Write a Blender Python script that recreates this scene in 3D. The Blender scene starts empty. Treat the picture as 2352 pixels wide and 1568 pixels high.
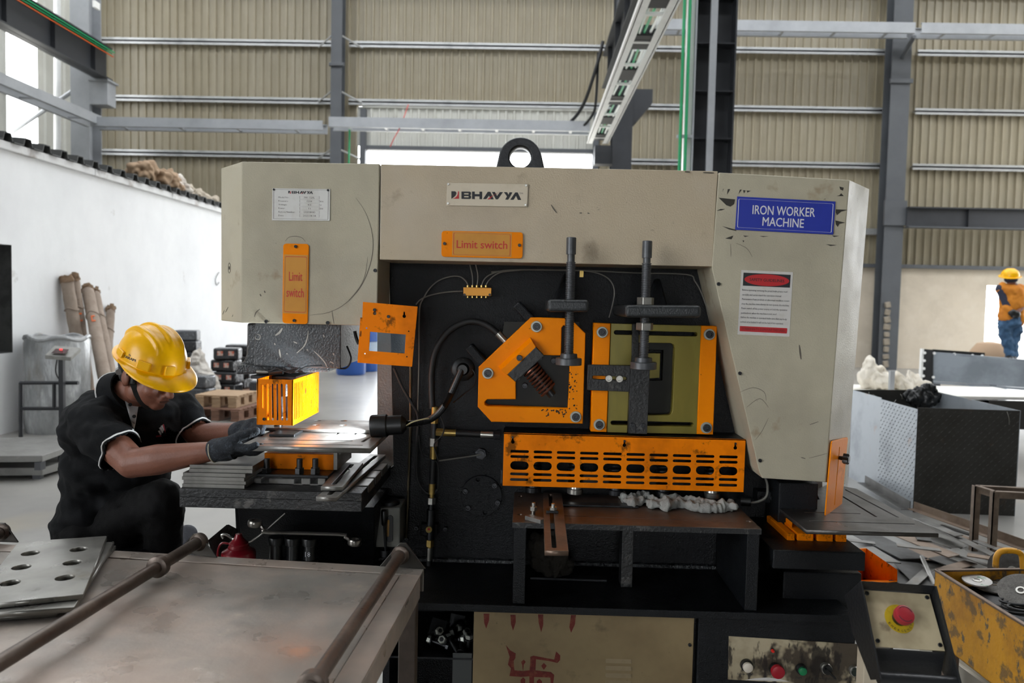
import bpy, bmesh, math, random
from mathutils import Vector, Matrix, Euler, noise

random.seed(11)
scene = bpy.context.scene
COL = scene.collection
rad = math.radians

# ------------------------------------------------------------------ camera
FPX, CX, CY, EYE = 1750.0, 1176.0, 784.0, 1.45
YAW, PITCH, ROLL = rad(1.08), rad(2.92), rad(1.25)
camd = bpy.data.cameras.new('camera')
camd.sensor_width = 36.0
camd.lens = 36.0 * FPX / 2352.0
camd.clip_start = 0.05
camd.clip_end = 300
cam = bpy.data.objects.new('camera', camd)
COL.objects.link(cam)
CROT = Matrix.Rotation(YAW, 3, 'Z') @ Matrix.Rotation(rad(90) - PITCH, 3, 'X') @ Matrix.Rotation(ROLL, 3, 'Z')
CPOS = Vector((0, 0, EYE))
cam.matrix_world = Matrix.Translation(CPOS) @ CROT.to_4x4()
camd.dof.use_dof = True
camd.dof.focus_distance = 2.35
camd.dof.aperture_fstop = 4.0
scene.camera = cam

# ------------------------------------------------------------------ world, exposure
world = bpy.data.worlds.new('world')
scene.world = world
world.use_nodes = True
wn = world.node_tree
wn.nodes.clear()
wo = wn.nodes.new('ShaderNodeOutputWorld')
bg = wn.nodes.new('ShaderNodeBackground')
bg.inputs['Color'].default_value = (0.94, 0.97, 1.0, 1)
bg.inputs['Strength'].default_value = 8.0
wn.links.new(bg.outputs[0], wo.inputs[0])
vs = scene.view_settings
vs.view_transform = 'Standard'
vs.look = 'None'
vs.exposure = -0.12
vs.gamma = 1.0
vs.use_curve_mapping = False
cy = scene.cycles
cy.max_bounces = 6
cy.diffuse_bounces = 4
cy.glossy_bounces = 3
cy.transmission_bounces = 2
cy.transparent_max_bounces = 6
cy.caustics_reflective = False
cy.caustics_refractive = False
cy.sample_clamp_indirect = 6.0
cy.use_adaptive_sampling = True
cy.adaptive_threshold = 0.03
cy.adaptive_min_samples = 20
cy.use_light_tree = False


ROOF_W, ROOF_GAP, ROOF_SOLID = 2.4, 1.3, 3.4      # unseen roof: added strips and gaps, shaped for the light


# ------------------------------------------------------------------ pixel -> place
def ray(px, py):
    return CROT @ Vector(((px - CX) / FPX, -(py - CY) / FPX, -1.0))


def at(px, py, Y):
    d = ray(px, py)
    return CPOS + d * (Y / d.y)


def onz(px, py, z):
    d = ray(px, py)
    return CPOS + d * ((z - EYE) / d.z)


def onx(px, py, x):
    d = ray(px, py)
    return CPOS + d * (x / d.x)


# ------------------------------------------------------------------ materials
def lin(c):
    if isinstance(c, int):
        c = ((c >> 16) / 255.0, ((c >> 8) & 255) / 255.0, (c & 255) / 255.0)
    return tuple((x / 12.92 if x <= 0.04045 else ((x + 0.055) / 1.055) ** 2.4) for x in c) + (1.0,)


def M(name, col, rough=0.5, metal=0.0, layers=(), bump=0.0, bs=60.0, bdet=3.0, spec=0.5, coat=0.0, stretch=(1, 1, 1), rvar=0.0, bdist=0.01):
    """Base colour plus noise-masked layers: (colour, scale, low, high, amount, stretch)."""
    m = bpy.data.materials.new(name)
    m.use_nodes = True
    nt = m.node_tree
    b = nt.nodes['Principled BSDF']
    b.inputs['Roughness'].default_value = rough
    b.inputs['Metallic'].default_value = metal
    b.inputs['Specular IOR Level'].default_value = spec
    if coat:
        b.inputs['Coat Weight'].default_value = coat
        b.inputs['Coat Roughness'].default_value = 0.15
    b.inputs['Base Color'].default_value = lin(col)
    tc = None
    if layers or bump or rvar:
        tc = nt.nodes.new('ShaderNodeTexCoord')
    last = None
    for i, L in enumerate(layers):
        c, sc, lo, hi = L[:4]
        amt = L[4] if len(L) > 4 else 1.0
        st = L[5] if len(L) > 5 else stretch
        mp = nt.nodes.new('ShaderNodeMapping')
        mp.inputs['Scale'].default_value = st
        mp.inputs['Location'].default_value = (i * 3.7 + 1.3, i * 1.9, i * 5.1)
        nt.links.new(tc.outputs['Object'], mp.inputs['Vector'])
        nz = nt.nodes.new('ShaderNodeTexNoise')
        nz.inputs['Scale'].default_value = sc
        nz.inputs['Detail'].default_value = 4
        nz.inputs['Roughness'].default_value = 0.65
        nt.links.new(mp.outputs[0], nz.inputs['Vector'])
        mr = nt.nodes.new('ShaderNodeMapRange')
        mr.inputs['From Min'].default_value = lo
        mr.inputs['From Max'].default_value = hi
        mr.inputs['To Max'].default_value = amt
        nt.links.new(nz.outputs['Fac'], mr.inputs['Value'])
        mx = nt.nodes.new('ShaderNodeMix')
        mx.data_type = 'RGBA'
        nt.links.new(mr.outputs[0], mx.inputs['Factor'])
        if last is None:
            mx.inputs['A'].default_value = lin(col)
        else:
            nt.links.new(last, mx.inputs['A'])
        mx.inputs['B'].default_value = lin(c)
        last = mx.outputs['Result']
    if last is not None:
        nt.links.new(last, b.inputs['Base Color'])
    if rvar:
        nz = nt.nodes.new('ShaderNodeTexNoise')
        nz.inputs['Scale'].default_value = 9
        nz.inputs['Detail'].default_value = 5
        nt.links.new(tc.outputs['Object'], nz.inputs['Vector'])
        mr = nt.nodes.new('ShaderNodeMapRange')
        mr.inputs['From Min'].default_value = 0.3
        mr.inputs['From Max'].default_value = 0.7
        mr.inputs['To Min'].default_value = max(0.05, rough - rvar)
        mr.inputs['To Max'].default_value = min(1, rough + rvar)
        nt.links.new(nz.outputs['Fac'], mr.inputs['Value'])
        nt.links.new(mr.outputs[0], b.inputs['Roughness'])
    if bump:
        mp = nt.nodes.new('ShaderNodeMapping')
        mp.inputs['Scale'].default_value = stretch
        nt.links.new(tc.outputs['Object'], mp.inputs['Vector'])
        nz = nt.nodes.new('ShaderNodeTexNoise')
        nz.inputs['Scale'].default_value = bs
        nz.inputs['Detail'].default_value = bdet
        nt.links.new(mp.outputs[0], nz.inputs['Vector'])
        bp = nt.nodes.new('ShaderNodeBump')
        bp.inputs['Strength'].default_value = bump
        bp.inputs['Distance'].default_value = bdist
        nt.links.new(nz.outputs['Fac'], bp.inputs['Height'])
        nt.links.new(bp.outputs[0], b.inputs['Normal'])
    return m


# ------------------------------------------------------------------ mesh building
ORG = {}      # object name -> world position of its origin


def link(o, parent=None, org=Vector((0, 0, 0))):
    COL.objects.link(o)
    ORG[o.name] = Vector(org)
    if parent is not None:
        o.parent = parent
        o.location = Vector(org) - ORG[parent.name]
    else:
        o.location = org
    return o


def tag(o, label=None, cat=None, group=None, kind=None):
    if label:
        o['label'] = label
    if cat:
        o['category'] = cat
    if group:
        o['group'] = group
    if kind:
        o['kind'] = kind
    return o


def thing(name, loc, label=None, cat=None, group=None, kind=None, parent=None):
    o = bpy.data.objects.new(name, None)
    o.empty_display_size = 0.1
    link(o, parent, Vector(loc))
    return tag(o, label, cat, group, kind)


def finish(o, mat, bevel=0.0, smooth=False, seg=2, ang=40):
    if mat is not None:
        o.data.materials.append(mat)
    if smooth:
        for p in o.data.polygons:
            p.use_smooth = True
        try:
            o.data.set_sharp_from_angle(angle=rad(ang))
        except Exception:
            pass
    if bevel:
        md = o.modifiers.new('bevel', 'BEVEL')
        md.width = bevel
        md.segments = seg
        md.limit_method = 'ANGLE'
        md.angle_limit = rad(35)
    return o


class MB:
    def __init__(self):
        self.v, self.f = [], []

    def add(self, vs, fs):
        n = len(self.v)
        self.v += [Vector(p) for p in vs]
        self.f += [tuple(i + n for i in f) for f in fs]
        return self

    def box(self, a, b):
        x0, x1 = sorted((a[0], b[0]))
        y0, y1 = sorted((a[1], b[1]))
        z0, z1 = sorted((a[2], b[2]))
        return self.add([(x0, y0, z0), (x1, y0, z0), (x1, y1, z0), (x0, y1, z0), (x0, y0, z1), (x1, y0, z1), (x1, y1, z1), (x0, y1, z1)],
                        [(0, 3, 2, 1), (4, 5, 6, 7), (0, 1, 5, 4), (1, 2, 6, 5), (2, 3, 7, 6), (3, 0, 4, 7)])

    def cbox(self, c, s, rot=None):
        """box of size s about centre c, turned by rot (Euler tuple in degrees or Matrix)"""
        R = Matrix.Identity(3)
        if rot is not None:
            R = rot if isinstance(rot, Matrix) else Euler([rad(a) for a in rot]).to_matrix()
        c = Vector(c)
        q = [c + R @ Vector((sx * s[0] / 2, sy * s[1] / 2, sz * s[2] / 2)) for sz in (-1, 1) for sx, sy in ((-1, -1), (1, -1), (1, 1), (-1, 1))]
        return self.add(q, [(0, 3, 2, 1), (4, 5, 6, 7), (0, 1, 5, 4), (1, 2, 6, 5), (2, 3, 7, 6), (3, 0, 4, 7)])

    def loft(self, A, B, cap=True):
        """two rings with the same count"""
        n = len(A)
        fs = [(i, (i + 1) % n, n + (i + 1) % n, n + i) for i in range(n)]
        if cap:
            fs += [tuple(range(n - 1, -1, -1)), tuple(range(n, 2 * n))]
        return self.add(list(A) + list(B), fs)

    def rings(self, R, cap=True, closed=False):
        n = len(R[0])
        vs = [p for r in R for p in r]
        fs = []
        k = len(R)
        for j in range(k if closed else k - 1):
            a, b = j * n, ((j + 1) % k) * n
            fs += [(a + i, a + (i + 1) % n, b + (i + 1) % n, b + i) for i in range(n)]
        if cap and not closed:
            fs += [tuple(range(n - 1, -1, -1)), tuple(range((k - 1) * n, k * n))]
        return self.add(vs, fs)

    def cyl(self, p0, p1, r0, r1=None, n=16, cap=True):
        p0, p1 = Vector(p0), Vector(p1)
        r1 = r0 if r1 is None else r1
        d = (p1 - p0).normalized()
        u = d.orthogonal().normalized()
        w = d.cross(u)
        ring = lambda p, r: [p + (u * math.cos(2 * math.pi * i / n) + w * math.sin(2 * math.pi * i / n)) * r for i in range(n)]
        return self.loft(ring(p0, r0), ring(p1, r1), cap)

    def lathe(self, p0, axis, prof, n=24, cap=True):
        """prof: (distance along axis, radius)"""
        p0, d = Vector(p0), Vector(axis).normalized()
        u = d.orthogonal().normalized()
        w = d.cross(u)
        R = [[p0 + d * h + (u * math.cos(2 * math.pi * i / n) + w * math.sin(2 * math.pi * i / n)) * max(r, 1e-5) for i in range(n)] for h, r in prof]
        return self.rings(R, cap)

    def tube(self, pts, r, n=10, smooth=3, cap=True):
        pts = [Vector(p) for p in pts]
        if smooth and len(pts) > 2:
            pts = crom(pts, smooth)
        R = []
        u = None
        for i, p in enumerate(pts):
            t = (pts[min(i + 1, len(pts) - 1)] - pts[max(i - 1, 0)]).normalized()
            if u is None:
                u = t.orthogonal().normalized()
            else:
                u = (u - t * u.dot(t))
                u = u.normalized() if u.length > 1e-6 else t.orthogonal().normalized()
            w = t.cross(u)
            rr = r(i / (len(pts) - 1)) if callable(r) else r
            R.append([p + (u * math.cos(2 * math.pi * k / n) + w * math.sin(2 * math.pi * k / n)) * rr for k in range(n)])
        return self.rings(R, cap)

    def ball(self, c, r, rot=None, nu=16, nv=10):
        c = Vector(c)
        r = (r, r, r) if not hasattr(r, '__len__') else r
        Rm = Matrix.Identity(3) if rot is None else (rot if isinstance(rot, Matrix) else Euler([rad(a) for a in rot]).to_matrix())
        R = []
        for j in range(nv + 1):
            th = math.pi * j / nv
            s = max(math.sin(th), 1e-4)
            R.append([c + Rm @ Vector((r[0] * s * math.cos(2 * math.pi * i / nu), r[1] * s * math.sin(2 * math.pi * i / nu), r[2] * math.cos(th))) for i in range(nu)])
        return self.rings(R, True)

    def cap2(self, p0, p1, r0, r1, n=14):
        """tapered capsule"""
        p0, p1 = Vector(p0), Vector(p1)
        self.cyl(p0, p1, r0, r1, n)
        self.ball(p0, r0, None, n, 8)
        self.ball(p1, r1, None, n, 8)
        return self

    def mesh(self, name, org=Vector((0, 0, 0))):
        me = bpy.data.meshes.new(name)
        me.from_pydata([v - org for v in self.v], [], self.f)
        me.update()
        bm = bmesh.new()
        bm.from_mesh(me)
        bmesh.ops.recalc_face_normals(bm, faces=bm.faces)
        bm.to_mesh(me)
        bm.free()
        return me

    def base(self):
        xs = [v.x for v in self.v]
        ys = [v.y for v in self.v]
        return Vector(((min(xs) + max(xs)) / 2, (min(ys) + max(ys)) / 2, min(v.z for v in self.v)))

    def build(self, name, mat, parent=None, bevel=0.0, smooth=False, seg=2, ang=40, org=None):
        org = self.base() if org is None else Vector(org)
        o = bpy.data.objects.new(name, self.mesh(name, org))
        link(o, parent, org)
        return finish(o, mat, bevel, smooth, seg, ang)


def crom(pts, k):
    out = []
    n = len(pts)
    for i in range(n - 1):
        p0, p1, p2, p3 = pts[max(i - 1, 0)], pts[i], pts[i + 1], pts[min(i + 2, n - 1)]
        for j in range(k):
            t = j / k
            out.append(0.5 * ((2 * p1) + (p2 - p0) * t + (2 * p0 - 5 * p1 + 4 * p2 - p3) * t * t + (3 * p1 - p0 - 3 * p2 + p3) * t ** 3))
    out.append(pts[-1])
    return out


def flat_mesh(name, outer, holes, thick, mtx, bevel=0.0):
    """a plate with holes: outlines in the local XY plane, thickness behind z = 0, placed by mtx"""
    cu = bpy.data.curves.new(name, 'CURVE')
    cu.dimensions = '2D'
    cu.fill_mode = 'BOTH'
    for loop in [outer] + list(holes):
        s = cu.splines.new('POLY')
        s.points.add(len(loop) - 1)
        for p, q in zip(s.points, loop):
            p.co = (q[0], q[1], 0, 1)
        s.use_cyclic_u = True
    cu.extrude = max(thick / 2 - bevel, 1e-5)
    cu.bevel_depth = bevel
    cu.bevel_resolution = 0
    if bevel:
        cu.offset = -bevel
    tmp = bpy.data.objects.new('tmp', cu)
    me = bpy.data.meshes.new_from_object(tmp)
    bpy.data.objects.remove(tmp)
    bpy.data.curves.remove(cu)
    bm = bmesh.new()
    bm.from_mesh(me)
    bmesh.ops.remove_doubles(bm, verts=bm.verts, dist=1e-6)
    bm.to_mesh(me)
    bm.free()
    me.transform(Matrix.Translation((0, 0, -thick / 2)))
    me.transform(mtx)
    me.name = name
    return me


def put_mesh(name, me, mat, parent=None, smooth=False, bevel=0, org=None):
    vs_ = [v.co for v in me.vertices]
    if org is None:
        xs = [v.x for v in vs_]
        ys = [v.y for v in vs_]
        zs = [v.z for v in vs_]
        org = Vector(((min(xs) + max(xs)) / 2, (min(ys) + max(ys)) / 2, min(zs)))
    me.transform(Matrix.Translation(-Vector(org)))
    o = bpy.data.objects.new(name, me)
    me.materials.clear()
    link(o, parent, org)
    return finish(o, mat, bevel, smooth)


def front(Y):
    """local x -> X, y -> Z, z -> towards the camera"""
    return Matrix(((1, 0, 0, 0), (0, 0, -1, Y), (0, 1, 0, 0), (0, 0, 0, 1)))


def plate(name, pts, Y, thick, mat, parent=None, holes=(), bevel=0.0015):
    """a plate standing in the plane Y, outline given in photograph pixels"""
    c = lambda L: [(at(x, y, Y).x, at(x, y, Y).z) for x, y in L]
    return put_mesh(name, flat_mesh(name, c(pts), [c(h) for h in holes], thick, front(Y), bevel), mat, parent)


def frame3(o, ux, uy):
    """matrix of a plane at o with local x along ux and local y nearest uy"""
    ux = Vector(ux).normalized()
    uy = Vector(uy)
    uy = (uy - ux * uy.dot(ux)).normalized()
    uz = ux.cross(uy)
    m = Matrix((ux, uy, uz)).transposed().to_4x4()
    m.translation = Vector(o)
    return m


def circ(x, y, r, n=16, ry=None):
    ry = ry or r
    return [(x + r * math.cos(2 * math.pi * i / n), y + ry * math.sin(2 * math.pi * i / n)) for i in range(n)]


def slot(x0, y0, x1, y1, r, n=6):
    """a long round-ended hole from one end centre to the other"""
    a = math.atan2(y1 - y0, x1 - x0)
    out = [(x1 + r * math.cos(a - math.pi / 2 + math.pi * i / n), y1 + r * math.sin(a - math.pi / 2 + math.pi * i / n)) for i in range(n + 1)]
    out += [(x0 + r * math.cos(a + math.pi / 2 + math.pi * i / n), y0 + r * math.sin(a + math.pi / 2 + math.pi * i / n)) for i in range(n + 1)]
    return out


def rrect(q, r, n=4):
    """a four-sided outline with rounded corners"""
    out = []
    q = [Vector(p) for p in q]
    for i in range(4):
        p, a, b = q[i], q[i - 1], q[(i + 1) % 4]
        p0, p1 = p + (a - p).normalized() * r, p + (b - p).normalized() * r
        for k in range(n + 1):
            t = k / n
            out.append(tuple((1 - t) ** 2 * p0 + 2 * t * (1 - t) * p + t * t * p1))
    return out


def keyhole(x, y, r, r2, l):
    """round hole with a narrow slot above"""
    out = [(x + r * math.cos(a), y + r * math.sin(a)) for a in [-math.pi / 2 + 0.5 + (2 * math.pi - 1.0) * i / 12 for i in range(13)]]
    return out + [(x - r2, y - l), (x, y - l - r2), (x + r2, y - l)]


def lettering(name, s, mtx, width, height, mat, parent, res=3, shear=0.0, depth=0.0006, bold=0.0, spacing=1.0, fit=None):
    """flat print: the string's box fitted to width x cap height, its lower left at mtx"""
    cu = bpy.data.curves.new(name, 'FONT')
    cu.body = s
    cu.size = 1.0
    cu.shear = shear
    cu.resolution_u = res
    cu.extrude = 0.0
    cu.space_character = spacing
    tmp = bpy.data.objects.new('tmp', cu)
    me = bpy.data.meshes.new_from_object(tmp)
    bpy.data.objects.remove(tmp)
    bpy.data.curves.remove(cu)
    xs = [v.co.x for v in me.vertices]
    sx = width / (max(xs) - min(xs))
    sy = height / 0.7
    me.transform(Matrix.Diagonal((sx, sy, 1, 1)) @ Matrix.Translation((-min(xs), 0, depth / sy * 0)))
    me.transform(Matrix.Translation((0, 0, depth)))
    if bold:      # heavier strokes: the outline repeated a hair to each side
        bm = bmesh.new()
        for k, (dx, dy) in enumerate(((-1, 0), (1, 0), (0, .6), (0, -.6))):
            m2 = me.copy()
            m2.transform(Matrix.Translation((dx * bold * sx, dy * bold * sy, -.00002 * k)))
            bm.from_mesh(m2)
            bpy.data.meshes.remove(m2)
        bm.to_mesh(me)
        bm.free()
    me.transform(mtx)
    me.name = name
    return put_mesh(name, me, mat, parent)


def words(name, s, x0, y0, x1, y1, hpx, Y, mat, parent, **kw):
    """lettering on a plane Y: baseline from pixel (x0,y0) to (x1,y1), cap height in pixels"""
    a, b = at(x0, y0, Y), at(x1, y1, Y)
    up = at(x0, y0 - hpx, Y) - a
    return lettering(name, s, frame3(a, b - a, up), (b - a).length, up.length, mat, parent, **kw)


def dup(o, loc=None, rotz=None, parent=None):
    c = o.copy()
    COL.objects.link(c)
    if parent is not None:
        c.parent = parent
    if loc is not None:
        c.location = loc
        if parent is None:
            ORG[c.name] = Vector(loc)
    if rotz is not None:
        c.rotation_euler.z = rotz
    for ch in o.children:
        dup(ch, parent=c)
    return c


def remesh(mb, name, voxel, smooth, parent, mat, org=None, iters=6, fac=0.6, deform=None):
    """grow one continuous skin over overlapping volumes"""
    me = mb.mesh(name)
    tmp = bpy.data.objects.new('tmp', me)
    ws = bpy.data.scenes.new('workshop')
    ws.collection.objects.link(tmp)
    md = tmp.modifiers.new('r', 'REMESH')
    md.mode = 'VOXEL'
    md.voxel_size = voxel
    sm = tmp.modifiers.new('s', 'SMOOTH')
    sm.iterations = iters
    sm.factor = fac
    vl = ws.view_layers[0]
    vl.update()
    out = bpy.data.meshes.new_from_object(tmp.evaluated_get(vl.depsgraph))
    bpy.data.objects.remove(tmp)
    bpy.data.scenes.remove(ws)
    if deform:
        new = [deform(v.co.copy(), v.normal.copy()) for v in out.vertices]
        out.vertices.foreach_set('co', [c for p in new for c in p])
        out.update()
    for p in out.polygons:
        p.use_smooth = True
    out.name = name
    o = put_mesh(name, out, mat, parent, org=org)
    for p in o.data.polygons:
        p.use_smooth = True
    return o


def hexnut(mb, p, axis, r, h, rot=0):
    p, d = Vector(p), Vector(axis).normalized()
    u = d.orthogonal().normalized()
    w = d.cross(u)
    ring = lambda q: [q + (u * math.cos(rot + math.pi * i / 3) + w * math.sin(rot + math.pi * i / 3)) * r for i in range(6)]
    mb.loft(ring(p), ring(p + d * h))
    return mb


def socket_bolt(name, p, axis, r, h, parent, mat=None, dark=None, washer=0.0, wmat=None):
    """cap screw: knurled head with a hexagon recess, optionally on a washer"""
    p, d = Vector(p), Vector(axis).normalized()
    u = d.orthogonal().normalized()
    w = d.cross(u)
    n = 18
    ring = lambda q, rr, m=n: [q + (u * math.cos(2 * math.pi * i / n) + w * math.sin(2 * math.pi * i / n)) * rr for i in range(n)]
    mb = MB()
    R = [ring(p, r), ring(p + d * h * 0.9, r), ring(p + d * h, r * 0.9), ring(p + d * h, r * 0.55), ring(p + d * h * 0.35, r * 0.5)]
    mb.rings(R, True)
    o = mb.build(name, mat, parent, smooth=True, ang=30)
    if washer:
        q = p - d * 0.0005
        MB().lathe(q, d, [(0, washer), (0.003, washer), (0.0045, washer * 0.94), (0.0045, r * 0.9)], 22).build('washer', wmat, o, smooth=True, ang=30)
    return o

# ------------------------------------------------------------------ materials of the place
m_sheet = M('wall sheet', 0x968d78, 0.40, 0, [(0x857a63, 0.6, .45, .7, .6), (0xaea797, 2.5, .5, .8, .5, (1, 1, .15))], spec=.5)
m_sheet2 = M('pale wall sheet', 0xc9c9c2, 0.4, 0, [(0xb5b4ab, 0.8, .45, .7, .6)])
m_girt = M('galvanised girt', 0xb4b5b5, 0.38, 0.55, [(0x8f9091, 3, .5, .7, .6)])
m_steel = M('grey painted steel', 0x55585c, 0.5, 0.0, [(0x484a4e, 1.5, .4, .7, .6)], bump=.1, bs=40)
m_dsteel = M('dark painted steel', 0x33353a, 0.45, 0.0, [(0x26282b, 1.2, .4, .7, .7)], bump=.1, bs=40)
m_lsteel = M('light grey steel', 0xa9acb0, 0.45, 0.1, [(0x8c8f93, 1.5, .4, .7, .6)])
m_tray = M('white cable tray', 0xf0f0ee, 0.4, 0.0, [(0xd7d8d6, 2, .5, .75, .6)])
m_plaster = M('beige plaster', 0xcfc3b0, 0.9, 0, [(0xb9ae9c, 0.9, .45, .75, .9), (0xd9cfbf, 3, .5, .8, .6)], bump=.15, bs=12)
m_white = M('white painted wall', 0xf0f1f2, 0.85, 0, [(0xe2e3e5, 0.8, .4, .75, .9), (0xe8e9ea, 5, .5, .8, .6, (1, 1, .4)), (0xb9b6b0, 3.1, .68, .75, .5)], bump=.3, bs=7, bdet=6)
m_floor = M('concrete floor', 0x908e89, 0.30, 0, [(0x757370, 0.7, .42, .7, .9), (0x989691, 2.5, .5, .75, .5), (0x65635f, 1.7, .6, .78, .5), (0xa59a80, 0.33, .6, .68, .45)])
m_ground = M('yard concrete', 0xd8d4ca, 0.8, 0, [(0xc4c0b5, 0.4, .4, .7, .7)])
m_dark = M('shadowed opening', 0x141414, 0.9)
m_green = M('green conduit', 0x1f9a63, 0.45)
m_orange_c = M('orange cable', 0xc8591f, 0.5)
m_red_c = M('red wire', 0xb83a34, 0.5)
m_blackr = M('black rubber', 0x17181a, 0.55)

YB = 19.5
# ---- floor
MB().box((-14, -3, -0.1), (18, YB + .1, 0)).build('floor', m_floor)['kind'] = 'structure'
MB().box((-60, YB + .1, -0.12), (60, 90, -0.02)).build('ground', m_ground)['kind'] = 'structure'
# floor joints: sawn lines
jt = MB()

# ---- back wall: trapezoidal sheets one metre wide, girts, plaster below on one side
wall = thing('wall_back', (0, YB, 0), kind='structure')


def sheet_mesh(z0, z1, nx=5, pitch=0.2, dep=0.045):
    prof = []
    for i in range(nx):
        prof += [(i * pitch, 0), (i * pitch + .125, 0), (i * pitch + .142, -dep), (i * pitch + .182, -dep)]
    prof.append((nx * pitch + .02, 0.004))
    mb = MB()
    n = len(prof)
    mb.add([(x, y, z0) for x, y in prof] + [(x, y, z1) for x, y in prof], [(i, i + 1, n + i + 1, n + i) for i in range(n - 1)])
    me = bpy.data.meshes.new('sheet')
    me.from_pydata([tuple(v) for v in mb.v], [], mb.f)
    me.update()
    return me


sheets = {}


def sheet(x, z0, z1, y=YB, mat=m_sheet):
    k = (round(z0, 2), round(z1, 2), mat.name)
    if k not in sheets:
        sheets[k] = sheet_mesh(0, z1 - z0)
        sheets[k].materials.append(mat)
    o = bpy.data.objects.new('sheet', sheets[k])
    link(o, wall, Vector((x, y, z0)))


DX0, DX1, DZ = at(843, 360, YB).x, at(1360, 360, YB).x, at(1100, 341, YB).z
PZ = at(2200, 617, YB).z
ZT = 11.0
x = -11.4
while x < 17:
    if x + 1 <= DX0 + .35:
        sheet(x, 0, ZT)
    elif x < DX1 - .3:
        sheet(x, DZ + 1.0, ZT)
        sheet(x, DZ, DZ + .98, YB - .06, m_sheet2)
    else:
        sheet(x, PZ, ZT)
    x += 1.0
# door surround
db = MB()
db.box((DX0 - .14, YB - .22, 0), (DX0, YB + .05, DZ + .9))
db.box((DX1, YB - .22, 0), (DX1 + .14, YB + .05, DZ + .9))
db.box((DX0, YB - .16, DZ - .1), (DX1, YB + .05, DZ))
db.build('door_frame', m_steel, wall)
MB().box((DX0 - .1, YB - .14, DZ + .95), (DX1 + .1, YB - .04, DZ + 1.15)).build('flashing', m_sheet2, wall)
# plaster wall with a doorway at its far end
OX0, OZ = at(2262, 700, YB).x, at(2262, 655, YB).z
for i, (a, b, c, d) in enumerate([(DX1 + .14, OX0, 0, PZ), (OX0, OX0 + 1.7, OZ, PZ), (OX0 + 1.7, 17, 0, PZ)]):
    MB().box((a, YB - .05, c), (b, YB + .12, d)).build('plaster_panel', m_plaster, wall)
# girts
for z in (at(500, 356, YB).z, at(500, 232, YB).z, at(500, 101, YB).z, at(500, 101, YB).z + 1.45):
    for a, b in ((-11.3, -4.9), (-4.6, 2.0), (2.0, 9.1), (9.5, 17)):
        if z < DZ + .3 and a < 0 and b > -4:
            continue
        g = MB()
        g.box((a, YB - .17, z - .02), (b, YB - .04, z + .02))
        g.box((a, YB - .17, z - .075), (b, YB - .15, z + .075))
        g.build('girt', m_girt, wall)
zz = at(2200, 537, YB).z
MB().box((2.0, YB - .17, zz - .075), (9.1, YB - .04, zz + .075)).build('girt', m_girt, wall)
MB().box((2.0, YB - .2, PZ - .02), (17, YB - .03, PZ + .07)).build('sill', m_steel, wall)


# ---- steel columns
def icol(name, x, y, w, d, z1, mat, label, z0=0.0, tf=.02, group=None):
    c = MB()
    c.box((x - w / 2, y - d / 2, z0), (x + w / 2, y - d / 2 + tf, z1))
    c.box((x - w / 2, y + d / 2 - tf, z0), (x + w / 2, y + d / 2, z1))
    c.box((x - .012, y - d / 2 + tf, z0), (x + .012, y + d / 2 - tf, z1))
    t = thing(name, (x, y, 0), label, 'column', group)
    c.build('shaft', mat, t)
    return t


c1 = icol('wall_column', at(776, 200, 19.1).x, 19.1, .27, .35, ZT, m_steel, 'slim grey steel column on the sheeted wall, between the two lower cable trays')
for z in (at(776, 84, 19).z, at(776, 212, 19).z, at(776, 345, 19).z):
    for s in (-1, 1):
        x0 = ORG[c1.name].x
        MB().cyl((x0 + s * .13, 18.95, z), (x0 + s * .55, 19.33, z - .16), .022, n=6).build('fly_brace', m_girt, c1)
x0 = ORG[c1.name].x
MB().box((x0 - .17, 18.86, at(776, 150, 19).z - .05), (x0 + .2, 18.93, at(776, 150, 19).z + .03)).build('clamp', m_steel, c1, bevel=.01)
c2 = icol('wall_column', at(2050, 400, 19.1).x, 19.1, .46, .4, ZT, m_steel, 'wide grey steel column beside the plastered wall, behind the beige cover')
xq = ORG[c2.name].x
for z in (at(2045, 165, 19).z, at(2030, 490, 19).z):
    MB().box((xq - .27, 18.84, z - .3), (xq + .27, 18.9, z + .3 - .5 * (z > 5))).build('splice_plate', m_steel, c2)
# rough mortar left on the wide column foot
rnm = random.Random(9)
m_mort = M('rough mortar', 0x8f8678, .95, 0, [(0x6b6358, 6, .45, .65, .8), (0xa5835f, 9, .62, .7, .6)], bump=.5, bs=20)
for k in range(9):
    pm_ = at(2039 - k * .6, 700 + k * 17, 18.87)
    mbm = MB().cbox(pm_, (.13 + .05 * rnm.random(), .05, .12 + .06 * rnm.random()), (0, rnm.uniform(-15, 15), rnm.uniform(-10, 10)))
    mbm.build('mortar_patch', m_mort, c2, bevel=.02)
c3 = icol('crane_column', at(1427, 300, 17).x, 17, .42, .5, ZT, m_dsteel, 'dark crane column under the end of the overhead cable tray')
b = MB()
p = at(1450, 207, 16.9)
q = at(1496, 266, 16.9)
b.loft([Vector((p.x, 16.8, p.z)), Vector((q.x, 16.8, p.z)), Vector((q.x, 16.8, q.z + .25)), Vector((p.x, 16.8, q.z - .3))],
       [Vector((p.x, 17.1, p.z)), Vector((q.x, 17.1, p.z)), Vector((q.x, 17.1, q.z + .25)), Vector((p.x, 17.1, q.z - .3))])
b.build('bracket', m_dsteel, c3)
b = MB()
p = at(1366, 330, 16.9)
b.box((p.x, 16.8, p.z - .45), (ORG[c3.name].x - .15, 17.1, p.z - .05))
b.build('bracket', m_dsteel, c3)
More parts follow.
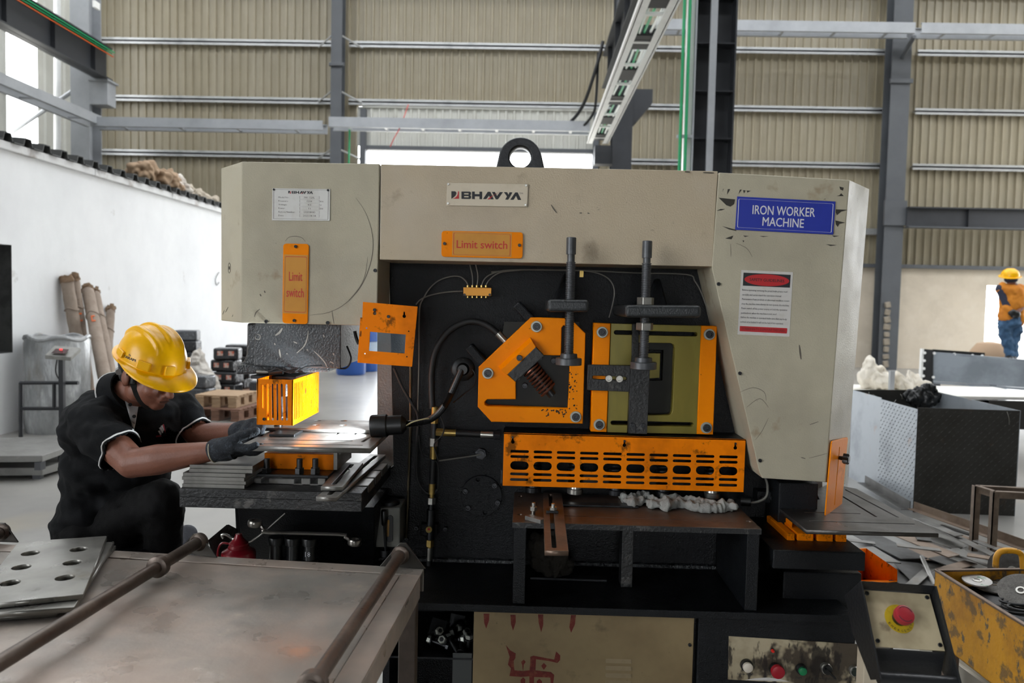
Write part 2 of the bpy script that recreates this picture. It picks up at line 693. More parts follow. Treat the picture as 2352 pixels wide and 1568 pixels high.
# left crane column with haunch
xl = at(186, 200, 17).x
c4 = icol('crane_column', xl, 17.2, .42, .5, ZT, m_lsteel, 'pale grey crane column in the far corner, above the white wall')
b = MB()
zt = at(230, 183, 17).z
b.box((xl + .21, 16.95, zt - .55), (xl + .62, 17.3, zt))
b.box((xl + .21, 16.9, zt - .04), (xl + .66, 17.35, zt))
b.build('bracket', m_lsteel, c4)
MB().cyl(at(132, 0, 17.4), at(132, 352, 17.4), .075, n=12).build('downpipe', m_tray, c4, smooth=True)
MB().cyl(at(30, 302, 17.3), at(186, 196, 17.1), .05, n=8).build('brace', m_lsteel, c4)
MB().box(at(212, 0, 16.7), at(230, 24, 16.9)).build('junction_box', m_tray, c4)

# ---- crane girders
def girder(name, x, z0, z1, y0, y1, label):
    t = thing(name, (x, (y0 + y1) / 2, z0), label, 'girder')
    MB().box((x - .008, y0, z0), (x + .008, y1, z1)).build('web', m_dsteel, t)
    for z in (z0, z1 - .03):
        MB().box((x - .15, y0, z), (x + .15, y1, z + .03)).build('flange', m_dsteel, t)
    for k in range(8):
        yy = y1 - .6 - k * 1.4
        MB().box((x - .1, yy, z0 + .03), (x + .1, yy + .012, z1 - .03)).build('stiffener', m_dsteel, t)
    return t


gz0, gz1 = at(240, 183, 17).z, at(248, 108, 17).z
gx = at(238, 150, 17).x
g1 = girder('crane_girder', gx, gz0, gz1, 2, 17.1, 'dark crane girder above the white wall with green and orange conductor lines')
for k, (m, dz) in enumerate(((m_green, .12), (m_orange_c, .19), (m_green, .1))):
    MB().box((gx + .15 + .03 * k, 2, gz1 - dz - .02), (gx + .17 + .03 * k, 17.05, gz1 - dz)).build('conductor_line', m, g1)
g2 = girder('crane_girder', at(1398, 203, 17).x, at(1385, 203, 17).z, gz1, 2, 17.0, 'dark crane girder running beside the white overhead cable tray')
zc0, zc1 = at(2200, 526, 18.9).z, at(2200, 479, 18.9).z
t = thing('crane_girder', (11.5, 18.8, zc0), 'dark horizontal girder across the sheeted wall above the far plastered wall', 'girder')
MB().box((xq + .25, 18.8, zc0), (17, 18.83, zc1)).build('web', m_dsteel, t)
MB().box((xq + .25, 18.68, zc0), (17, 18.95, zc0 + .03)).build('flange', m_steel, t)
MB().box((xq + .25, 18.68, zc1 - .03), (17, 18.95, zc1)).build('flange', m_dsteel, t)
MB().box((xq + 1.7, 18.74, zc0), (xq + 1.72, 18.9, zc1)).build('stiffener', m_dsteel, t)


# ---- cable trays: two rails and rungs
def tray(p0, p1, w, h, label, mat, step=.75, fl_=.07):
    p0, p1 = Vector(p0), Vector(p1)
    d = (p1 - p0).normalized()
    s = Vector((-d.y, d.x, 0)).normalized()
    L = (p1 - p0).length
    t = thing('cable_tray', (p0 + p1) / 2, label, 'cable tray')
    a = math.atan2(d.y, d.x)
    for k in (-1, 1):
        c = (p0 + p1) / 2 + s * k * w / 2
        R = Matrix.Rotation(a, 3, 'Z')
        mb = MB().cbox(c + Vector((0, 0, h / 2)), (L, .012, h), R)
        mb.cbox(c + Vector((0, 0, .006)) - s * k * .03, (L, fl_, .012), R)
        mb.cbox(c + Vector((0, 0, h - .006)) - s * k * .03, (L, .07, .012), R)
        mb.build('rail', mat, t)
    n = int(L / step)
    for i in range(n + 1):
        c = p0 + d * (L * (i + .5) / (n + 1))
        MB().cbox(c + Vector((0, 0, .03)), (.06, w - .1, .03), Matrix.Rotation(a, 3, 'Z')).build('rung', mat, t)
    return t


zt0 = at(1370, 330, 16.6).z
xm = at(1372, 330, 16.6).x
tc = tray((xm, 16.6, zt0), (xm, 3.0, zt0), .40, .13, 'white ladder cable tray running overhead towards the viewer', m_tray, step=1.0, fl_=.12)
for k in range(9):
    yy = 16.2 - k * 1.45
    MB().box((xm - .17, yy - .35, zt0 + .03), (xm + .17, yy + .2, zt0 + .17)).build('splice_box', m_blackr, tc, bevel=.01)
for k, (dx, m) in enumerate(((-.12, m_green), (-.06, m_tray), (.02, m_green), (.1, m_tray))):
    MB().tube([(xm + dx + .02 * math.sin(j * 1.7 + k), 16.5 - j * 1.3, zt0 + .065 + .01 * math.sin(j + k)) for j in range(11)], .017, 6).build('cable', m, tc, smooth=True)
zt1 = at(900, 304, 17).z
tc2 = tray((at(762, 300, 16.8).x, 16.75, zt1), (at(1352, 320, 16.8).x, 16.75, zt1), .42, .21, 'grey cable tray crossing above the bright doorway', m_lsteel, step=.9)
tray((at(222, 290, 16.8).x, 16.75, at(480, 300, 16.8).z), (at(748, 300, 16.8).x, 16.75, at(480, 300, 16.8).z), .42, .2, 'grey cable tray across the wall beside the far corner', m_lsteel, step=1.6)
xl2 = at(216, 288, 16.8).x
tray((xl2, 16.9, at(216, 290, 16.8).z), (xl2, 3, at(216, 290, 16.8).z), .42, .2, 'grey cable tray running along the tall window above the white wall', m_lsteel, step=1.6)
zt2 = at(1900, 80, 18.3).z
tray((at(1500, 70, 18.3).x, 18.3, zt2), (at(2092, 82, 18.3).x, 18.3, zt2), .4, .24, 'high grey cable tray passing behind the big dark column', m_lsteel, step=1.3)
tb = tray((at(2106, 84, 18.3).x, 18.3, zt2), (17, 18.3, zt2), .4, .24, 'high grey cable tray beyond the wide column, ending at the frame edge', m_lsteel, step=1.3)
MB().cyl((xq, 18.9, zt2 - .3), at(2100, 84, 18.2), .05, n=6).build('strut', m_steel, tb)

# cables hanging from the trays, and conduits fixed to them
MB().tube([at(1385, 95, 16), at(1368, 160, 16), at(1340, 240, 16.3), at(1310, 280, 16.6), at(1280, 294, 16.7)], .035, 8, 5).build('hanging_cable', m_blackr, tc, smooth=True)
MB().tube([at(1374, 120, 16), at(1369, 230, 16.2), at(1360, 265, 16.4), at(1335, 295, 16.6)], .028, 8, 5).build('hanging_cable', m_blackr, tc, smooth=True)
MB().tube([at(1295, 297, 16.7), at(1330, 297, 16.7), at(1353, 301, 16.6)], .02, 6).build('green_cable', m_green, tc2, smooth=True)
MB().tube([at(938, 240, 17), at(920, 290, 16.6), at(905, 318, 16.5), at(896, 337, 16.5)], .012, 6).build('red_wire', m_red_c, tc2, smooth=True)
MB().cyl(at(803, 295, 16.9), at(801, 380, 16.9), .02, n=8).build('green_conduit', m_green, tc2, smooth=True)

# ---- the near built-up column
YC = 10.5
xa, xb = at(1590, 200, YC).x, at(1684, 200, YC).x
c5 = thing('built_up_column', ((xa + xb) / 2, YC, 0), 'big dark built-up column with stiffener plates behind the machine', 'column')
MB().box((xa + .02, YC + .12, 0), (xb - .02, YC + .135, 9)).build('web', m_dsteel, c5)
MB().box((xa, YC - .1, 0), (xa + .02, YC + .36, 9)).build('flange', m_lsteel, c5)
MB().box((xb - .02, YC - .1, 0), (xb, YC + .36, 9)).build('flange', m_dsteel, c5)
for y in (-5, 103, 212, 320):
    z = at(1640, y, YC).z
    MB().box((xa + .02, YC - .08, z - .01), (xb - .02, YC + .12, z + .006)).build('stiffener', m_dsteel, c5)
MB().box((xa - .1, YC - .05, 0), (xa - .005, YC + .05, 9)).build('channel', m_tray, c5)
pp = [at(1638, 0, YC - .1), at(1630, 390, YC - .1)]
MB().box((at(1634, 200, YC - .1).x - .045, YC - .14, 0), (at(1634, 200, YC - .1).x + .045, YC - .1, 9)).build('flat_conduit', m_lsteel, c5)
for k, pxx in enumerate((1566, 1579)):
    xx = at(pxx, 200, YC - .12).x
    MB().cyl((xx, YC - .12, .2), (xx, YC - .12, 9), .021, n=10).build('green_conduit', m_green, c5, smooth=True)
MB().box((xa - .2, YC - .11, at(1575, 315, YC).z - .03), (xa, YC - .06, at(1575, 315, YC).z + .01)).build('saddle_clamp', m_lsteel, c5)

# ---- outer left wall with the tall window
WX = -11.4
wl = thing('wall_left', (WX, 10, 0), kind='structure')
wy0, wy1 = onx(13, 200, WX).y, onx(86, 200, WX).y
for a, b2, c, d in ((wy1, YB, 0, ZT), (-3, wy0, 0, ZT), (wy0, wy1, 0, onx(50, 330, WX).z)):
    n = max(1, int((b2 - a) / 1.0))
    for i in range(n):
        y0, y1 = a + (b2 - a) * i / n, a + (b2 - a) * (i + 1) / n
        pr = []
        mm = 5
        mb = MB()
        for k in range(mm):
            u = y0 + (y1 - y0) * k / mm
            w_ = (y1 - y0) / mm
            pr += [(0, u), (0, u + w_ * .62), (.032, u + w_ * .71), (.032, u + w_ * .91)]
        pr.append((0, y1))
        N = len(pr)
        mb.add([(WX + x_, y_, c) for x_, y_ in pr] + [(WX + x_, y_, d) for x_, y_ in pr], [(j, j + 1, N + j + 1, N + j) for j in range(N - 1)])
        mb.build('sheet', m_sheet2, wl)
for z in (6.0, 7.4):
    MB().box((WX + .03, 2, z - .04), (WX + .1, YB, z + .04)).build('girt', m_lsteel, wl)

# ---- white partition with its lean-to roof edge
PX = -5.3
wp = thing('wall_partition', (PX, 9, 0), kind='structure')
pz = onx(250, 415, PX).z
ny0, ny1 = 6.9, onx(28, 700, PX).y
nz0, nz1 = onx(20, 810, PX).z, onx(20, 562, PX).z
w = MB()
w.box((PX - .25, 3.5, 0), (PX, ny0, pz))
w.box((PX - .25, ny1, 0), (PX, 17, pz))
w.box((PX - .25, ny0, 0), (PX, ny1, nz0))
w.box((PX - .25, ny0, nz1), (PX, ny1, pz))
w.build('plastered_wall', m_white, wp)
MB().box((PX - .25, ny0 - .3, nz0 - .1), (PX - .2, ny1 + .05, nz1 + .1)).build('niche_back_or_dark_room', m_dark, wp)  # near-black panel; the unlit room behind the opening is painted in
m_rev = M('bare cement reveal', 0x4c4d4c, .9, 0, [(0x333434, 6, .45, .65, .8)])
MB().box((PX - .2, ny1 - .004, nz0), (PX - .001, ny1 + .001, nz1)).box((PX - .2, ny0, nz0 - .001), (PX - .001, ny1, nz0 + .004)).build('niche_reveal', m_rev, wp)
m_beam = M('weathered white beam', 0xd9d9d9, .6, 0, [(0x8d8078, 2.2, .55, .68, .8), (0xb9b9bb, 6, .5, .8, .6)])
for k in range(6):
    y0 = 5.2 + k * 2.0
    MB().box((PX - .04, y0, pz), (PX + .05, y0 + 1.99, pz + .085)).build('edge_beam', m_beam, wp, bevel=.008)
m_rsheet = M('weathered roof sheet', 0x3c3d3c, .6, .1, [(0x6b6a66, 4, .5, .75, .8)])
rs = MB()
pit = .31
for k in range(38):
    y0 = 5.2 + k * pit
    pr = [(y0, .0), (y0 + .14, .0), (y0 + .165, .075), (y0 + .265, .075), (y0 + .29, .0)]
    A = [Vector((PX + .09, y, pz + .09 + z)) for y, z in pr]
    B = [Vector((PX - 4.5, y, pz + .35 + z)) for y, z in pr]
    mb = MB()
    n = len(A)
    mb.add(A + B, [(i, i + 1, n + i + 1, n + i) for i in range(n - 1)])
    o = mb.build('roof_sheet_rib', m_rsheet, wp)
    md = o.modifiers.new('s', 'SOLIDIFY')
    md.thickness = .012
MB().tube([onx(503, 625, PX + .02), onx(495, 640, PX + .02), onx(497, 655, PX + .03), onx(503, 648, PX + .02)], .006, 5).build('wire_loop', m_blackr, wp)

# ---- unseen roof and shed sides, added with gaps and openings to steer light
m_roof = M('roof sheet', 0x6e706f, .5)
RY0 = -16.0
rf = thing('added_unseen_ceiling', (2, 2, ZT), kind='structure')
y = RY0
while y < YB:
    y1 = min((y + ROOF_W) if y > ROOF_SOLID - .1 else ROOF_SOLID, YB)
    MB().box((-14, y, ZT), (20, y1, ZT + .06)).build('added_roof_panel', m_roof, rf)
    y = y1 + ROOF_GAP
wr = thing('unseen_wall_right', (19, 2, 0), kind='structure')  # unseen; its opening is sized to light the white wall
for a, b2, c, d in ((RY0, 12.0, 0, ZT), (12.0, 18.8, 7.0, ZT), (18.8, YB, 0, ZT)):
    MB().box((19, a, c), (19.1, b2, d)).build('wall_panel', m_sheet, wr)
wb = thing('unseen_wall_front', (2, RY0, 0), kind='structure')  # unseen; dark panels hold down the light on the machine front
for a, b2, c, d in ((-14, -3, 0, ZT), (-3, 1, 4.2, ZT), (1, 19, 0, ZT)):
    MB().box((a, RY0 - .1, c), (b2, RY0, d)).build('wall_panel', m_steel, wb)
MB().box((-14, RY0, -.1), (20, -3, 0)).build('floor_bay', m_floor)['kind'] = 'structure'
MB().box((-80, -80, -.14), (80, YB, -.1)).build('ground_yard', m_ground)['kind'] = 'structure'

# ------------------------------------------------------------------ the ironworker machine
m_cream = M('cream machine paint', 0xb9aa91, 0.36, 0, [(0xa69883, 3.0, .45, .7, .7), (0xc0b7a8, 1.3, .5, .75, .7), (0x8c7a62, 9, .64, .74, .45), (0x4a443c, 26, .7, .76, .5)], bump=.12, bs=230, bdet=2, rvar=.08)
m_cream2 = M('greyed cream machine paint', 0xb7b09b, 0.42, 0, [(0x9c9584, 2.4, .45, .7, .7), (0xbcb9ad, 1.1, .5, .75, .7), (0x8a7355, 7, .62, .72, .6), (0x3f3a33, 22, .7, .76, .6)], bump=.14, bs=260, bdet=2, rvar=.08, spec=.25)
m_black = M('black textured paint', 0x15171a, 0.42, 0, [(0x0f1113, 4, .4, .7, .8), (0x26282a, 30, .7, .77, .4)], bump=.25, bs=260, bdet=2, rvar=.06, spec=.25)
m_black2 = M('worn black paint', 0x17191b, 0.42, 0, [(0x5c5a57, 14, .6, .66, .8), (0x2d2c2b, 5, .45, .7, .7)], bump=.25, bs=120)
m_grey = M('charcoal cast paint', 0x45484b, 0.35, 0.05, [(0x3a3c3f, 6, .4, .7, .7), (0x9c9b98, 24, .7, .74, .7)], bump=.4, bs=150, bdet=2)
m_orange = M('orange machine paint', 0xf58a00, 0.42, 0, [(0xe87c00, 3, .45, .7, .8), (0xa85c00, 8, .62, .72, .55), (0x33281a, 45, .69, .74, .8)], bump=.08, bs=80, spec=.1)
m_orange2 = M('soiled orange paint', 0xf08000, 0.45, 0, [(0xcc6a00, 6, .45, .65, .85), (0x4a3008, 16, .6, .68, .8), (0x24201a, 40, .68, .73, .8)], bump=.1, bs=80, spec=.1)
m_olive = M('oily olive plate', 0x80742f, 0.28, 0.35, [(0x5e5a26, 5, .4, .65, .8), (0x8d8a3e, 9, .55, .75, .6)], stretch=(1, 1, .3))
m_olived = M('dark oily recess', 0x16160d, 0.4, 0.1, [(0x0d0d08, 8, .4, .6, .8)], spec=.25)
m_rod = M('oiled screw steel', 0x55575a, 0.42, 0.45, [(0x444649, 14, .45, .65, .7)])
m_cast = M('dark grey cast bracket', 0x2b2e30, 0.36, 0, [(0x222426, 6, .4, .7, .8)], bump=.2, bs=180)
m_bsteel = M('blackened steel', 0x3a3b3d, 0.38, 0.75, [(0x252628, 12, .45, .65, .8)], bump=.08, bs=120)
m_silver = M('bright zinc steel', 0xb9b7b0, 0.3, 0.9, [(0x8d8b84, 20, .45, .7, .7)])
m_zinc = M('grey zinc washer', 0xa9aca4, 0.42, 0.5, [(0x8f928a, 30, .4, .7, .6)])
m_plate = M('scratched steel plate', 0x8a8884, 0.36, 0.45, [(0x5f5d5a, 7, .42, .65, .8), (0x9a9894, 20, .6, .75, .5, (1, 6, 1)), (0x5a4a3c, 11, .6, .72, .5)], bump=.06, bs=60, rvar=.1)
m_rustplate = M('brown worn steel', 0x6c5a4d, 0.4, 0.55, [(0x4d423b, 6, .42, .65, .85), (0x8a7666, 15, .55, .75, .6)], bump=.08, bs=60, rvar=.1)
m_brass = M('brass fitting', 0xb59a5a, 0.35, 0.85, [(0x8a7443, 30, .45, .7, .6)])
m_copper = M('copper brown spring', 0x6d4436, 0.35, 0.75)
m_white_p = M('white label', 0xcdcac6, 0.4, 0.0, [(0xbfb8ae, 30, .5, .75, .6)])
m_alum = M('anodised name plate', 0xd3d2ce, 0.32, 0.3, [(0xc3bfb6, 14, .45, .7, .7)])
m_ink = M('black print', 0x25262a, 0.6)
m_ink2 = M('grey engraved print', 0x57514e, 0.6)
m_redink = M('red print', 0xb8262c, 0.5)
m_redink2 = M('red print on orange', 0xc0301c, 0.5)
m_blue = M('blue sign', 0x2b3aa0, 0.35, 0, [(0x25308a, 12, .5, .75, .7)])
m_wink = M('white print', 0xd6d6dc, 0.5)
m_wire = M('grey wire', 0x6e6c66, 0.5)
m_bakelite = M('black bakelite', 0x151617, 0.35)
m_dirt = M('torn tape grime', 0x33302a, 0.55)

YF, YBD = 2.35, 2.55
mach = thing('ironworker_machine', (.05, 2.55, 0), 'large cream and black hydraulic ironworker machine with orange guards', 'machine')


def X(px, py, Y):
    p = at(px, py, Y)
    return Vector((p.x, Y, p.z))


def back(p, Y):
    return Vector((p.x, Y, p.z))


# frame plates
FO = [(893, 560), (1893, 560), (1868, 1112), (1960, 1302), (545, 1302), (538, 1150), (848, 1150), (848, 1118), (903, 1070)]
plate('frame_plate', FO, YBD, .05, m_black, mach, bevel=.004)
m_fgrey = M('pale grey frame edge', 0x9a9b9b, 0.35, 0.15, [(0x86867f, 6, .45, .7, .8), (0xb5b5b5, 4, .55, .75, .7)], bump=.15, bs=120)  # paler grey than the front frame plate
plate('rear_frame_plate', [(866, 600), (1890, 600), (1890, 1215), (840, 1215), (866, 1062)], 2.78, .05, m_fgrey, mach, bevel=.004)
MB().box(X(1000, 700, 2.6), Vector((at(1800, 1200, 2.6).x, 2.74, at(1800, 1200, 2.6).z))).build('frame_spacer', m_black, mach)

# covers
top = [X(555, 371, YF), X(872, 376, YF)]
bot = [X(555, 741, YF), X(866, 748, YF)]
lt, lb = X(508, 386, 2.47), X(508, 736, 2.47)
MB().loft([top[0], top[1], back(top[1], 2.56), back(lt, 2.56), lt], [bot[0], bot[1], back(bot[1], 2.56), back(lb, 2.56), lb]).build('cover_punch_end', m_cream2, mach, bevel=.003)
A = [X(875, 377, YF + .002), X(1649, 393, YF + .002), X(1636, 612, YF + .002), X(872, 596, YF + .002)]
MB().loft(A, [back(p, 2.56) for p in A]).build('cover_beam', m_cream, mach, bevel=.002)
# shear end cover: front sheet, chamfered outer side, slanted inner side
R = [X(1651, 396, YF), X(1951, 413, YF), X(1896, 1107, YF), X(1751, 1098, YF), X(1744, 1084, YF), X(1635, 616, YF)]
MB().loft(R, [back(p, 2.56) for p in R]).build('cover_shear_end', m_cream2, mach, bevel=.0025)
S0 = [X(1951, 413, YF), X(1997, 434, 2.52), X(1942, 1112, 2.52), X(1896, 1107, YF)]
MB().loft(S0, [p + Vector((-.03, .03, 0)) for p in S0]).build('cover_side', m_cream2, mach, bevel=.002)
# cover screws
for (a, b, Yq) in ((862, 621, YF), (612, 738, YF), (753, 741, YF), (1650, 652, YF), (1699, 857, YF), (1745, 1057, YF)):
    socket_bolt('cover_screw', X(a, b, Yq), (0, -1, 0), .0055, .005, mach, m_bsteel)

# lifting eye
ring_o = [(1138, 392)] + [(1195 + 50 * math.cos(a), 366 - 51 * math.sin(a)) for a in [math.pi * (.93 - .86 * i / 16) for i in range(17)]] + [(1252, 392)]
plate('lifting_eye', ring_o, 2.46, .06, m_bsteel, mach, [circ(1195, 360, 25, 24)], bevel=.004)


# ---- logo as cut letters: outlines in a 1143 x 137 box
def logo(parent, f, Y):
    def poly(pts, holes, mat, nm):
        o = plate(nm, [f(*p) for p in pts], Y, .0006, mat, parent, [[f(*p) for p in h] for h in holes], bevel=0)
        return o
    poly([(262, 278), (322, 279), (340, 292), (344, 315), (330, 345), (300, 375), (268, 398), (262, 398)], [], m_ink, 'logo_mark')
    poly([(372, 280), (387, 280), (385, 400), (280, 400), (318, 388), (348, 362), (365, 330)], [], m_redink, 'logo_mark')
    poly([(427, 283), (565, 285), (583, 298), (583, 330), (568, 343), (584, 357), (583, 392), (566, 405), (427, 403)],
         [[(470, 308), (470, 331), (543, 332), (543, 309)], [(470, 356), (470, 378), (543, 379), (543, 357)]], m_ink, 'letter')
    poly([(600, 284), (645, 284), (645, 325), (722, 326), (722, 286), (765, 286), (765, 408), (722, 408), (722, 363), (645, 362), (645, 406), (600, 405)], [], m_ink, 'letter')
    poly([(780, 405), (858, 287), (900, 287), (955, 410), (905, 410), (878, 348), (832, 406)], [], m_ink, 'letter')
    poly([(926, 289), (975, 290), (1010, 358), (1055, 293), (1105, 293), (1022, 411), (990, 411)], [], m_ink, 'letter')
    poly([(1122, 293), (1175, 294), (1197, 335), (1214, 295), (1262, 297), (1192, 416), (1143, 415), (1172, 362)], [], m_ink, 'letter')
    poly([(1225, 417), (1308, 297), (1347, 297), (1405, 420), (1350, 420), (1320, 352), (1278, 417)], [], m_ink, 'letter')
    o = plate('logo_slash', [f(850, 411), f(888, 380), f(1068, 274), f(935, 358), f(885, 409)], Y - .0005, .0006, m_redink, parent, bevel=0)
    a, b = f(1372, 326), f(1432, 328)
    words('lettering', 'TM', a[0], a[1], b[0], b[1], 26 * (b[0] - a[0]) / 60, Y, m_ink2, parent)


def rim(q, w, Y, mat, parent, r=0.0):
    """a thin printed border line just inside the four-sided outline q"""
    q = [Vector(p) for p in q]
    c = sum(q, Vector((0, 0))) / 4
    inn = [p + (c - p) * (w / (c - p).length) * 1.4 for p in q]
    a = rrect(q, r) if r else [tuple(p) for p in q]
    b = rrect(inn, r * .9) if r else [tuple(p) for p in inn]
    return plate('border_line', a, Y, .0004, mat, parent, [b], bevel=0)


def rivets(parent, pts, Y, r=.004, mat=None):
    for a, b in pts:
        socket_bolt('rivet', X(a, b, Y), (0, -1, 0), r, .003, parent, mat or m_silver)


# rating plate
Yp = YF - .0025
rp = plate('rating_plate', [(625.5, 432), (758.5, 434), (757.5, 507), (624.5, 506)], Yp, .0025, m_alum, mach, bevel=.0004)
Z = lambda x, y: (600 + x / 13.067, 410 + y / 13.067)
logo(rp, lambda x, y: Z(810 + (x - 262) * .6475, 368 + (y - 278) * .657), Yp - .0007)
rim([Z(372, 318), Z(2020, 345), Z(2005, 1232), Z(362, 1205)], .7, Yp - .0003, m_ink2, rp)
for i, (s, r, u, wv) in enumerate((('Model No.:', 'IW- 120L', '', 1520 - 1205), ('Pressure:', '1200', 'KN', 155), ('Voltage:', '415', 'V', 110), ('Power:', '11', 'KW', 60), ('Factory Number:', '232508083', '', 345), ('Date:', '2023-08-08', '', 385))):
    y = 582 + i * 109
    p0, p1 = Z(518, y), Z(518 + len(s) * 33, y + len(s) * .55)
    words('lettering', s, *p0, *p1, 3.4, Yp, m_ink2, rp, res=1)
    rim([Z(1150, y - 58), Z(1748, y - 48), Z(1745, y + 36), Z(1150, y + 26)], .35, Yp - .0003, m_ink2, rp)
    cx0 = 1448 - wv / 2
    words('lettering', r, *Z(cx0, y + 12), *Z(cx0 + wv, y + 18), 3.9, Yp, m_ink2, rp, res=1)
    if u:
        words('lettering', u, *Z(1768, y + 18), *Z(1768 + 46 * len(u), y + 20), 3.2, Yp, m_ink2, rp, res=1)
rivets(rp, [Z(383, 330), Z(2008, 352)], Yp, .0032, m_bsteel)

# maker's plate
mp_ = plate('maker_plate', [(1026.7, 419.6), (1213, 422.4), (1211, 475), (1025, 471.5)], Yp, .0025, M('cream maker plate', 0xcbbfa9, .35, 0, [(0xb5a68b, 12, .5, .72, .7)]), mach, bevel=.0004)
Q = lambda x, y: (1000 + x / 7.129, 400 + y / 7.129)
logo(mp_, Q, Yp - .0007)
rivets(mp_, [Q(210, 163), Q(1484, 183), Q(204, 477), Q(1474, 502)], Yp, .0036)

# limit switch covers
m_orange3 = M('amber sticker', 0xc98a22, 0.45, 0, [(0xb87a1a, 10, .5, .75, .7)])
for nm, outl, st, li, txt, bolts, in_ in (
        ('limit_switch_cover', [Q(102, 925), Q(1437, 950), Q(1427, 1381), Q(98, 1350)], [Q(280, 938), Q(1252, 965), Q(1245, 1357), Q(270, 1330)], [Q(298, 955), Q(1233, 984), Q(1226, 1338), Q(290, 1312)],
         [('Limit switch', Q(348, 1205), Q(1175, 1222), 18)], [Q(150, 1135), Q(1376, 1163)], 8),
        ('limit_switch_cover', [(650.5, 559), (709.5, 560), (706.5, 744.5), (648.5, 742)], [(652.5, 584), (707.5, 585.8), (704.5, 721), (650, 719)], [(655, 588), (705, 589.5), (702, 718), (652.5, 716)],
         [('Limit', (664, 644.4), (694.4, 645), 21), ('switch', (658, 681), (697.5, 682.7), 21)], [(679.5, 566), (676, 736)], 8)):
    pl = plate(nm, rrect(outl, 8), YF - .004, .004, m_orange, mach, bevel=.0006)
    plate('sticker', st, YF - .0045, .0005, m_orange3, pl, bevel=0)
    rim(li, .9, YF - .0049, m_redink2, pl, 4)
    for s, a, b, h in txt:
        words('lettering', s, *a, *b, h, YF - .0045, m_redink2, pl, bold=.012)
    for a, b in bolts:
        socket_bolt('screw', X(a, b, YF - .004), (0, -1, 0), .0048, .004, pl, m_bsteel)

# blue sign
V = lambda x, y: (1600 + x / 3.733, 380 + y / 3.733)
sg = plate('machine_sign', [V(350, 265), V(1192, 308), V(1172, 592), V(332, 550)], YF - .004, .004, m_blue, mach, bevel=.0005)
rim([V(360, 285), V(1175, 328), V(1157, 575), V(348, 530)], 1.0, YF - .0045, m_wink, sg, 3)
words('lettering', 'IRON WORKER', *V(478, 415), *V(1012, 440), 20.5, YF - .004, m_wink, sg, bold=.014)
words('lettering', 'MACHINE', *V(563, 515), *V(916, 533), 20, YF - .004, m_wink, sg, bold=.014)
for pts in ([(190, 276), (330, 290), (322, 330), (290, 352), (255, 340)], [(172, 388), (205, 372), (246, 372), (215, 384)], [(220, 520), (330, 548), (345, 562), (280, 548)],
            [(228, 200), (222, 222), (232, 200)], [(268, 202), (288, 202), (262, 248)], [(360, 245), (372, 207), (386, 207)], [(398, 212), (418, 212), (406, 236)], [(430, 214), (466, 216), (436, 232)],
            [(1195, 375), (1296, 380), (1240, 395), (1205, 425), (1194, 405)], [(1190, 470), (1275, 490), (1225, 500), (1210, 525), (1195, 505)], [(1160, 600), (1225, 603), (1180, 612)],
            [(245, 625), (315, 600), (300, 632)], [(395, 640), (410, 645), (400, 658)], [(1110, 675), (1205, 682), (1150, 690)], [(1225, 180), (1262, 190), (1255, 215), (1232, 205)], [(1200, 262), (1262, 262), (1240, 238), (1225, 255)],
            [(540, 604), (620, 606), (570, 612)], [(400, 600), (450, 604), (415, 612)]):
    plate('torn_tape', [V(*p) for p in pts], YF - .001, .0008, m_dirt, mach, bevel=0)

# safety label
W = lambda x, y: (1680 + x / 8.7125, 610 + y / 8.7125)
Ys = YF - .0012
sl = plate('safety_label', [W(200, 85), W(1232, 130), W(1160, 1420), W(122, 1375)], Ys, .001, m_white_p, mach, bevel=0)
plate('header', [W(243, 138), W(1187, 183), W(1170, 440), W(228, 398)], Ys - .0004, .0004, m_ink, sl, bevel=0)
ca, sa = math.cos(.045), math.sin(.045)
plate('header_oval', [W(709 + 449 * math.cos(t) * ca - 118 * math.sin(t) * sa, 290 + 449 * math.cos(t) * sa + 118 * math.sin(t) * ca) for t in [2 * math.pi * i / 36 for i in range(36)]], Ys - .0007, .0003, m_redink, sl, bevel=0)
words('lettering', 'SAFETY GUIDELINES', *W(362, 302), *W(1055, 335), 6.6, Ys - .0006, m_ink, sl, bold=.01)
for s, x0, y0, x1, y1 in (('Before operating servicing the press brake,please read', 218, 500, 1113, 540), ('carefully and under-stand the operation manual', 212, 593, 992, 627),
                          ('Maintenance if any problem or abnormal condition occurs', 207, 682, 1155, 724), ('stop the machine immediately do not operate the machine', 202, 775, 1150, 815),
                          ('Please switch off the power source or lock the operation', 197, 865, 1113, 905), ('pushbuttons when the machine is not used', 190, 960, 895, 988),
                          ('Before the machine is operated make sure that any body', 185, 1045, 1105, 1090), ('in front of or behind it will not be hurt if it is operated', 180, 1138, 1028, 1175)):
    words('lettering', s, *W(x0, y0), *W(x1, y1), 4.3, Ys - .0002, m_ink, sl, res=1)
plate('footer', rrect([W(170, 1205), W(1118, 1250), W(1110, 1357), W(165, 1310)], 1.5), Ys - .0004, .0004, m_redink, sl, bevel=0)
words('lettering', 'FORBIDDEN TO DISMOUNT THIS LABEL', *W(215, 1283), *W(1070, 1325), 6.0, Ys - .0004, M('dull red print', 0x6e1f22, .5), sl, res=1)

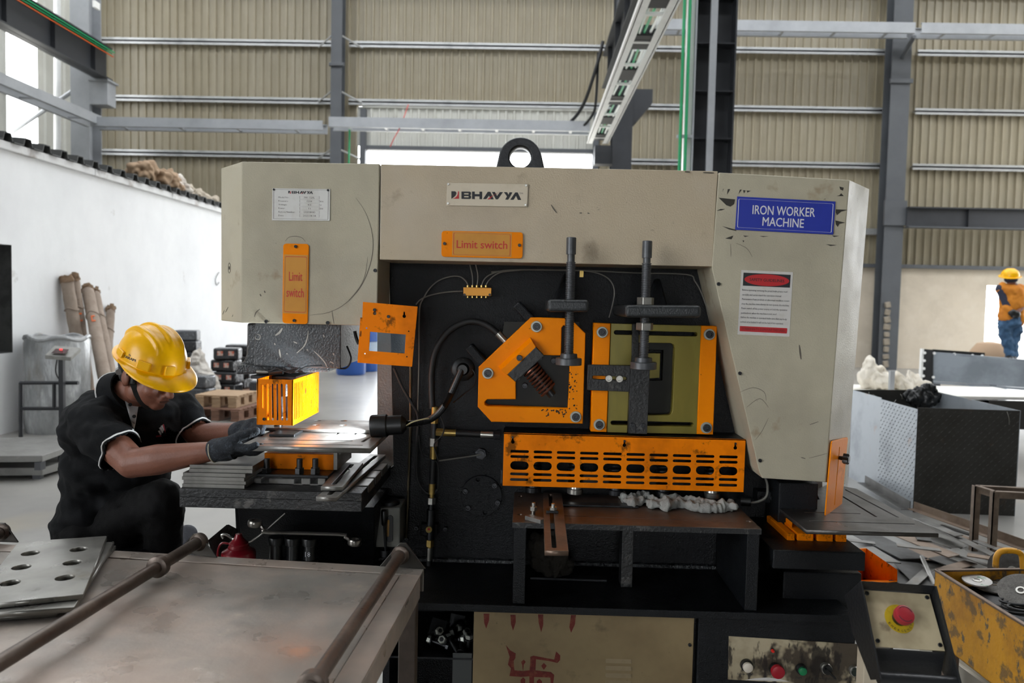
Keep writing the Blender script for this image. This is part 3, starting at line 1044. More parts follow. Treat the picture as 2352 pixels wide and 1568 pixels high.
# ---- punch head: casting, ram block, flange
ng = MB()
prof = [(1.0, 742), (.98, 780), (.9, 815), (.6, 832), (0.0, 840)]
rings = []
for f, y in prof:
    xl_ = 542 + 25 * f
    p, q = X(xl_, y, 2.42), X(790, y, 2.42)
    rings.append([p, q, back(q, 2.68), back(p, 2.68)])
ng.rings(rings)
ng.build('punch_head', m_grey, mach, bevel=.006, smooth=True)
MB().loft([X(541, 838, 2.37), X(756, 840, 2.40), back(X(756, 840, 2.40), 2.62), back(X(541, 838, 2.37), 2.62)],
          [X(541, 860, 2.37), X(756, 854, 2.40), back(X(756, 854, 2.40), 2.62), back(X(541, 860, 2.37), 2.62)]).build('head_flange', m_grey, mach, bevel=.006)
q = [X(586, 735, 2.37), X(783, 738, 2.37), X(782, 846, 2.37), X(583, 840, 2.37)]
MB().loft(q, [back(p, 2.50) for p in q]).build('ram_block', m_grey, mach, bevel=.003)
MB().box(X(575, 862, 2.36), back(X(680, 872, 2.36), 2.55)).build('head_shim', m_bsteel, mach, bevel=.002)
hs = thing('head_sensor', X(640, 852, 2.34), parent=mach)
MB().cyl(X(590, 853, 2.345), X(620, 854, 2.345), .006, n=10).build('probe', m_silver, hs, smooth=True)
MB().cyl(X(618, 854, 2.345), X(650, 852, 2.345), .010, n=10).build('probe_body', m_bakelite, hs, smooth=True)
MB().tube([X(650, 852, 2.345), X(690, 848, 2.34), X(705, 842, 2.345), X(740, 840, 2.36)], .003, 6).build('probe_lead', m_blackr, hs, smooth=True)
MB().tube([X(598, 842, 2.345), X(615, 852, 2.33), X(636, 846, 2.335), X(668, 856, 2.33), X(690, 843, 2.34)], .0022, 6).build('tie_wire', m_blackr, hs, smooth=True)
MB().tube([X(797, 795, 2.42), X(806, 820, 2.40), X(802, 838, 2.40), X(792, 846, 2.40), X(775, 845, 2.38)], .003, 6).build('sensor_lead', m_blackr, mach, smooth=True)
MB().tube([X(815, 760, 2.42), X(818, 775, 2.42), X(824, 790, 2.42)], .006, 6).build('sensor_lead', m_blackr, mach, smooth=True)

# stripper cage: slotted front and side
YG0, YG1 = 2.24, 2.52
cg = thing('stripper_cage', X(660, 960, 2.36), parent=mach)
fr = [(590, 870), (673, 872), (673, 977), (592, 975)]
hol = [slot(603.5 + i * 10.8, 883 + i * .2, 604.5 + i * 10.8, 963, 2.6) for i in range(1, 6)] + [slot(603.5, 886, 604, 935, 2.6)]
plate('slotted_front', fr, YG0, .004, m_orange2, cg, hol, bevel=.0004)
pa, pb = X(673, 872, YG0), X(673, 977, YG0)
L = YG1 - YG0
hgt = pa.z - pb.z
mt = frame3(pb, (0, 1, 0), (0, 0, 1))
hs_ = [slot(.018 + i * .0155, .018, .018 + i * .0155, hgt - .014, .0046) for i in range(17)]
put_mesh('slotted_side', flat_mesh('slotted_side', [(0, 0), (L, 0), (L, hgt), (0, hgt)], hs_, .004, mt, .0003), m_orange2, cg)
pa2 = X(590, 870, YG0)
mt = frame3(Vector((pa2.x + .004, YG0, pb.z)), (0, 1, 0), (0, 0, 1))
put_mesh('slotted_side', flat_mesh('slotted_side', [(0, 0), (L, 0), (L, hgt), (0, hgt)], hs_, .004, mt, .0003), m_orange2, cg)
socket_bolt('cage_screw', X(607, 962, YG0), (0, -1, 0), .0045, .004, cg, m_bsteel)
pc = X(640, 870, 2.38)
MB().lathe(pc, (0, 0, -1), [(0, .05), (.05, .05), (.05, .03), (.12, .028), (.12, .014), (hgt + .02, .013)], 20).build('punch', m_bsteel, mach, smooth=True, ang=30)

# hanging orange guard plate with a clear pane
G = lambda x, y: (820 + x / 3.7325, 580 + y / 3.7325)
YO = 2.335
gp = thing('swing_guard', X(890, 770, YO), parent=mach)
plate('guard_plate', [G(50, 422), G(520, 462), G(472, 978), G(22, 944), G(45, 560)], YO, .003, m_orange2, gp,
      [[G(112, 678), G(418, 702), G(408, 865), G(102, 842)], keyhole(*G(152, 520), 4, 1.8, 8), keyhole(*G(405, 545), 4, 1.8, 9), circ(*G(82, 647), 1.8, 8), circ(*G(443, 674), 1.8, 8), circ(*G(427, 892), 1.8, 8), circ(*G(67, 866), 1.8, 8)], bevel=.0004)
p4 = [X(*G(28, 556), YO), X(*G(46, 560), YO), X(*G(24, 944), YO), X(*G(4, 942), YO)]
MB().loft(p4, [p + Vector((0, .018, 0)) for p in p4]).build('guard_return', m_orange2, gp)
mgl = bpy.data.materials.new('clear acrylic')
mgl.use_nodes = True
nt = mgl.node_tree
nt.nodes.clear()
o_ = nt.nodes.new('ShaderNodeOutputMaterial')
mx_ = nt.nodes.new('ShaderNodeMixShader')
tr_ = nt.nodes.new('ShaderNodeBsdfTransparent')
gl_ = nt.nodes.new('ShaderNodeBsdfGlossy')
tr_.inputs[0].default_value = (.86, .9, .93, 1)
gl_.inputs['Roughness'].default_value = .08
gl_.inputs[0].default_value = (.8, .9, 1, 1)
mx_.inputs[0].default_value = .1
nt.links.new(tr_.outputs[0], mx_.inputs[1])
nt.links.new(gl_.outputs[0], mx_.inputs[2])
nt.links.new(mx_.outputs[0], o_.inputs[0])
plate('clear_pane', [G(100, 665), G(430, 690), G(420, 877), G(90, 855)], YO + .004, .002, mgl, gp, bevel=0)
for a, b in (G(152, 490), G(270, 548)):
    socket_bolt('screw', X(a, b, YO), (0, -1, 0), .0048, .005, gp, m_bsteel)

# ---- punch bed with T-slots, legs below
YP0 = 2.10
zb = X(620, 1127, YP0).z
xb0, xb1 = X(412, 1127, YP0).x, X(831, 1130, YP0).x
zb1 = X(620, 1170, YP0).z
bed = thing('punch_bed', ((xb0 + xb1) / 2, 2.3, zb1), parent=mach)
MB().box((xb0, YP0, zb1), (xb1, 2.56, zb - .02)).build('bed_body', m_black2, bed, bevel=.002)
for a, b in ((0, .075), (.09, .18), (.195, .285), (.30, .4)):
    MB().box((xb0, YP0 + a, zb - .025), (xb1, YP0 + b, zb)).build('bed_strip', m_plate if a else m_black2, bed, bevel=.0015)
MB().loft([X(545, 1165, 2.3), X(860, 1165, 2.3), back(X(860, 1165, 2.3), 2.56), back(X(545, 1165, 2.3), 2.56)],
          [X(560, 1300, 2.46), X(860, 1300, 2.46), back(X(860, 1300, 2.46), 2.56), back(X(560, 1300, 2.46), 2.56)]).build('bed_support', m_black, bed, bevel=.003)
# die holder and clamp
dh = thing('die_holder', X(690, 1120, 2.2), parent=mach)
for a, b in ((582, 600), (617, 676), (692, 713), (730, 747)):
    MB().box(X(a, 1098, 2.19), back(X(b, 1124, 2.19), 2.34)).build('holder_block', m_plate, dh, bevel=.002)
MB().box(X(589, 1088, 2.165), back(X(754, 1099, 2.165), 2.30)).build('clamp_plate', m_bsteel, dh, bevel=.002)
for a in (613, 688, 724):
    bb = thing('clamp_bolt', X(a, 1090, 2.19), parent=dh)
    p = X(a, 1088, 2.19)
    MB().cyl(p, p + Vector((0, 0, .045)), .0085, n=14).build('stud', m_bsteel, bb, smooth=True)
    hexnut(MB(), p, (0, 0, 1), .0145, .018).build('nut', m_bsteel, bb, bevel=.001)
    MB().cyl(p - Vector((0, 0, .002)), p + Vector((0, 0, .002)), .018, n=16).build('washer', m_bsteel, bb)
MB().box(X(607, 1040, 2.235), back(X(766, 1080, 2.235), 2.42)).build('die_block', m_orange2, dh, bevel=.002)
q1 = X(766, 1039, 2.237)
MB().box((q1.x, 2.236, X(766, 1079, 2.236).z), (q1.x + .012, 2.42, q1.z)).build('die_block_face', m_plate, dh, bevel=.001)

# slotted punch table
YT = 2.12
zt_ = X(700, 1025, YT).z
tx = lambda a, b: (onz(a, b, zt_).x, onz(a, b, zt_).y)
q0, q1 = tx(549, 1023), tx(851, 1029)
r0, r1 = (q0[0] + .005, 2.46), (q1[0] + .0, 2.46)
slots = []
for (a, b, c, d) in ((617, 1009.5, 807, 1012), (579, 1018, 830, 1022), (770, 998, 786, 989), (802, 1005, 823, 991), (833, 1014, 856, 999)):
    A_, B_ = tx(a, b), tx(c, d)
    slots.append(slot(*A_, *B_, .0045))
hz = thing('punch_table', ((q0[0] + q1[0]) / 2, 2.3, zt_), parent=mach)
put_mesh('slotted_plate', flat_mesh('slotted_plate', [q0, q1, r1, r0], slots, .015, Matrix.Translation((0, 0, zt_)), .001), m_plate, hz)
c0, c1 = tx(640, 1003), tx(700, 990)
MB().box((c0[0] - .03, c0[1], zt_), (c1[0], c1[1], zt_ + .008)).build('die_insert', m_bsteel, hz, bevel=.002)

# ---- angle shear
H_ = lambda x, y: (1080 + x / 3.2, 520 + y / 3.2)
YA = 2.46
ash = thing('angle_shear', X(*H_(450, 1440), YA), parent=mach)
plate('shear_plate', [H_(*p) for p in ((445, 668), (735, 674), (848, 785), (828, 1450), (155, 1435), (55, 1325), (62, 1032))], YA, .07, m_orange, ash,
      [[H_(*p) for p in ((335, 1270), (335, 1140), (270, 1085), (480, 885), (540, 945), (668, 948), (672, 745), (685, 728), (748, 730), (735, 1030), (720, 1345), (125, 1320), (108, 1308), (106, 1290), (125, 1270))]], bevel=.002)
plate('shear_recess', [H_(250, 700), H_(800, 700), H_(800, 1400), H_(90, 1400), H_(90, 1250), H_(200, 1050)], YA + .05, .01, m_olived, ash, bevel=0)
rb = [X(*H_(*p), YA) for p in ((205, 1030), (440, 812), (482, 882), (272, 1086))]
nrm = Vector((0, -.026, 0))
mid = [rb[0].lerp(rb[3], .35) + nrm, rb[1].lerp(rb[2], .35) + nrm]
MB().add([rb[0], rb[1], rb[2], rb[3], mid[0], mid[1], rb[2] + nrm, rb[3] + nrm], [(0, 1, 5, 4), (4, 5, 6, 7), (0, 4, 7, 3), (1, 2, 6, 5), (2, 3, 7, 6), (0, 3, 2, 1)]).build('orange_rib', m_orange, ash, bevel=.001)
kb = [X(*H_(*p), YA - .026) for p in ((275, 1087), (482, 884), (545, 950), (332, 1142))]
MB().loft(kb, [p + Vector((0, .07, 0)) for p in kb]).build('blade_block', m_black2, ash, bevel=.002)
# spring
s0, s1 = X(*H_(440, 1040), YA - .0), X(*H_(578, 1208), YA - .0)
d_ = (s1 - s0)
u_ = Vector((0, 1, 0))
w_ = d_.normalized().cross(u_)
pts = []
for i in range(8 * 14 + 1):
    t = i / (8 * 14)
    a = 2 * math.pi * 8 * t
    pts.append(s0 + d_ * t + (u_ * math.cos(a) * .024 + w_ * math.sin(a)*.028))
MB().tube(pts, .0042, 7, 0).build('spring', m_copper, ash, smooth=True)
MB().cyl(s0 - d_ * .1, s1 + d_ * .2, .014, n=14).build('spring_rod', m_bsteel, ash, smooth=True)
for a, b in ((487, 735), (130, 1078), (775, 1398)):
    socket_bolt('socket_bolt', X(*H_(a, b), YA), (0, -1, 0), .0125, .013, ash, m_bsteel, washer=.0185, wmat=m_zinc)
socket_bolt('small_bolt', X(*H_(362, 965), YA - .026), (0, -1, 0), .0095, .01, ash, m_bsteel)
for a, b in ((612, 985), (402, 1168), (350, 1110), (512, 962)):
    socket_bolt('small_bolt', X(*H_(a, b), YA + .04), (0, -1, 0), .009, .012, ash, m_bsteel)
# lugs behind the plate
for a, b, c, d in ((1190, 702, 1222, 736), (1082, 800, 1115, 838)):
    p, q = X(a, b, 2.5), X(c, d, 2.5)
    dd = (q - p).normalized()
    MB().cbox((p + q) / 2, ((q - p).length * 1.3, .06, .03), Matrix((dd, Vector((0, 1, 0)), dd.cross(Vector((0, 1, 0))))).transposed()).build('frame_lug', m_black, mach, bevel=.006)

# ---- section shear
ssh = thing('section_shear', X(*H_(1350, 1520), YA), parent=mach)
plate('edge_strip', [H_(910, 708), H_(1033, 712), H_(1003, 1512), H_(886, 1506)], YA, .06, m_orange, ssh, bevel=.002)
plate('edge_strip', [H_(1700, 729), H_(1816, 732), H_(1786, 1530), H_(1667, 1526)], YA, .06, m_orange, ssh, bevel=.002)
plate('section_plate', [H_(1035, 712), H_(1698, 729), H_(1665, 1526), H_(1005, 1512)], YA + .006, .05, m_olive, ssh,
      [slot(*H_(1072, 778), *H_(1655, 792), 4.8), slot(*H_(1048, 1442), *H_(1625, 1455), 4.8), [H_(*p) for p in ((1235, 852), (1475, 857), (1497, 868), (1505, 890), (1487, 1355), (1478, 1378), (1460, 1386), (1225, 1386))]], bevel=.001)
plate('inner_die', [H_(1150, 800), H_(1560, 800), H_(1560, 1430), H_(1150, 1430)], YA + .046, .02, m_olived, ssh, [[H_(1300, 905), H_(1420, 908), H_(1412, 1130), H_(1300, 1132)]], bevel=.001)
plate('inner_die_lip', [H_(1305, 930), H_(1398, 930), H_(1392, 1112), H_(1305, 1118)], YA + .06, .02, m_olive, ssh, bevel=.001)
plate('arm', [H_(865, 1015), H_(1185, 1022), H_(1168, 1215), H_(858, 1202)], YA - .016, .016, m_black2, ssh, [slot(*H_(910, 1108), *H_(1140, 1118), 4)], bevel=.001)
plate('holddown_bar', [H_(1180, 1030), H_(1322, 1035), H_(1300, 1526), H_(1160, 1521)], YA - .026, .028, m_black2, ssh, bevel=.001)
plate('holddown_post', [H_(1192, 715), H_(1240, 716), H_(1236, 1040), H_(1186, 1036)], YA - .006, .02, m_black2, ssh, bevel=.001)
for a, b in ((970, 777), (1757, 793), (948, 1455), (1735, 1478)):
    socket_bolt('socket_bolt', X(*H_(a, b), YA), (0, -1, 0), .0125, .013, ssh, m_bsteel, washer=.0185, wmat=m_zinc)
for a, b in ((1017, 1115), (1095, 1118)):
    socket_bolt('arm_bolt', X(*H_(a, b), YA - .016), (0, -1, 0), .0115, .012, ssh, m_silver)
for a, b in ((1193, 1460), (1272, 1462), (1220, 785)):
    socket_bolt('small_bolt', X(*H_(a, b), YA - (.026 if b > 1000 else .006)), (0, -1, 0), .008, .006, ssh, m_bsteel)

# ---- hold-down screws on their brackets
YR = 2.285


def screw_post(cx0, y0, cx1, y1, ycap, ythr, br, nuts, nm):
    t = thing(nm, X(cx1, y1, YR), parent=mach)
    f = lambda y: X(cx0 + (cx1 - cx0) * (y - y0) / (y1 - y0), y, YR)
    k = YR / FPX
    MB().lathe(f(y0), f(ycap) - f(y0), [(0, 10 * k), (.002, 11.2 * k), ((f(ycap) - f(y0)).length, 11.2 * k)], 24).build('cap', m_rod, t, smooth=True, ang=30)
    MB().cyl(f(ycap), f(ythr), 8.6 * k, n=20).build('neck', m_rod, t, smooth=True)
    ax = f(y1) - f(ythr)
    L = ax.length - .018
    pr = []
    n = int(L / .0052)
    for i in range(n):
        h = L * i / n
        pr += [(h, 9.3 * k), (h + L / n * .25, 11 * k), (h + L / n * .6, 11 * k), (h + L / n * .8, 9.3 * k)]
    pr.append((L, 9.3 * k))
    MB().lathe(f(ythr), ax, pr, 18).build('thread', m_rod, t, smooth=True, ang=25)
    p = f(y1)
    up = -ax.normalized()
    MB().lathe(p, up, [(0, 29 * k), (.001, 30 * k), (.019, 30 * k), (.021, 29 * k), (.021, 20 * k), (.034, 19 * k), (.034, 10 * k)], 32).build('foot_disc', m_rod, t, smooth=True, ang=30)
    for ny in nuts:
        hexnut(MB(), f(ny), up, 20 * k, 17 * k, .35).build('hex_nut', m_silver, t, bevel=.0015)
    a = [X(br[0], br[1], YR - .045), X(br[2], br[1] + 1, YR - .045), X(br[2], br[3], YR - .045), X(br[0], br[3], YR - .045)]
    MB().loft(a, [back(p_, 2.56) for p_ in a]).build('bracket', m_cast, t, bevel=.01, seg=3)
    return t


sp1 = screw_post(1312.5, 545, 1306, 838, 584, 601, (1257, 687, 1353, 716), [], 'hold_down_screw')
sp2 = screw_post(1487, 553, 1477.5, 847, 592, 604, (1436, 700, 1611, 729), [700, 758], 'hold_down_screw')
for a, b, c, d, tpar in ((1285, 630, 1310, 690, sp1), (1494, 640, 1514, 702, sp2)):
    q = [X(a + 8, b, 2.54), X(c, b, 2.54), X(c + 6, d, 2.54), X(a - 14, d, 2.54)]
    MB().loft(q, [p_ + Vector((0, -.03 - .09 * (i > 1), 0)) for i, p_ in enumerate(q)]).build('gusset', m_black, tpar, bevel=.008, seg=3)

# ---- shear guard
J = lambda x, y: (1130 + x / 3.484, 970 + y / 3.484)
YQ = 2.42
sgd = thing('shear_guard', X(*J(1060, 520), YQ), parent=mach)
hl = []
for k in range(10):
    x0, dy = 148 + 185.7 * k, 4.9 * k
    if k == 0:
        dy = 0
    for yy, hh in ((230, 11), (272, 11), (343, 34), (411, 11), (456, 11)):
        sh = -4 * (yy - 230) / 226
        r_ = hh / 3.484
        a, b = J(x0 + sh + hh, yy + dy), J(x0 + sh + 148 - hh, yy + dy + 3)
        hl.append(slot(*a, *b, r_))
hl += [keyhole(*J(167, 155), 4.2, 1.8, 9), keyhole(*J(1060, 182), 4.2, 1.8, 9), keyhole(*J(1948, 203), 4.2, 1.8, 9)]
plate('guard_face', [J(97, 82), J(2030, 135), J(2013, 557), J(85, 505)], YQ, .003, m_orange2, sgd, hl, bevel=.0004)
a, b = X(*J(97, 84), YQ), X(*J(2030, 137), YQ)
MB().loft([a, b, back(b, 2.56), back(a, 2.56)], [p_ - Vector((0, 0, .003)) for p_ in (a, b, back(b, 2.56), back(a, 2.56))]).build('guard_top', m_black, sgd)
for xx in (85, 2010):
    p_, q_ = X(*J(xx + 6, 90 if xx < 99 else 140), YQ + .004), X(*J(xx, 500 if xx < 99 else 555), YQ + .004)
    MB().box((p_.x - .0015, YQ + .004, q_.z), (p_.x + .0015, 2.55, p_.z)).build('guard_end', m_black, sgd)
for a, b in ((165, 118), (1060, 148), (1948, 168)):
    socket_bolt('guard_screw', X(*J(a, b), YQ), (0, -1, 0), .0035, .004, sgd, m_bsteel)
for i, (a, b) in enumerate(((330, 535), (665, 548), (990, 557), (1370, 567), (1758, 580))):
    p_ = X(*J(a, b + 18), 2.475)
    hd = thing('hold_down_foot', p_, parent=mach)
    MB().lathe(p_, (0, 0, 1), [(0, .024), (.001, .026), (.016, .026), (.018, .022), (.03, .02)], 24).build('disc', m_silver if i in (1, 4) else m_bsteel, hd, smooth=True, ang=30)
    pts = []
    for j in range(6 * 12 + 1):
        t = j / 72
        pts.append(p_ + Vector((.022 * math.cos(12 * math.pi * t), .022 * math.sin(12 * math.pi * t), .03 + .085 * t)))
    MB().tube(pts, .0045, 6, 0).build('spring', m_bsteel, hd, smooth=True)
MB().box(X(*J(70, 380), 2.53), back(X(*J(1990, 540), 2.53), 2.55)).build('blade_beam', m_bsteel, mach, bevel=.002)

# ---- shear worktable
YW = 2.19
zw = X(1450, 1206, YW).z
xw0, xw1 = X(1177, 1197, YW).x, X(1749, 1214, YW).x
wt = thing('shear_table', ((xw0 + xw1) / 2, 2.35, .58), parent=mach)
ga, gb = onz(1296, 1184, zw), onz(1692, 1198, zw)
hh_ = [slot(ga.x, ga.y, gb.x, gb.y, .0018)]
for a, b in ((1195, 1139), (1194, 1181), (1720, 1197)):
    pq = onz(a, b, zw)
    hh_.append(circ(pq.x, pq.y, .008, 12))
put_mesh('table_plate', flat_mesh('table_plate', [(xw0, YW), (xw1, YW), (xw1 + .0, 2.54), (xw0, 2.54)], hh_, .016, Matrix.Translation((0, 0, zw)), .001), m_rustplate, wt)
MB().box((xw0, YW - .001, zw - .0165), (xw1, YW + .0015, zw - .001)).build('worn_edge', m_black2, wt)
zbp = X(1090, 1289, YBD).z
for a, c, yy0, th in ((1193, 1193, YW + .004, .036), (1729, 1729, YW + .004, .036), (1441, 1441, YW + .16, .036)):
    xc = X(a, 1300, YW).x if a != 1441 else X(1441, 1280, YW + .16).x
    o = MB().box((xc - th / 2, yy0, zbp), (xc + th / 2, 2.53 if a != 1441 else YW + .22, zw - .016)).build('table_leg', m_black2 if a == 1441 else m_black, wt, bevel=.002)
gbar = thing('guide_bar', X(1275, 1200, 2.2), parent=mach)
zg = zw + .014
f0, f1, k0, k1 = onz(1251, 1264, zg), onz(1306, 1265, zg), onz(1247, 1130, zg), onz(1290, 1132, zg)
s0_, s1_ = onz(1273, 1256, zg), onz(1264, 1135, zg)
put_mesh('slotted_bar', flat_mesh('slotted_bar', [(p_.x, p_.y) for p_ in (f0, f1, k1, k0)], [slot(s0_.x, s0_.y, s1_.x, s1_.y, .0062)], .013, Matrix.Translation((0, 0, zg)), .0008), m_rustplate, gbar)
p_ = onz(1270, 1176, zg)
MB().box((p_.x - .02, p_.y - .012, zg), (p_.x + .016, p_.y + .012, zg + .008)).build('clamp_block', m_bsteel, gbar, bevel=.001)
hexnut(MB(), p_ + Vector((0, 0, .008)), (0, 0, 1), .012, .008).cyl(p_ + Vector((0, 0, .016)), p_ + Vector((0, 0, .026)), .006, n=12).build('clamp_nut', m_silver, gbar)
p_ = onz(1225, 1172, zw + .014)
MB().cyl(p_ - Vector((0, 0, .012)), p_ + Vector((0, 0, .024)), .006, n=12).build('stop_bolt', m_silver, gbar, smooth=True)
hexnut(MB(), p_, (0, 0, 1), .0115, .012).build('stop_nut', m_silver, gbar, bevel=.001)
a_, b_ = onz(1212, 1182, zw + .012), onz(1248, 1192, zw + .012)
d2 = (b_ - a_).normalized()
MB().cbox((a_ + b_) / 2 - Vector((0, 0, .006)), ((b_ - a_).length, .025, .012), Matrix.Rotation(math.atan2(d2.y, d2.x), 3, 'Z')).build('stop_arm', m_plate, gbar, bevel=.001)

# ---- base plate and lower cabinet
Yb0 = 2.18
xq0, xq1 = X(560, 1380, Yb0).x, X(1962, 1420, Yb0).x
MB().box((xq0, Yb0, zbp - .022), (xq1, 2.95, zbp)).build('base_plate', m_black, mach, bevel=.002)
m_dcream = M('grimy shaded cream door', 0x8d7a58, 0.5, 0, [(0x746143, 4, .42, .68, .85), (0x9c8a66, 2, .55, .75, .7), (0x4e3f2a, 9, .6, .72, .6), (0x2f251a, 34, .69, .75, .6)], bump=.08, bs=60)  # dirt layers; base also darkened for the weak light low on the machine
YD = 2.215
cab = thing('base_cabinet', (.2, 2.4, 0), parent=mach)
xd0, xd1 = X(1087, 1480, YD).x, X(1593, 1480, YD).x
zd1 = zbp - .024
m_louv = M('lighter cream louvre', 0xa08f72, .5, 0, [(0x7a6848, 12, .5, .7, .7)])  # lighter cream than the door panel
dr = thing('cabinet_door', ((xd0 + xd1) / 2, YD, 0), parent=cab)
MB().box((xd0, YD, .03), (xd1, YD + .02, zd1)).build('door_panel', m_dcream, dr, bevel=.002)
for k in range(6):
    p_, q_ = X(1391, 1512 + k * 16.5, YD), X(1450, 1521 + k * 16.5, YD)
    MB().add([p_, Vector((q_.x, YD, p_.z)), Vector((q_.x, YD - .008, q_.z)), Vector((p_.x, YD - .008, q_.z)), Vector((p_.x, YD, q_.z)), Vector((q_.x, YD, q_.z))],
             [(0, 1, 2, 3), (3, 2, 5, 4), (0, 3, 4), (1, 5, 2)]).build('louvre', m_louv, dr, bevel=.0012)
socket_bolt('door_screw', X(1584, 1480, YD), (0, -1, 0), .005, .005, dr, m_bsteel)
# red finger-painted marks
K = lambda x, y: (950 + x / 3.36, 1380 + y / 3.36)
m_redmark = M('dried red powder paint', 0x6a2016, 0.7, 0, [(0x8c5a3c, 40, .5, .68, .7), (0x4a0f12, 25, .5, .7, .8)])
for pts in ([(540, 97), (585, 97), (582, 150), (560, 212), (545, 170)], [(747, 106), (788, 106), (788, 165), (768, 228), (752, 180)], [(960, 103), (1001, 103), (1000, 185), (984, 242), (965, 165)], [(1215, 108), (1253, 108), (1245, 180), (1215, 245), (1202, 200)],
            [(712, 340), (745, 380), (788, 405), (785, 440), (772, 460), (778, 535), (845, 540), (895, 535), (900, 480), (900, 430), (925, 422), (1085, 452), (1100, 388), (1132, 420), (1130, 455), (1110, 478), (1060, 465), (945, 448), (940, 535), (1060, 548), (1085, 570), (1075, 660), (1060, 660), (1055, 590), (930, 585), (928, 660), (893, 660), (893, 580), (830, 585), (740, 578), (752, 520), (728, 490), (742, 430), (725, 380)],
            [(830, 470), (850, 452), (865, 470), (850, 490), (845, 550), (838, 490)], [(985, 500), (1005, 478), (1027, 500), (1005, 530)], [(825, 610), (845, 588), (862, 605), (860, 660), (830, 660)], [(950, 620), (970, 600), (992, 620), (985, 660), (955, 660)]):
    plate('painted_mark', [K(*p_) for p_ in pts], YD - .0008, .0008, m_redmark, dr, bevel=0)
# control side
xk0, xk1 = X(1602, 1480, YD).x, xq1 + .02
MB().box((xk0, YD - .002, .03), (xk1, YD + .02, zd1)).build('control_door', m_black, cab, bevel=.003)
MB().box((xd0 + .002, YD + .03, 0), (xk1, 2.9, zd1)).build('cabinet_body', m_black, cab)
xn = X(972, 1480, YD).x
MB().box((xn - .12, YD - .0, 0), (xn - .10, 2.9, zd1)).build('cabinet_end', m_black, cab)
MB().box((xn - .10, 2.56, 0), (xd0, 2.6, zd1)).build('niche_back_or_dark_room', m_black, cab)
zsh = X(1000, 1500, 2.25).z
MB().box((xn - .10, YD + .01, zsh - .006), (xd0, 2.56, zsh)).build('niche_shelf', m_bsteel, cab)
m_cpanel = M('burnt control panel', 0xb0a489, 0.5, 0, [(0x8f8268, 8, .45, .65, .8), (0x3a3025, 6.5, .48, .54, .95), (0x1c1611, 20, .54, .60, .9, (1, 1, .4)), (0x5a452c, 3, .6, .7, .7)], bump=.2, bs=60)
L5 = lambda x, y: (1580 + x / 3.0466, 1200 + y / 3.0466)
YK = YD - .005
cp = plate('control_panel', [L5(287, 795), L5(1330, 858), L5(1325, 1160), L5(280, 1097)], YK, .003, m_cpanel, cab, bevel=.0005)
kpx = YK / FPX


def button(a, b, r, mat, nm, col=None, h=.018):
    t = thing(nm, X(*L5(a, b), YK), parent=cab)
    p_ = X(*L5(a, b), YK)
    MB().lathe(p_, (0, -1, 0), [(0, r * 1.25), (h * .6, r * 1.25), (h * .75, r * 1.12)], 24).build('collar', col or m_bakelite, t, smooth=True, ang=30)
    return t, p_


t, p_ = button(407, 992, .0145, None, 'signal_lamp')
MB().lathe(p_ + Vector((0, -.014, 0)), (0, -1, 0), [(0, .0145), (.008, .0145), (.010, .012)], 24).build('lens', M('milky lens', 0xd8cfc0, .3), t, smooth=True, ang=40)
t, p_ = button(607, 1010, .012, None, 'emergency_button')
MB().lathe(p_ + Vector((0, -.008, 0)), (0, -1, 0), [(0, .013), (.012, .013), (.014, .0195), (.022, .0205), (.027, .0185), (.029, .012)], 28).build('mushroom_cap', M('red button', 0x9a1424, .35), t, smooth=True, ang=30)
arcm = M('pale arrow print', 0xb98f8f, .5)
for k in range(3):
    a0 = k * 2.094 + .3
    oa = [(.0165 * math.cos(a0 + 1.5 * i / 8), .0165 * math.sin(a0 + 1.5 * i / 8)) for i in range(9)] + [(.0140 * math.cos(a0 + 1.5 * i / 8), .0140 * math.sin(a0 + 1.5 * i / 8)) for i in range(8, -1, -1)]
    put_mesh('arrow_mark', flat_mesh('arrow_mark', oa, [], .0004, frame3(p_ + Vector((0, -.0352, 0)), (1, 0, 0), (0, 0, 1))), arcm, t)
t, p_ = button(590, 890, .004, None, 'small_lamp', h=.006)
MB().lathe(p_ + Vector((0, -.004, 0)), (0, -1, 0), [(0, .0055), (.005, .005), (.008, .003)], 14).build('lens', M('red lens', 0xc02018, .3), t, smooth=True)
t, p_ = button(788, 1018, .0125, None, 'start_button', m_bsteel, .02)
MB().lathe(p_ + Vector((0, -.014, 0)), (0, -1, 0), [(0, .0115), (.008, .0115), (.009, .010)], 24).build('push_cap', M('green button', 0x12784a, .4), t, smooth=True, ang=40)
t, p_ = button(962, 1012, .0135, None, 'selector_switch', m_silver)
MB().lathe(p_ + Vector((0, -.013, 0)), (0, -1, 0), [(0, .0135), (.006, .0135)], 24).build('dial', m_bakelite, t, smooth=True, ang=40)
MB().cbox(p_ + Vector((.006, -.024, -.007)), (.036, .012, .006), (0, 42, 0)).build('pointer', m_bakelite, t, bevel=.001)
t, p_ = button(1158, 1030, .0125, None, 'move_button', m_silver)
MB().lathe(p_ + Vector((0, -.013, 0)), (0, -1, 0), [(0, .0115), (.005, .0115)], 24).build('push_cap', M('dark green button', 0x18231d, .4), t, smooth=True, ang=40)
for s, a, b in (('Signal light', (345, 1064), (452, 1066)), ('Start', (750, 1088), (797, 1091)), ('Point move Rushed up', (877, 1092), (1042, 1100)), ('Point move', (1103, 1106), (1210, 1113))):
    words('lettering', s, *L5(*a), *L5(*b), 5.2, YK, m_ink, cp, res=1, bold=.01)
plate('peeled_patch', [L5(400, 1100), L5(470, 1088), L5(560, 1083), L5(640, 1092), L5(710, 1112)], YK - .0004, .0004, m_white_p, cp, bevel=0)

# ---- fittings on the frame plate
YV = YBD - .05
kk = YBD / FPX
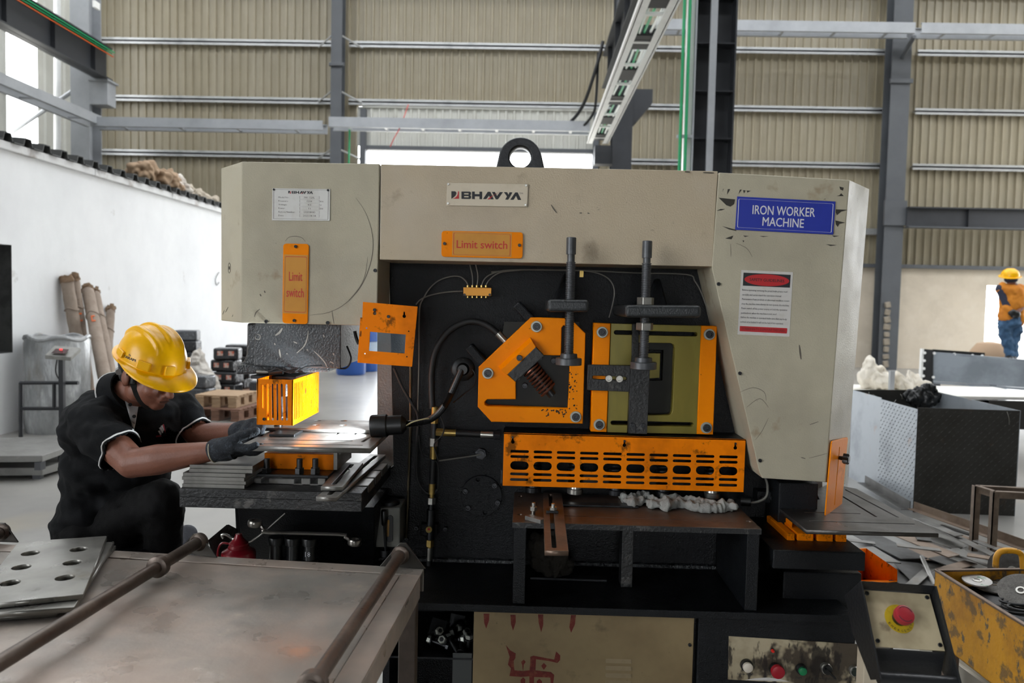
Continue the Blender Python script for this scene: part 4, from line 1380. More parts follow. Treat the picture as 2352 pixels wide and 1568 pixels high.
# grease distributor
gd = thing('grease_distributor', X(1096, 680, 2.52), parent=mach)
q = [X(*G(912, 296), 2.52), X(*G(1153, 302), 2.52), X(*G(1150, 372), 2.52), X(*G(912, 368), 2.52)]
MB().loft(q, [back(p_, 2.55) for p_ in q]).build('block', M('gold anodised block', 0xd08f2a, .4, .3), gd, bevel=.001)
for a in (952, 992, 1030, 1070, 1108):
    MB().cyl(X(*G(a, 297), 2.535), X(*G(a, 280), 2.535), .005, n=8).build('port', m_brass, gd)
    MB().cyl(X(*G(a, 370), 2.535), X(*G(a, 388), 2.535), .004, n=8).build('port', m_brass, gd)
for a in (922, 1138):
    socket_bolt('screw', X(*G(a, 360), 2.52), (0, -1, 0), .004, .003, gd, m_bsteel)
for i, pts in enumerate(([G(952, 280), G(930, 240), G(880, 205), G(800, 205), G(700, 240), G(620, 310), G(570, 390), G(540, 460), G(533, 600), G(532, 900), G(525, 1200), G(520, 1420)],
                         [G(992, 280), G(990, 200), G(970, 110), G(955, 40)], [G(1030, 280), G(1037, 200), G(1020, 110), G(1005, 40)],
                         [G(1070, 280), G(1095, 225), G(1150, 185), G(1250, 155), G(1400, 147), G(1600, 145)],
                         [G(1108, 280), G(1130, 240), G(1180, 195), G(1250, 165), G(1400, 150)],
                         [G(905, 330), G(800, 335), G(690, 350), G(600, 375), G(540, 405), G(505, 445)])):
    MB().tube([X(*p_, 2.533) for p_ in pts], .0024, 6, 4).build('grease_line', m_wire, mach, smooth=True)
for pts in ([H_(155, 335), H_(400, 318), H_(700, 322), H_(880, 330), H_(990, 365), H_(1045, 420), H_(1060, 490), H_(1045, 580), H_(1020, 670)], [H_(400, 319), H_(800, 322), H_(1200, 340), H_(1590, 352), H_(1650, 400), H_(1700, 490), H_(1740, 600), H_(1785, 730), H_(1840, 900), H_(1900, 1100)]):
    MB().tube([X(*p_, 2.535) for p_ in pts], .0026, 6, 4).build('grease_line', m_wire, mach, smooth=True)
MB().box(X(*H_(805, 325), 2.53), back(X(*H_(832, 372), 2.53), 2.55)).build('line_clip', m_brass, mach)
# hydraulic hose arc with its fittings
MB().tube([X(a, b, 2.51) for a, b in ((993, 938), (991, 890), (992, 848), (1002, 802), (1029, 762), (1061, 743), (1088, 738), (1117, 746), (1142, 765), (1158, 781), (1170, 795))], .0108, 12, 5).build('hydraulic_hose', m_blackr, mach, smooth=True)
MB().cyl(X(1143, 765, 2.51), X(1166, 790, 2.51), .0125, n=14).build('hose_ferrule', m_silver, mach, smooth=True)
hl_ = thing('hydraulic_line', X(990, 1290, 2.5), parent=mach)
C_ = lambda y: X(996 + (987 - 996) * (y - 1014) / 258, y, 2.5)
for a, b, r, mat, hexa in ((934, 955, .0115, m_brass, 0), (957, 972, .0115, m_brass, 1), (972, 1006, .011, m_bsteel, 0), (1006, 1024, .013, m_silver, 1), (1025, 1053, .0115, m_brass, 0), (1053, 1111, .0108, m_blackr, 0), (1110, 1134, .0115, m_brass, 0),
                           (1134, 1142, .008, m_brass, 0), (1142, 1157, .0125, m_silver, 1), (1157, 1170, .009, m_bsteel, 0), (1170, 1206, .0145, m_bsteel, 0), (1206, 1238, .012, m_bsteel, 0), (1239, 1254, .0125, m_brass, 1), (1254, 1258, .009, m_brass, 0), (1257, 1286, .0105, m_silver, 0), (1286, 1312, .0108, m_blackr, 0)):
    mb = MB()
    p_, q_ = C_(b), C_(a)
    if hexa:
        hexnut(mb, p_, q_ - p_, r * 1.15, (q_ - p_).length)
        mb.build('hex_fitting', mat, hl_, bevel=.0008)
    else:
        mb.cyl(p_, q_, r, n=14).build('line_piece', mat, hl_, smooth=True)
MB().cyl(X(985, 1216, 2.49), X(985, 1216, 2.475), .0105, n=18).build('gauge', m_brass, hl_, smooth=True)
MB().cyl(X(985, 1215, 2.4745), X(985, 1215, 2.4735), .004, n=12).build('gauge_mark', m_redink, hl_)
MB().box(X(966, 1203, 2.52), back(X(1005, 1232, 2.52), 2.55)).build('valve_block', m_black, hl_, bevel=.003)
for a, b in ((957, 1211), (1023, 1213)):
    socket_bolt('valve_bolt', X(a, b, 2.55), (0, -1, 0), .007, .01, hl_, m_bsteel)
for a, b, r, mat, hexa in ((1002, 1018, .0125, m_brass, 1), (1018, 1047, .0125, m_brass, 0), (1047, 1105, .0108, m_blackr, 0), (1104, 1133, .012, m_silver, 0), (1135, 1149, .0135, m_bsteel, 1)):
    p_, q_ = X(a, 992 + (a - 1002) * .05, 2.5), X(b, 992 + (b - 1002) * .05, 2.5)
    if hexa:
        hexnut(MB(), p_, q_ - p_, r * 1.15, (q_ - p_).length).build('hex_fitting', mat, hl_, bevel=.0008)
    else:
        MB().cyl(p_, q_, r, n=14).build('line_piece', mat, hl_, smooth=True)
# vertical tubes and loose loops
MB().tube([X(a, b, 2.53) for a, b in ((943, 842), (943, 960), (941, 1018), (936, 1162), (932, 1235))], .0042, 8, 2).build('copper_tube', M('aged tube', 0x5d5340, .4, .6), mach, smooth=True)
MB().tube([X(a, b, 2.50) for a, b in ((905, 845), (925, 890), (945, 925), (960, 955), (958, 1010), (956, 1080), (962, 1110), (980, 1132), (995, 1132), (1006, 1124))], .0048, 8, 4).build('conduit_loop', m_blackr, mach, smooth=True)
MB().tube([X(a, b, 2.49) for a, b in ((962, 1000), (968, 1040), (990, 1055), (1005, 1063), (1007, 1095), (1006, 1122))], .002, 6, 4).build('thin_lead', m_blackr, mach, smooth=True)
MB().tube([X(a, b, 2.46) for a, b in ((1012, 955), (1020, 980), (1015, 1000), (998, 1018), (1000, 1035), (1008, 1060))], .0022, 6, 4).build('thin_lead', m_blackr, mach, smooth=True)
for a, b in ((943, 1020), (937, 1164), (935, 1236)):
    socket_bolt('pipe_clip', X(a, b, 2.55), (0, -1, 0), .006, .012, mach, m_bsteel)
# plug with a rod
pn = thing('sensor_plug', X(1105, 1040, 2.55), parent=mach)
hexnut(MB(), X(1105, 1040, 2.55), (0, -1, 0), .02, .02).build('hex_body', m_bsteel, pn, bevel=.001)
MB().cyl(X(1105, 1043, 2.53), X(1105, 1043, 2.515), .011, n=14).build('plug_nose', m_bsteel, pn, smooth=True)
MB().tube([X(1105, 1043, 2.515), X(1085, 1047, 2.51), X(1050, 1052, 2.5), X(1008, 1058, 2.5)], .0026, 6).build('lead', m_wire, pn, smooth=True)
# round cover
rc = thing('round_cover', X(1106, 1186, 2.55), parent=mach)
plate('disc', circ(1106, 1139, 47, 40), 2.538, .012, m_black, rc, [circ(1098, 1101, 4.5, 12), circ(1114, 1177, 4.5, 12)], bevel=.0012)
for a, b in ((1069, 1127), (1136, 1114), (1143, 1153), (1075, 1165)):
    socket_bolt('cover_bolt', X(a, b, 2.538), (0, -1, 0), .0095, .01, rc, m_bsteel)
# weld fillets
m_weld = M('weld bead', 0x2a2d2f, .35, 0, [(0x5c5f60, 60, .55, .7, .6)], bump=.8, bs=90)
MB().tube([X(a, 1287 + (a - 1000) * .026, 2.545) for a in range(560, 1960, 60)], .011, 8, 0).build('weld_bead', m_weld, mach, smooth=True)

# lubricator
lb_ = thing('hand_lubricator', X(890, 1257, 2.48), parent=mach)
q = [X(862, 1166, 2.43), X(919, 1166, 2.43), X(918, 1257, 2.43), X(862, 1257, 2.43)]
MB().loft(q, [back(p_, 2.55) for p_ in q]).build('tank', M('grey lubricator paint', 0x7e7e78, .4, 0, [(0x5f5f5a, 8, .5, .7, .7)]), lb_, bevel=.004)
MB().lathe(X(896, 1165, 2.48), (0, 0, 1), [(0, .03), (.003, .032), (.022, .032), (.027, .028)], 36).build('filler_cap', m_bsteel, lb_, smooth=True, ang=30)
plate('sight_glass', slot(896, 1190, 895, 1238, 7), 2.427, .003, m_bakelite, lb_, bevel=.0005)
plate('oil_window', slot(892, 1196, 891, 1230, 2.4), 2.4255, .002, M('amber oil', 0xa8772a, .25), lb_, bevel=0)
MB().lathe(X(882, 1171, 2.41), X(882, 1207, 2.41) - X(882, 1171, 2.41), [(0, .008), (.004, .0105), (.045, .0085), (.05, .006)], 16).build('lever_grip', m_bakelite, lb_, smooth=True)
MB().cyl(X(883, 1204, 2.41), X(886, 1270, 2.42), .0045, n=10).build('lever', m_bsteel, lb_, smooth=True)
MB().cyl(X(886, 1262, 2.43), X(886, 1276, 2.43), .016, n=16).build('pump_boss', m_bsteel, lb_, smooth=True)

# ---- work lamp on a gooseneck
wl_ = thing('work_lamp', X(1064, 872, 2.55), parent=mach)
YL = 2.30
axl = (X(935, 974, YL) - X(853, 979, YL)).normalized()
pl0 = X(853, 979, YL)
kL = YL / FPX
m_lampb = M('black lamp shell', 0x131415, .38)
mbl = MB()
n = 40
R = []
for h, r, kn in ((0.002, 20, 0), (0, 25, 0), (.004, 26.5, 1), (.022, 26.5, 1), (.024, 26, 0), (.048, 26, 0), (.052, 23, 0), (.095, 22, 0), (.1, 18, 0), (.108, 12, 0)):
    u = axl.orthogonal().normalized()
    w = axl.cross(u)
    R.append([pl0 + axl * h + (u * math.cos(2 * math.pi * i / n) + w * math.sin(2 * math.pi * i / n)) * (r - (1.4 * (i % 2) if kn else 0)) * kL for i in range(n)])
mbl.rings(R)
mbl.build('lamp_head', m_lampb, wl_, smooth=True, ang=30)
MB().lathe(pl0 - axl * .001, axl, [(0, 23 * kL), (.002, 23 * kL)], 32).build('lamp_lens', M('lamp lens', 0xdfe6ea, .2), wl_, smooth=True, ang=40)
gn = crom([X(932, 974, YL + .005), X(960, 971, 2.32), X(990, 962, 2.34), X(1015, 940, 2.38), X(1035, 905, 2.44), X(1050, 872, 2.49), X(1060, 850, 2.53)], 26)
MB().tube(gn, lambda t: .0098 + .0012 * math.cos(math.pi * round(t * (len(gn) - 1))), 12, 0).build('gooseneck', m_lampb, wl_, smooth=True, ang=80)
MB().lathe(X(1064, 847, 2.55), (0, -1, 0), [(0, .04), (.006, .04), (.009, .036), (.012, .022), (.03, .016)], 32).build('lamp_base', m_lampb, wl_, smooth=True, ang=30)
for a in (.5, 2.6, 4.7):
    socket_bolt('base_screw', X(1064 + 21 * math.cos(a), 847 + 21 * math.sin(a), 2.542), (0, -1, 0), .003, .002, wl_, m_bsteel)
MB().tube([X(933, 977, YL - .01), X(950, 968, 2.29), X(975, 962, 2.3), X(985, 961, 2.31)], .0022, 6, 4).build('twine', M('pale twine', 0xb8ac84, .8), wl_, smooth=True)
MB().tube([X(1085, 848, 2.53), X(1092, 862, 2.52), X(1088, 885, 2.50), X(1065, 905, 2.48), X(1040, 925, 2.42)], .0018, 6, 4).build('lamp_lead', m_blackr, wl_, smooth=True)
sd = bpy.data.lights.new('work_lamp_light', 'SPOT')
sd.energy = 24
sd.color = (.86, .95, 1.0)
sd.spot_size = rad(125)
sd.spot_blend = .4
sd.shadow_soft_size = .02
so = bpy.data.objects.new('work_lamp_light', sd)
COL.objects.link(so)
so.location = pl0 - axl * .015
so.rotation_euler = (-(-axl)).to_track_quat('Z', 'Y').to_euler() if False else (axl - Vector((0, 0, -.03))).to_track_quat('Z', 'Y').to_euler()

# ---- notching station at the far end
zn = X(2000, 1218, 2.2).z
nx0, nx1 = X(1852, 1216, 2.2).x, X(2156, 1224, 2.2).x
ns = thing('notch_table', ((nx0 + nx1) / 2, 2.45, zn), parent=mach)
tz = lambda a, b: (onz(a, b, zn).x, onz(a, b, zn).y)
out_ = [tz(1852, 1216), tz(2156, 1224), tz(1968, 1122), tz(1905, 1110), tz(1785, 1163)]
sl_ = []
for a, b, c, d in ((1862, 1196, 2099, 1203), (1850, 1176, 1974, 1179), (1936, 1140, 2012, 1186), (1942, 1124, 2062, 1187)):
    sl_.append(slot(*tz(a, b), *tz(c, d), .0032))
m_notch = M('dark worn table steel', 0x4e4b48, 0.36, 0.6, [(0x3b3937, 6, .45, .65, .8), (0x6b6763, 18, .58, .75, .5)], bump=.05, bs=80, rvar=.1)
put_mesh('table_plate', flat_mesh('table_plate', out_, sl_, .013, Matrix.Translation((0, 0, zn)), .001), m_notch, ns)
for a, b in ((1808, 1826), (1832, 1869), (1878, 1914), (1921, 1945)):
    q = [X(a, 1225, 2.30), X(b, 1225, 2.30), X(b, 1258, 2.30), X(a, 1258, 2.30)]
    MB().loft(q, [back(p_, 2.5) for p_ in q]).build('riser_block', m_orange2, ns, bevel=.003)
MB().box(X(1776, 1263, 2.2), back(X(1987, 1312, 2.2), 2.7)).build('notch_base', m_black, mach, bevel=.004)
MB().box(X(1790, 1108, 2.42), back(X(1874, 1260, 2.42), 2.7)).build('notch_post', m_black, mach, bevel=.004)
MB().box(X(1800, 1312, 2.3), back(X(1975, 1425, 2.3), 2.75)).build('notch_foot', m_black, mach, bevel=.004)
q = [X(1786, 1175, 2.5), X(1820, 1200, 2.36), X(1818, 1222, 2.36), X(1786, 1205, 2.5)]
MB().loft(q, [p_ + Vector((.02, .05, 0)) for p_ in q]).build('notch_die', m_orange2, mach, bevel=.002)
pts = [X(1757, 1095, 2.5), X(1763, 1115, 2.48), X(1760, 1140, 2.46), X(1740, 1152, 2.46), X(1718, 1153, 2.46)]
MB().tube(pts, .004, 7, 4).build('sensor_cable', m_wire, mach, smooth=True)
MB().cyl(X(1702, 1150, 2.47), X(1725, 1152, 2.46), .016, n=16).build('cable_gland', m_bakelite, mach, smooth=True)
for a in (1752, 1772):
    socket_bolt('post_bolt', X(a, 1143, 2.5), (0, -1, 0), .008, .01, mach, m_bsteel)
MB().box(X(1740, 1128, 2.5), back(X(1788, 1156, 2.5), 2.56)).build('post_block', m_black, mach, bevel=.003)
# hanging orange stop plate with knob
gp2 = thing('notch_guard', X(1920, 1185, 2.4), parent=mach)
e0, e1, e2, e3 = X(1911, 1013, 2.345), X(1950, 1004, 2.50), X(1933, 1170, 2.50), X(1896, 1186, 2.345)
ux = (e1 - e0)
mt = frame3(e3, e2 - e3, e0 - e3)
w2 = (e1 - e0).length
def loc2(p_):
    r_ = mt.inverted() @ p_
    return (r_.x, r_.y)
ol = [loc2(p_) for p_ in (e0, e1, e2, e3)]
ol = rrect(ol, .012)
mid_t, mid_b = (e0.lerp(e1, .5)), (e3.lerp(e2, .5))
sA, sB = loc2(mid_t.lerp(mid_b, .12)), loc2(mid_t.lerp(mid_b, .88))
put_mesh('guard_plate', flat_mesh('guard_plate', ol, [slot(*sA, *sB, .004)], .004, mt, .0006), m_orange, gp2)
nz_ = -(mt.to_3x3() @ Vector((0, 0, 1)))
kp = mid_t.lerp(mid_b, .25)
sgn = 1 if (mt.to_3x3() @ Vector((0, 0, 1))).y < 0 else -1
nd = (mt.to_3x3() @ Vector((0, 0, 1))) * sgn
n = 24
R = []
u = nd.orthogonal().normalized()
w = nd.cross(u)
for h, r in ((0, .006), (.012, .007), (.013, .015), (.028, .0155), (.031, .012)):
    R.append([kp + nd * h + (u * math.cos(2 * math.pi * i / n) + w * math.sin(2 * math.pi * i / n)) * (r * (1 + (.14 * math.cos(6 * 2 * math.pi * i / n) if h > .0125 else 0))) for i in range(n)])
MB().rings(R).build('star_knob', m_bakelite, gp2, smooth=True, ang=30)

# ---- chips and scratches with a shape of their own
m_chip = M('bare chipped paint', 0x9b9891, .6)


def ribbon(name, pts, w, Y, mat, parent):
    """a thin scratch along a pixel path, w pixels wide"""
    P2 = crom([Vector((x_, y_, 0)) for x_, y_ in pts], 4)
    Lf, Rt = [], []
    for i, p_ in enumerate(P2):
        t_ = (P2[min(i + 1, len(P2) - 1)] - P2[max(i - 1, 0)]).normalized()
        k_ = w * (.35 + .65 * math.sin(math.pi * (i + .5) / len(P2)))
        n_ = Vector((-t_.y, t_.x, 0)) * k_ / 2
        Lf.append(p_ + n_)
        Rt.append(p_ - n_)
    vs_ = [at(p_.x, p_.y, Y) for p_ in Lf] + [at(p_.x, p_.y, Y) for p_ in Rt]
    n = len(Lf)
    mb = MB()
    mb.add(vs_, [(i, i + 1, n + i + 1, n + i) for i in range(n - 1)])
    return mb.build(name, mat, parent)


T4 = lambda x_, y_: (400 + x_ / 2.85, 700 + y_ / 2.85)
for pts, w in (([(662, 200), (690, 180), (708, 152)], 5), ([(802, 315), (850, 270), (872, 215), (878, 168)], 3.2), ([(912, 300), (950, 335), (985, 375), (1000, 405)], 2.6), ([(688, 290), (692, 320), (698, 345)], 4), ([(540, 190), (562, 200), (558, 225), (535, 222), (532, 205)], 2.4), ([(975, 195), (983, 212)], 3), ([(1040, 315), (1046, 330)], 3), ([(780, 240), (806, 252)], 3), ([(868, 290), (875, 298)], 3), ([(655, 250), (662, 262)], 2.5), ([(735, 318), (742, 322)], 2.5), ([(1020, 370), (1046, 385)], 2.5)):
    ribbon('paint_chip', [T4(*p_) for p_ in pts], w, 2.3692, m_chip, mach)
m_scr = M('dark scuff', 0x5d574d, .6)
V3 = lambda x_, y_: (500 + x_ / 3.92, 360 + y_ / 3.92)
for pts, w in (([(1245, 370), (1330, 500), (1385, 660), (1398, 830), (1360, 1010), (1280, 1180), (1150, 1320), (1000, 1400), (830, 1425)], 1.4), ([(1350, 900), (1330, 1050), (1280, 1170), (1180, 1290)], 1.0), ([(1028, 1385), (1038, 1450), (1048, 1505)], 1.6), ([(330, 1440), (345, 1400), (380, 1370)], 2.2), ([(420, 1205), (428, 1225)], 3), ([(380, 1235), (392, 1255)], 3), ([(608, 760), (640, 725), (700, 715), (760, 730), (790, 765)], 1.2), ([(45, 1420), (60, 1380)], 1.5), ([(70, 1400), (95, 1352)], 1.5), ([(130, 1440), (150, 1390)], 1.5)):
    ribbon('scuff_mark', [V3(*p_) for p_ in pts], w, YF - .0006 if pts[0][0] > 200 else 2.40, m_scr, mach)
for pts, w in (([(1266, 470), (1272, 480), (1279, 489)], 3), ([(1331, 489), (1337, 489)], 2.5), ([(1349, 489), (1354, 490)], 2.5), ([(1573, 394), (1585, 395)], 4), ([(1615, 396), (1640, 397)], 3), ([(1836, 792), (1838, 810), (1840, 825)], 4), ([(1858, 1052), (1900, 1041)], 1), ([(1860, 975), (1880, 968)], 1.5), ([(1840, 1050), (1850, 1053)], 2), ([(1678, 560), (1679, 590)], 1), ([(1690, 558), (1715, 570), (1728, 590)], 1), ([(1700, 900), (1730, 890), (1755, 900), (1760, 920)], 1.2), ([(1715, 935), (1745, 915), (1765, 935)], 1.2), ([(1735, 1010), (1750, 990), (1765, 960)], 1)):
    ribbon('scuff_mark', pts, w, YF - .0006, m_scr, mach)
# flaked paint on the angle shear corner
rf_ = random.Random(21)
fl = MB()
for k in range(70):
    if k < 40:
        cx_, cy_ = H_(520 + 190 * rf_.random() ** .7, 1345 + 55 * rf_.random() ** 2)
    else:
        cx_, cy_ = H_(728 + 60 * rf_.random() ** 2, 1060 + 290 * rf_.random())
    n = 6
    r0 = .5 + 1.7 * rf_.random()
    pp_ = [at(cx_ + r0 * math.cos(6.283 * i / n) * (.6 + .8 * rf_.random()), cy_ + r0 * math.sin(6.283 * i / n) * (.6 + .8 * rf_.random()), YA - .0006) for i in range(n)]
    fl.add(pp_, [tuple(range(n))])
o = fl.build('flaked_paint', m_olived, ash)
o['kind'] = 'stuff'

# worn oval sticker on the chamfered edge of the punch end cover
cA, cB = X(555, 600, YF), X(508, 600, 2.47)
cc = cA.lerp(cB, .58)
cc.z = at(527, 615, 2.41).z
cm = frame3(cc + Vector((-.0008, -.0008, 0)), cA - cB, (0, 0, 1))
put_mesh('oval_sticker', flat_mesh('oval_sticker', circ(0, 0, .010, 24, .017), [circ(0, 0, .0085, 24, .0155)], .0006, cm), m_scr, mach)
for dx in (-.003, .0, .003):
    put_mesh('sticker_bar', flat_mesh('sticker_bar', [(dx - .0008, -.005), (dx + .0008, -.005), (dx + .0008, .005), (dx - .0008, .005)], [], .0006, cm), m_scr, mach)

# ------------------------------------------------------------------ foreground roller table
m_table = M('brown mill scale steel', 0xa6968a, 0.36, 0.3, [(0x84817b, 2.2, .40, .62, .95), (0xc2b3a6, 3.4, .55, .75, .7), (0x4f4b48, 7, .6, .78, .35), (0x86695a, 1.6, .6, .75, .4), (0xb3a699, 14, .66, .75, .5)], bump=.12, bs=30, bdet=8, rvar=.14)
m_roll = M('dull brown pipe', 0x5b5048, 0.36, 0.55, [(0x443c36, 6, .45, .65, .8), (0x7b6d61, 11, .58, .75, .6)], bump=.08, bs=60, rvar=.1)
ZTB = .75
tbl = thing('roller_table', onz(480, 1400, 0) * 0 + Vector((-.9, 1.5, 0)), 'low brown steel work table with long pipe rollers in the foreground', 'table')
P = lambda a, b, z=ZTB: onz(a, b, z)
c1_, c2_ = P(974, 1305), P(829, 1568)
dr_ = (c2_ - c1_).normalized()
c2_ = c1_ + dr_ * 1.25
b1 = P(42, 1251)
dbk = (b1 - c1_).normalized()
b1 = c1_ + dbk * 2.6
b2 = b1 + dr_ * 1.25
inn = .05
i1 = c1_ + dbk * inn + dr_ * inn


def slab(mb, pts, z0, z1):
    mb.loft([Vector((p.x, p.y, z1)) for p in pts], [Vector((p.x, p.y, z0)) for p in pts])
    return mb


slab(MB(), [i1 + dbk * .004 + dr_ * .004, i1 + dr_ * 1.1, b1 + dr_ * 1.15, b1 + dr_ * (inn + .004)], ZTB - .012, ZTB - .002).build('table_sheet', m_table, tbl, bevel=.001)
for a, b, n_ in ((c1_, b1, dr_), (c1_ + dr_ * inn, c2_, dbk)):
    o = (dr_ if n_ is dr_ else dbk) * inn
    slab(MB(), [a, b, b + o, a + o], ZTB - .006, ZTB).build('edge_angle', m_table, tbl, bevel=.001)
    slab(MB(), [a, b, b + o * .1, a + o * .1], ZTB - .06, ZTB - .006).build('edge_apron', m_table, tbl, bevel=.001)
lp = c1_ + dbk * .03 + dr_ * .045
slab(MB(), [lp + Vector((-.022, -.022, 0)), lp + Vector((.022, -.022, 0)), lp + Vector((.022, .022, 0)), lp + Vector((-.022, .022, 0))], 0, ZTB - .012).build('table_leg', m_roll, tbl, bevel=.003)
lp = c1_ + dbk * .03 + dr_ * 1.2
slab(MB(), [lp + Vector((-.022, -.022, 0)), lp + Vector((.022, -.022, 0)), lp + Vector((.022, .022, 0)), lp + Vector((-.022, .022, 0))], 0, ZTB - .012).build('table_leg', m_roll, tbl, bevel=.003)
for lp in (b1 + dr_ * .05 - dbk * .05, b1 + dr_ * 1.2 - dbk * .05):
    slab(MB(), [lp + Vector((-.022, -.022, 0)), lp + Vector((.022, -.022, 0)), lp + Vector((.022, .022, 0)), lp + Vector((-.022, .022, 0))], 0, ZTB - .012).build('table_leg', m_roll, tbl, bevel=.003)


m_s_br = M('dark bracket steel', 0x45433f, .35, .6, [(0x2f2d2a, 9, .45, .65, .8)])


def roller(apex, foot0, foot1, hub, near, znear, rings, nm):
    """pipe from its triangular end bracket towards the viewer"""
    f0, f1 = P(*foot0), P(*foot1)
    Yb_ = (f0.y + f1.y) / 2
    r = thing(nm, (f0 + f1) / 2, parent=tbl)
    ap = X(*apex, Yb_)
    tri = [f0, f1, ap + (f1 - f0) * .07, ap - (f1 - f0) * .07]
    MB().loft(tri, [p + Vector((0, .006, 0)) for p in tri]).build('end_bracket', m_s_br, r, bevel=.001)
    h = X(*hub, Yb_ - .004)
    nr = onz(*near, znear)
    d = (nr - h).normalized()
    MB().cyl(h - d * .0, h + d * 1.25, .0150, n=28).build('pipe', m_roll, r, smooth=True)
    MB().lathe(h - d * .012, d, [(0, .022), (.002, .024), (.014, .024), (.016, .022), (.024, .018)], 28).build('hub', m_roll, r, smooth=True, ang=30)
    for px, py in rings:
        q = ray(px, py)
        # nearest point on the pipe axis to the view ray
        w0 = h - CPOS
        a, b, c = d.dot(d), d.dot(q), q.dot(q)
        dd, ee = d.dot(w0), q.dot(w0)
        s = (b * ee - c * dd) / (a * c - b * b)
        MB().lathe(h + d * (s - .012), d, [(0, .019), (.003, .026), (.021, .026), (.024, .019)], 28).build('collar', m_roll, r, smooth=True, ang=30)
    return r


roller((925, 1247), (872, 1300), (977, 1306), (919, 1275), (722, 1568), ZTB + .045, [(703, 1563)], 'roller')
roller((451, 1226), (406, 1268), (498, 1281), (455, 1245), (0, 1522), ZTB + .04, [(366, 1304)], 'roller')
roller((4, 1201), (-40, 1243), (41, 1246), (0, 1222), (-300, 1420), ZTB + .04, [], 'roller')

# perforated plates on the table
m_perf = M('cut steel plate', 0x8e8c86, 0.34, 0.65, [(0x6f6d69, 5, .42, .65, .8), (0xa5a39c, 3, .55, .75, .7), (0x6b604a, 8, .62, .74, .5), (0x4a4947, 14, .64, .72, .6)], rvar=.12)


def lay(name, corners, holes, z, th, mat, label, cat, group=None, hr=.02, bevel=.001):
    pts = [(onz(a, b, z).x, onz(a, b, z).y) for a, b in corners]
    hs = [circ(onz(a, b, z).x, onz(a, b, z).y, hr, 20) for a, b in holes]
    o = put_mesh(name, flat_mesh(name, pts, hs, th, Matrix.Translation((0, 0, z)), bevel), mat)
    return tag(o, label, cat, group)


hz_ = [(70, 1270), (181, 1261), (49, 1302), (166, 1291.5), (23, 1338), (149, 1326)]
lay('drilled_plate', [(42, 1244), (246, 1230), (191, 1363), (-75, 1392)], hz_, ZTB + .040, .012, m_perf, 'pale drilled steel plate with two rows of round holes, on top of its stack', 'plate', 'drilled plates on the roller table', .0205)
lay('drilled_plate', [(60, 1260), (262, 1243), (170, 1393), (-90, 1412)], [(80, 1290), (176, 1300)], ZTB + .026, .012, m_perf, 'turned drilled plate second from the top under the pale plate', 'plate', 'drilled plates on the roller table', .0205)
lay('drilled_plate', [(62, 1264), (266, 1252), (128, 1404), (-100, 1420)], [], ZTB + .0125, .012, m_perf, 'lowest steel plate of the drilled stack lying on the table', 'plate', 'drilled plates on the roller table', .0205)

# ---- plates stacked on the punch bed
zs = zb
rows = [(420, 563, 'lowest'), (421, 564, 'second lowest'), (420, 564, 'third from the bottom'), (420, 563, 'fourth from the bottom'), (431, 576, 'fifth from the bottom'), (431, 576, 'topmost')]
for i, (a, b, nm) in enumerate(rows):
    x0, x1 = at(a, 1100, 2.12).x, at(b, 1100, 2.12).x
    y0 = 2.115 + .004 * (i % 2) + (.012 if i > 3 else 0)
    rz = (.0, .01, -.012, .006, .015, .01)[i]
    mb = MB().cbox(((x0 + x1) / 2, y0 + .1, zs + .0051), (x1 - x0, .20, .0100), (0, 0, math.degrees(rz)))
    o = mb.build('steel_plate', m_plate, bevel=.0008)
    tag(o, nm + ' flat steel plate in the stack on the punch bed', 'plate', 'steel plates stacked on the punch bed')
    zs += .0103
# work piece under the punch
zp_ = zt_ + .0125
wpts = [(592, 981), (872, 988), (880, 966), (640, 962)]
lay('work_plate', wpts, [(730, 965.5), (727, 975.5), (790, 966), (788, 976)], zp_, .011, m_plate, 'drilled flat steel bar being punched under the yellow slotted cage', 'plate', None, .011)
# loose slotted bars on the bed
for (a, b, c, d, z, w, lab) in ((749, 1141, 868, 1043, zb + .012, .055, 'long slotted flat bar lying along the edge of the punch bed'), (762, 1117, 812, 1062, zb + .026, .06, 'short slotted bar resting on the longer one beside the die clamp')):
    p, q = onz(a, b, z), onz(c, d, z)
    L_ = (q - p).length
    mt = frame3(Vector((p.x, p.y, z)), q - p, Vector((0, 0, 1)).cross(q - p))
    o = put_mesh('slotted_bar', flat_mesh('slotted_bar', [(0, -w / 2), (L_, -w / 2), (L_, w / 2), (0, w / 2)], [slot(.03, 0, L_ - .03, 0, .0065)], .012, mt, .001), m_plate)
    tag(o, lab, 'bar')

# ---- things on the machine base below the bed
can = thing('oil_can', X(548, 1290, 2.215), 'small red oil can with a long thin spout under the punch bed', 'oil can')
m_redcan = M('red enamel', 0x8c1424, .28, .1, coat=.3)
p0 = Vector((X(548, 1270, 2.235).x, 2.235, zbp + .0005))
MB().lathe(p0, (0, 0, 1), [(0, .046), (.004, .05), (.112, .05), (.12, .048), (.127, .036), (.13, .03), (.134, .031), (.14, .027), (.145, .028), (.15, .022), (.162, .012), (.172, .009)], 32).build('body', m_redcan, can, smooth=True, ang=40)
s_ = p0 + Vector((0, 0, .168))
MB().tube([s_, X(577, 1243, 2.25), X(655, 1178, 2.24)], lambda t: .006 - .004 * t, 8, 4).build('spout', m_silver, can, smooth=True)
MB().tube([s_ + Vector((-.01, 0, -.01)), X(535, 1237, 2.24), X(520, 1228, 2.24), X(509, 1228, 2.24), X(513, 1236, 2.24)], .004, 8, 4).build('trigger', m_silver, can, smooth=True)
MB().tube([s_ + Vector((-.012, 0, -.012)), X(530, 1248, 2.23), X(510, 1247, 2.23), X(501, 1262, 2.23), X(500, 1285, 2.24)], .0032, 8, 4).build('handle', m_redcan, can, smooth=True)
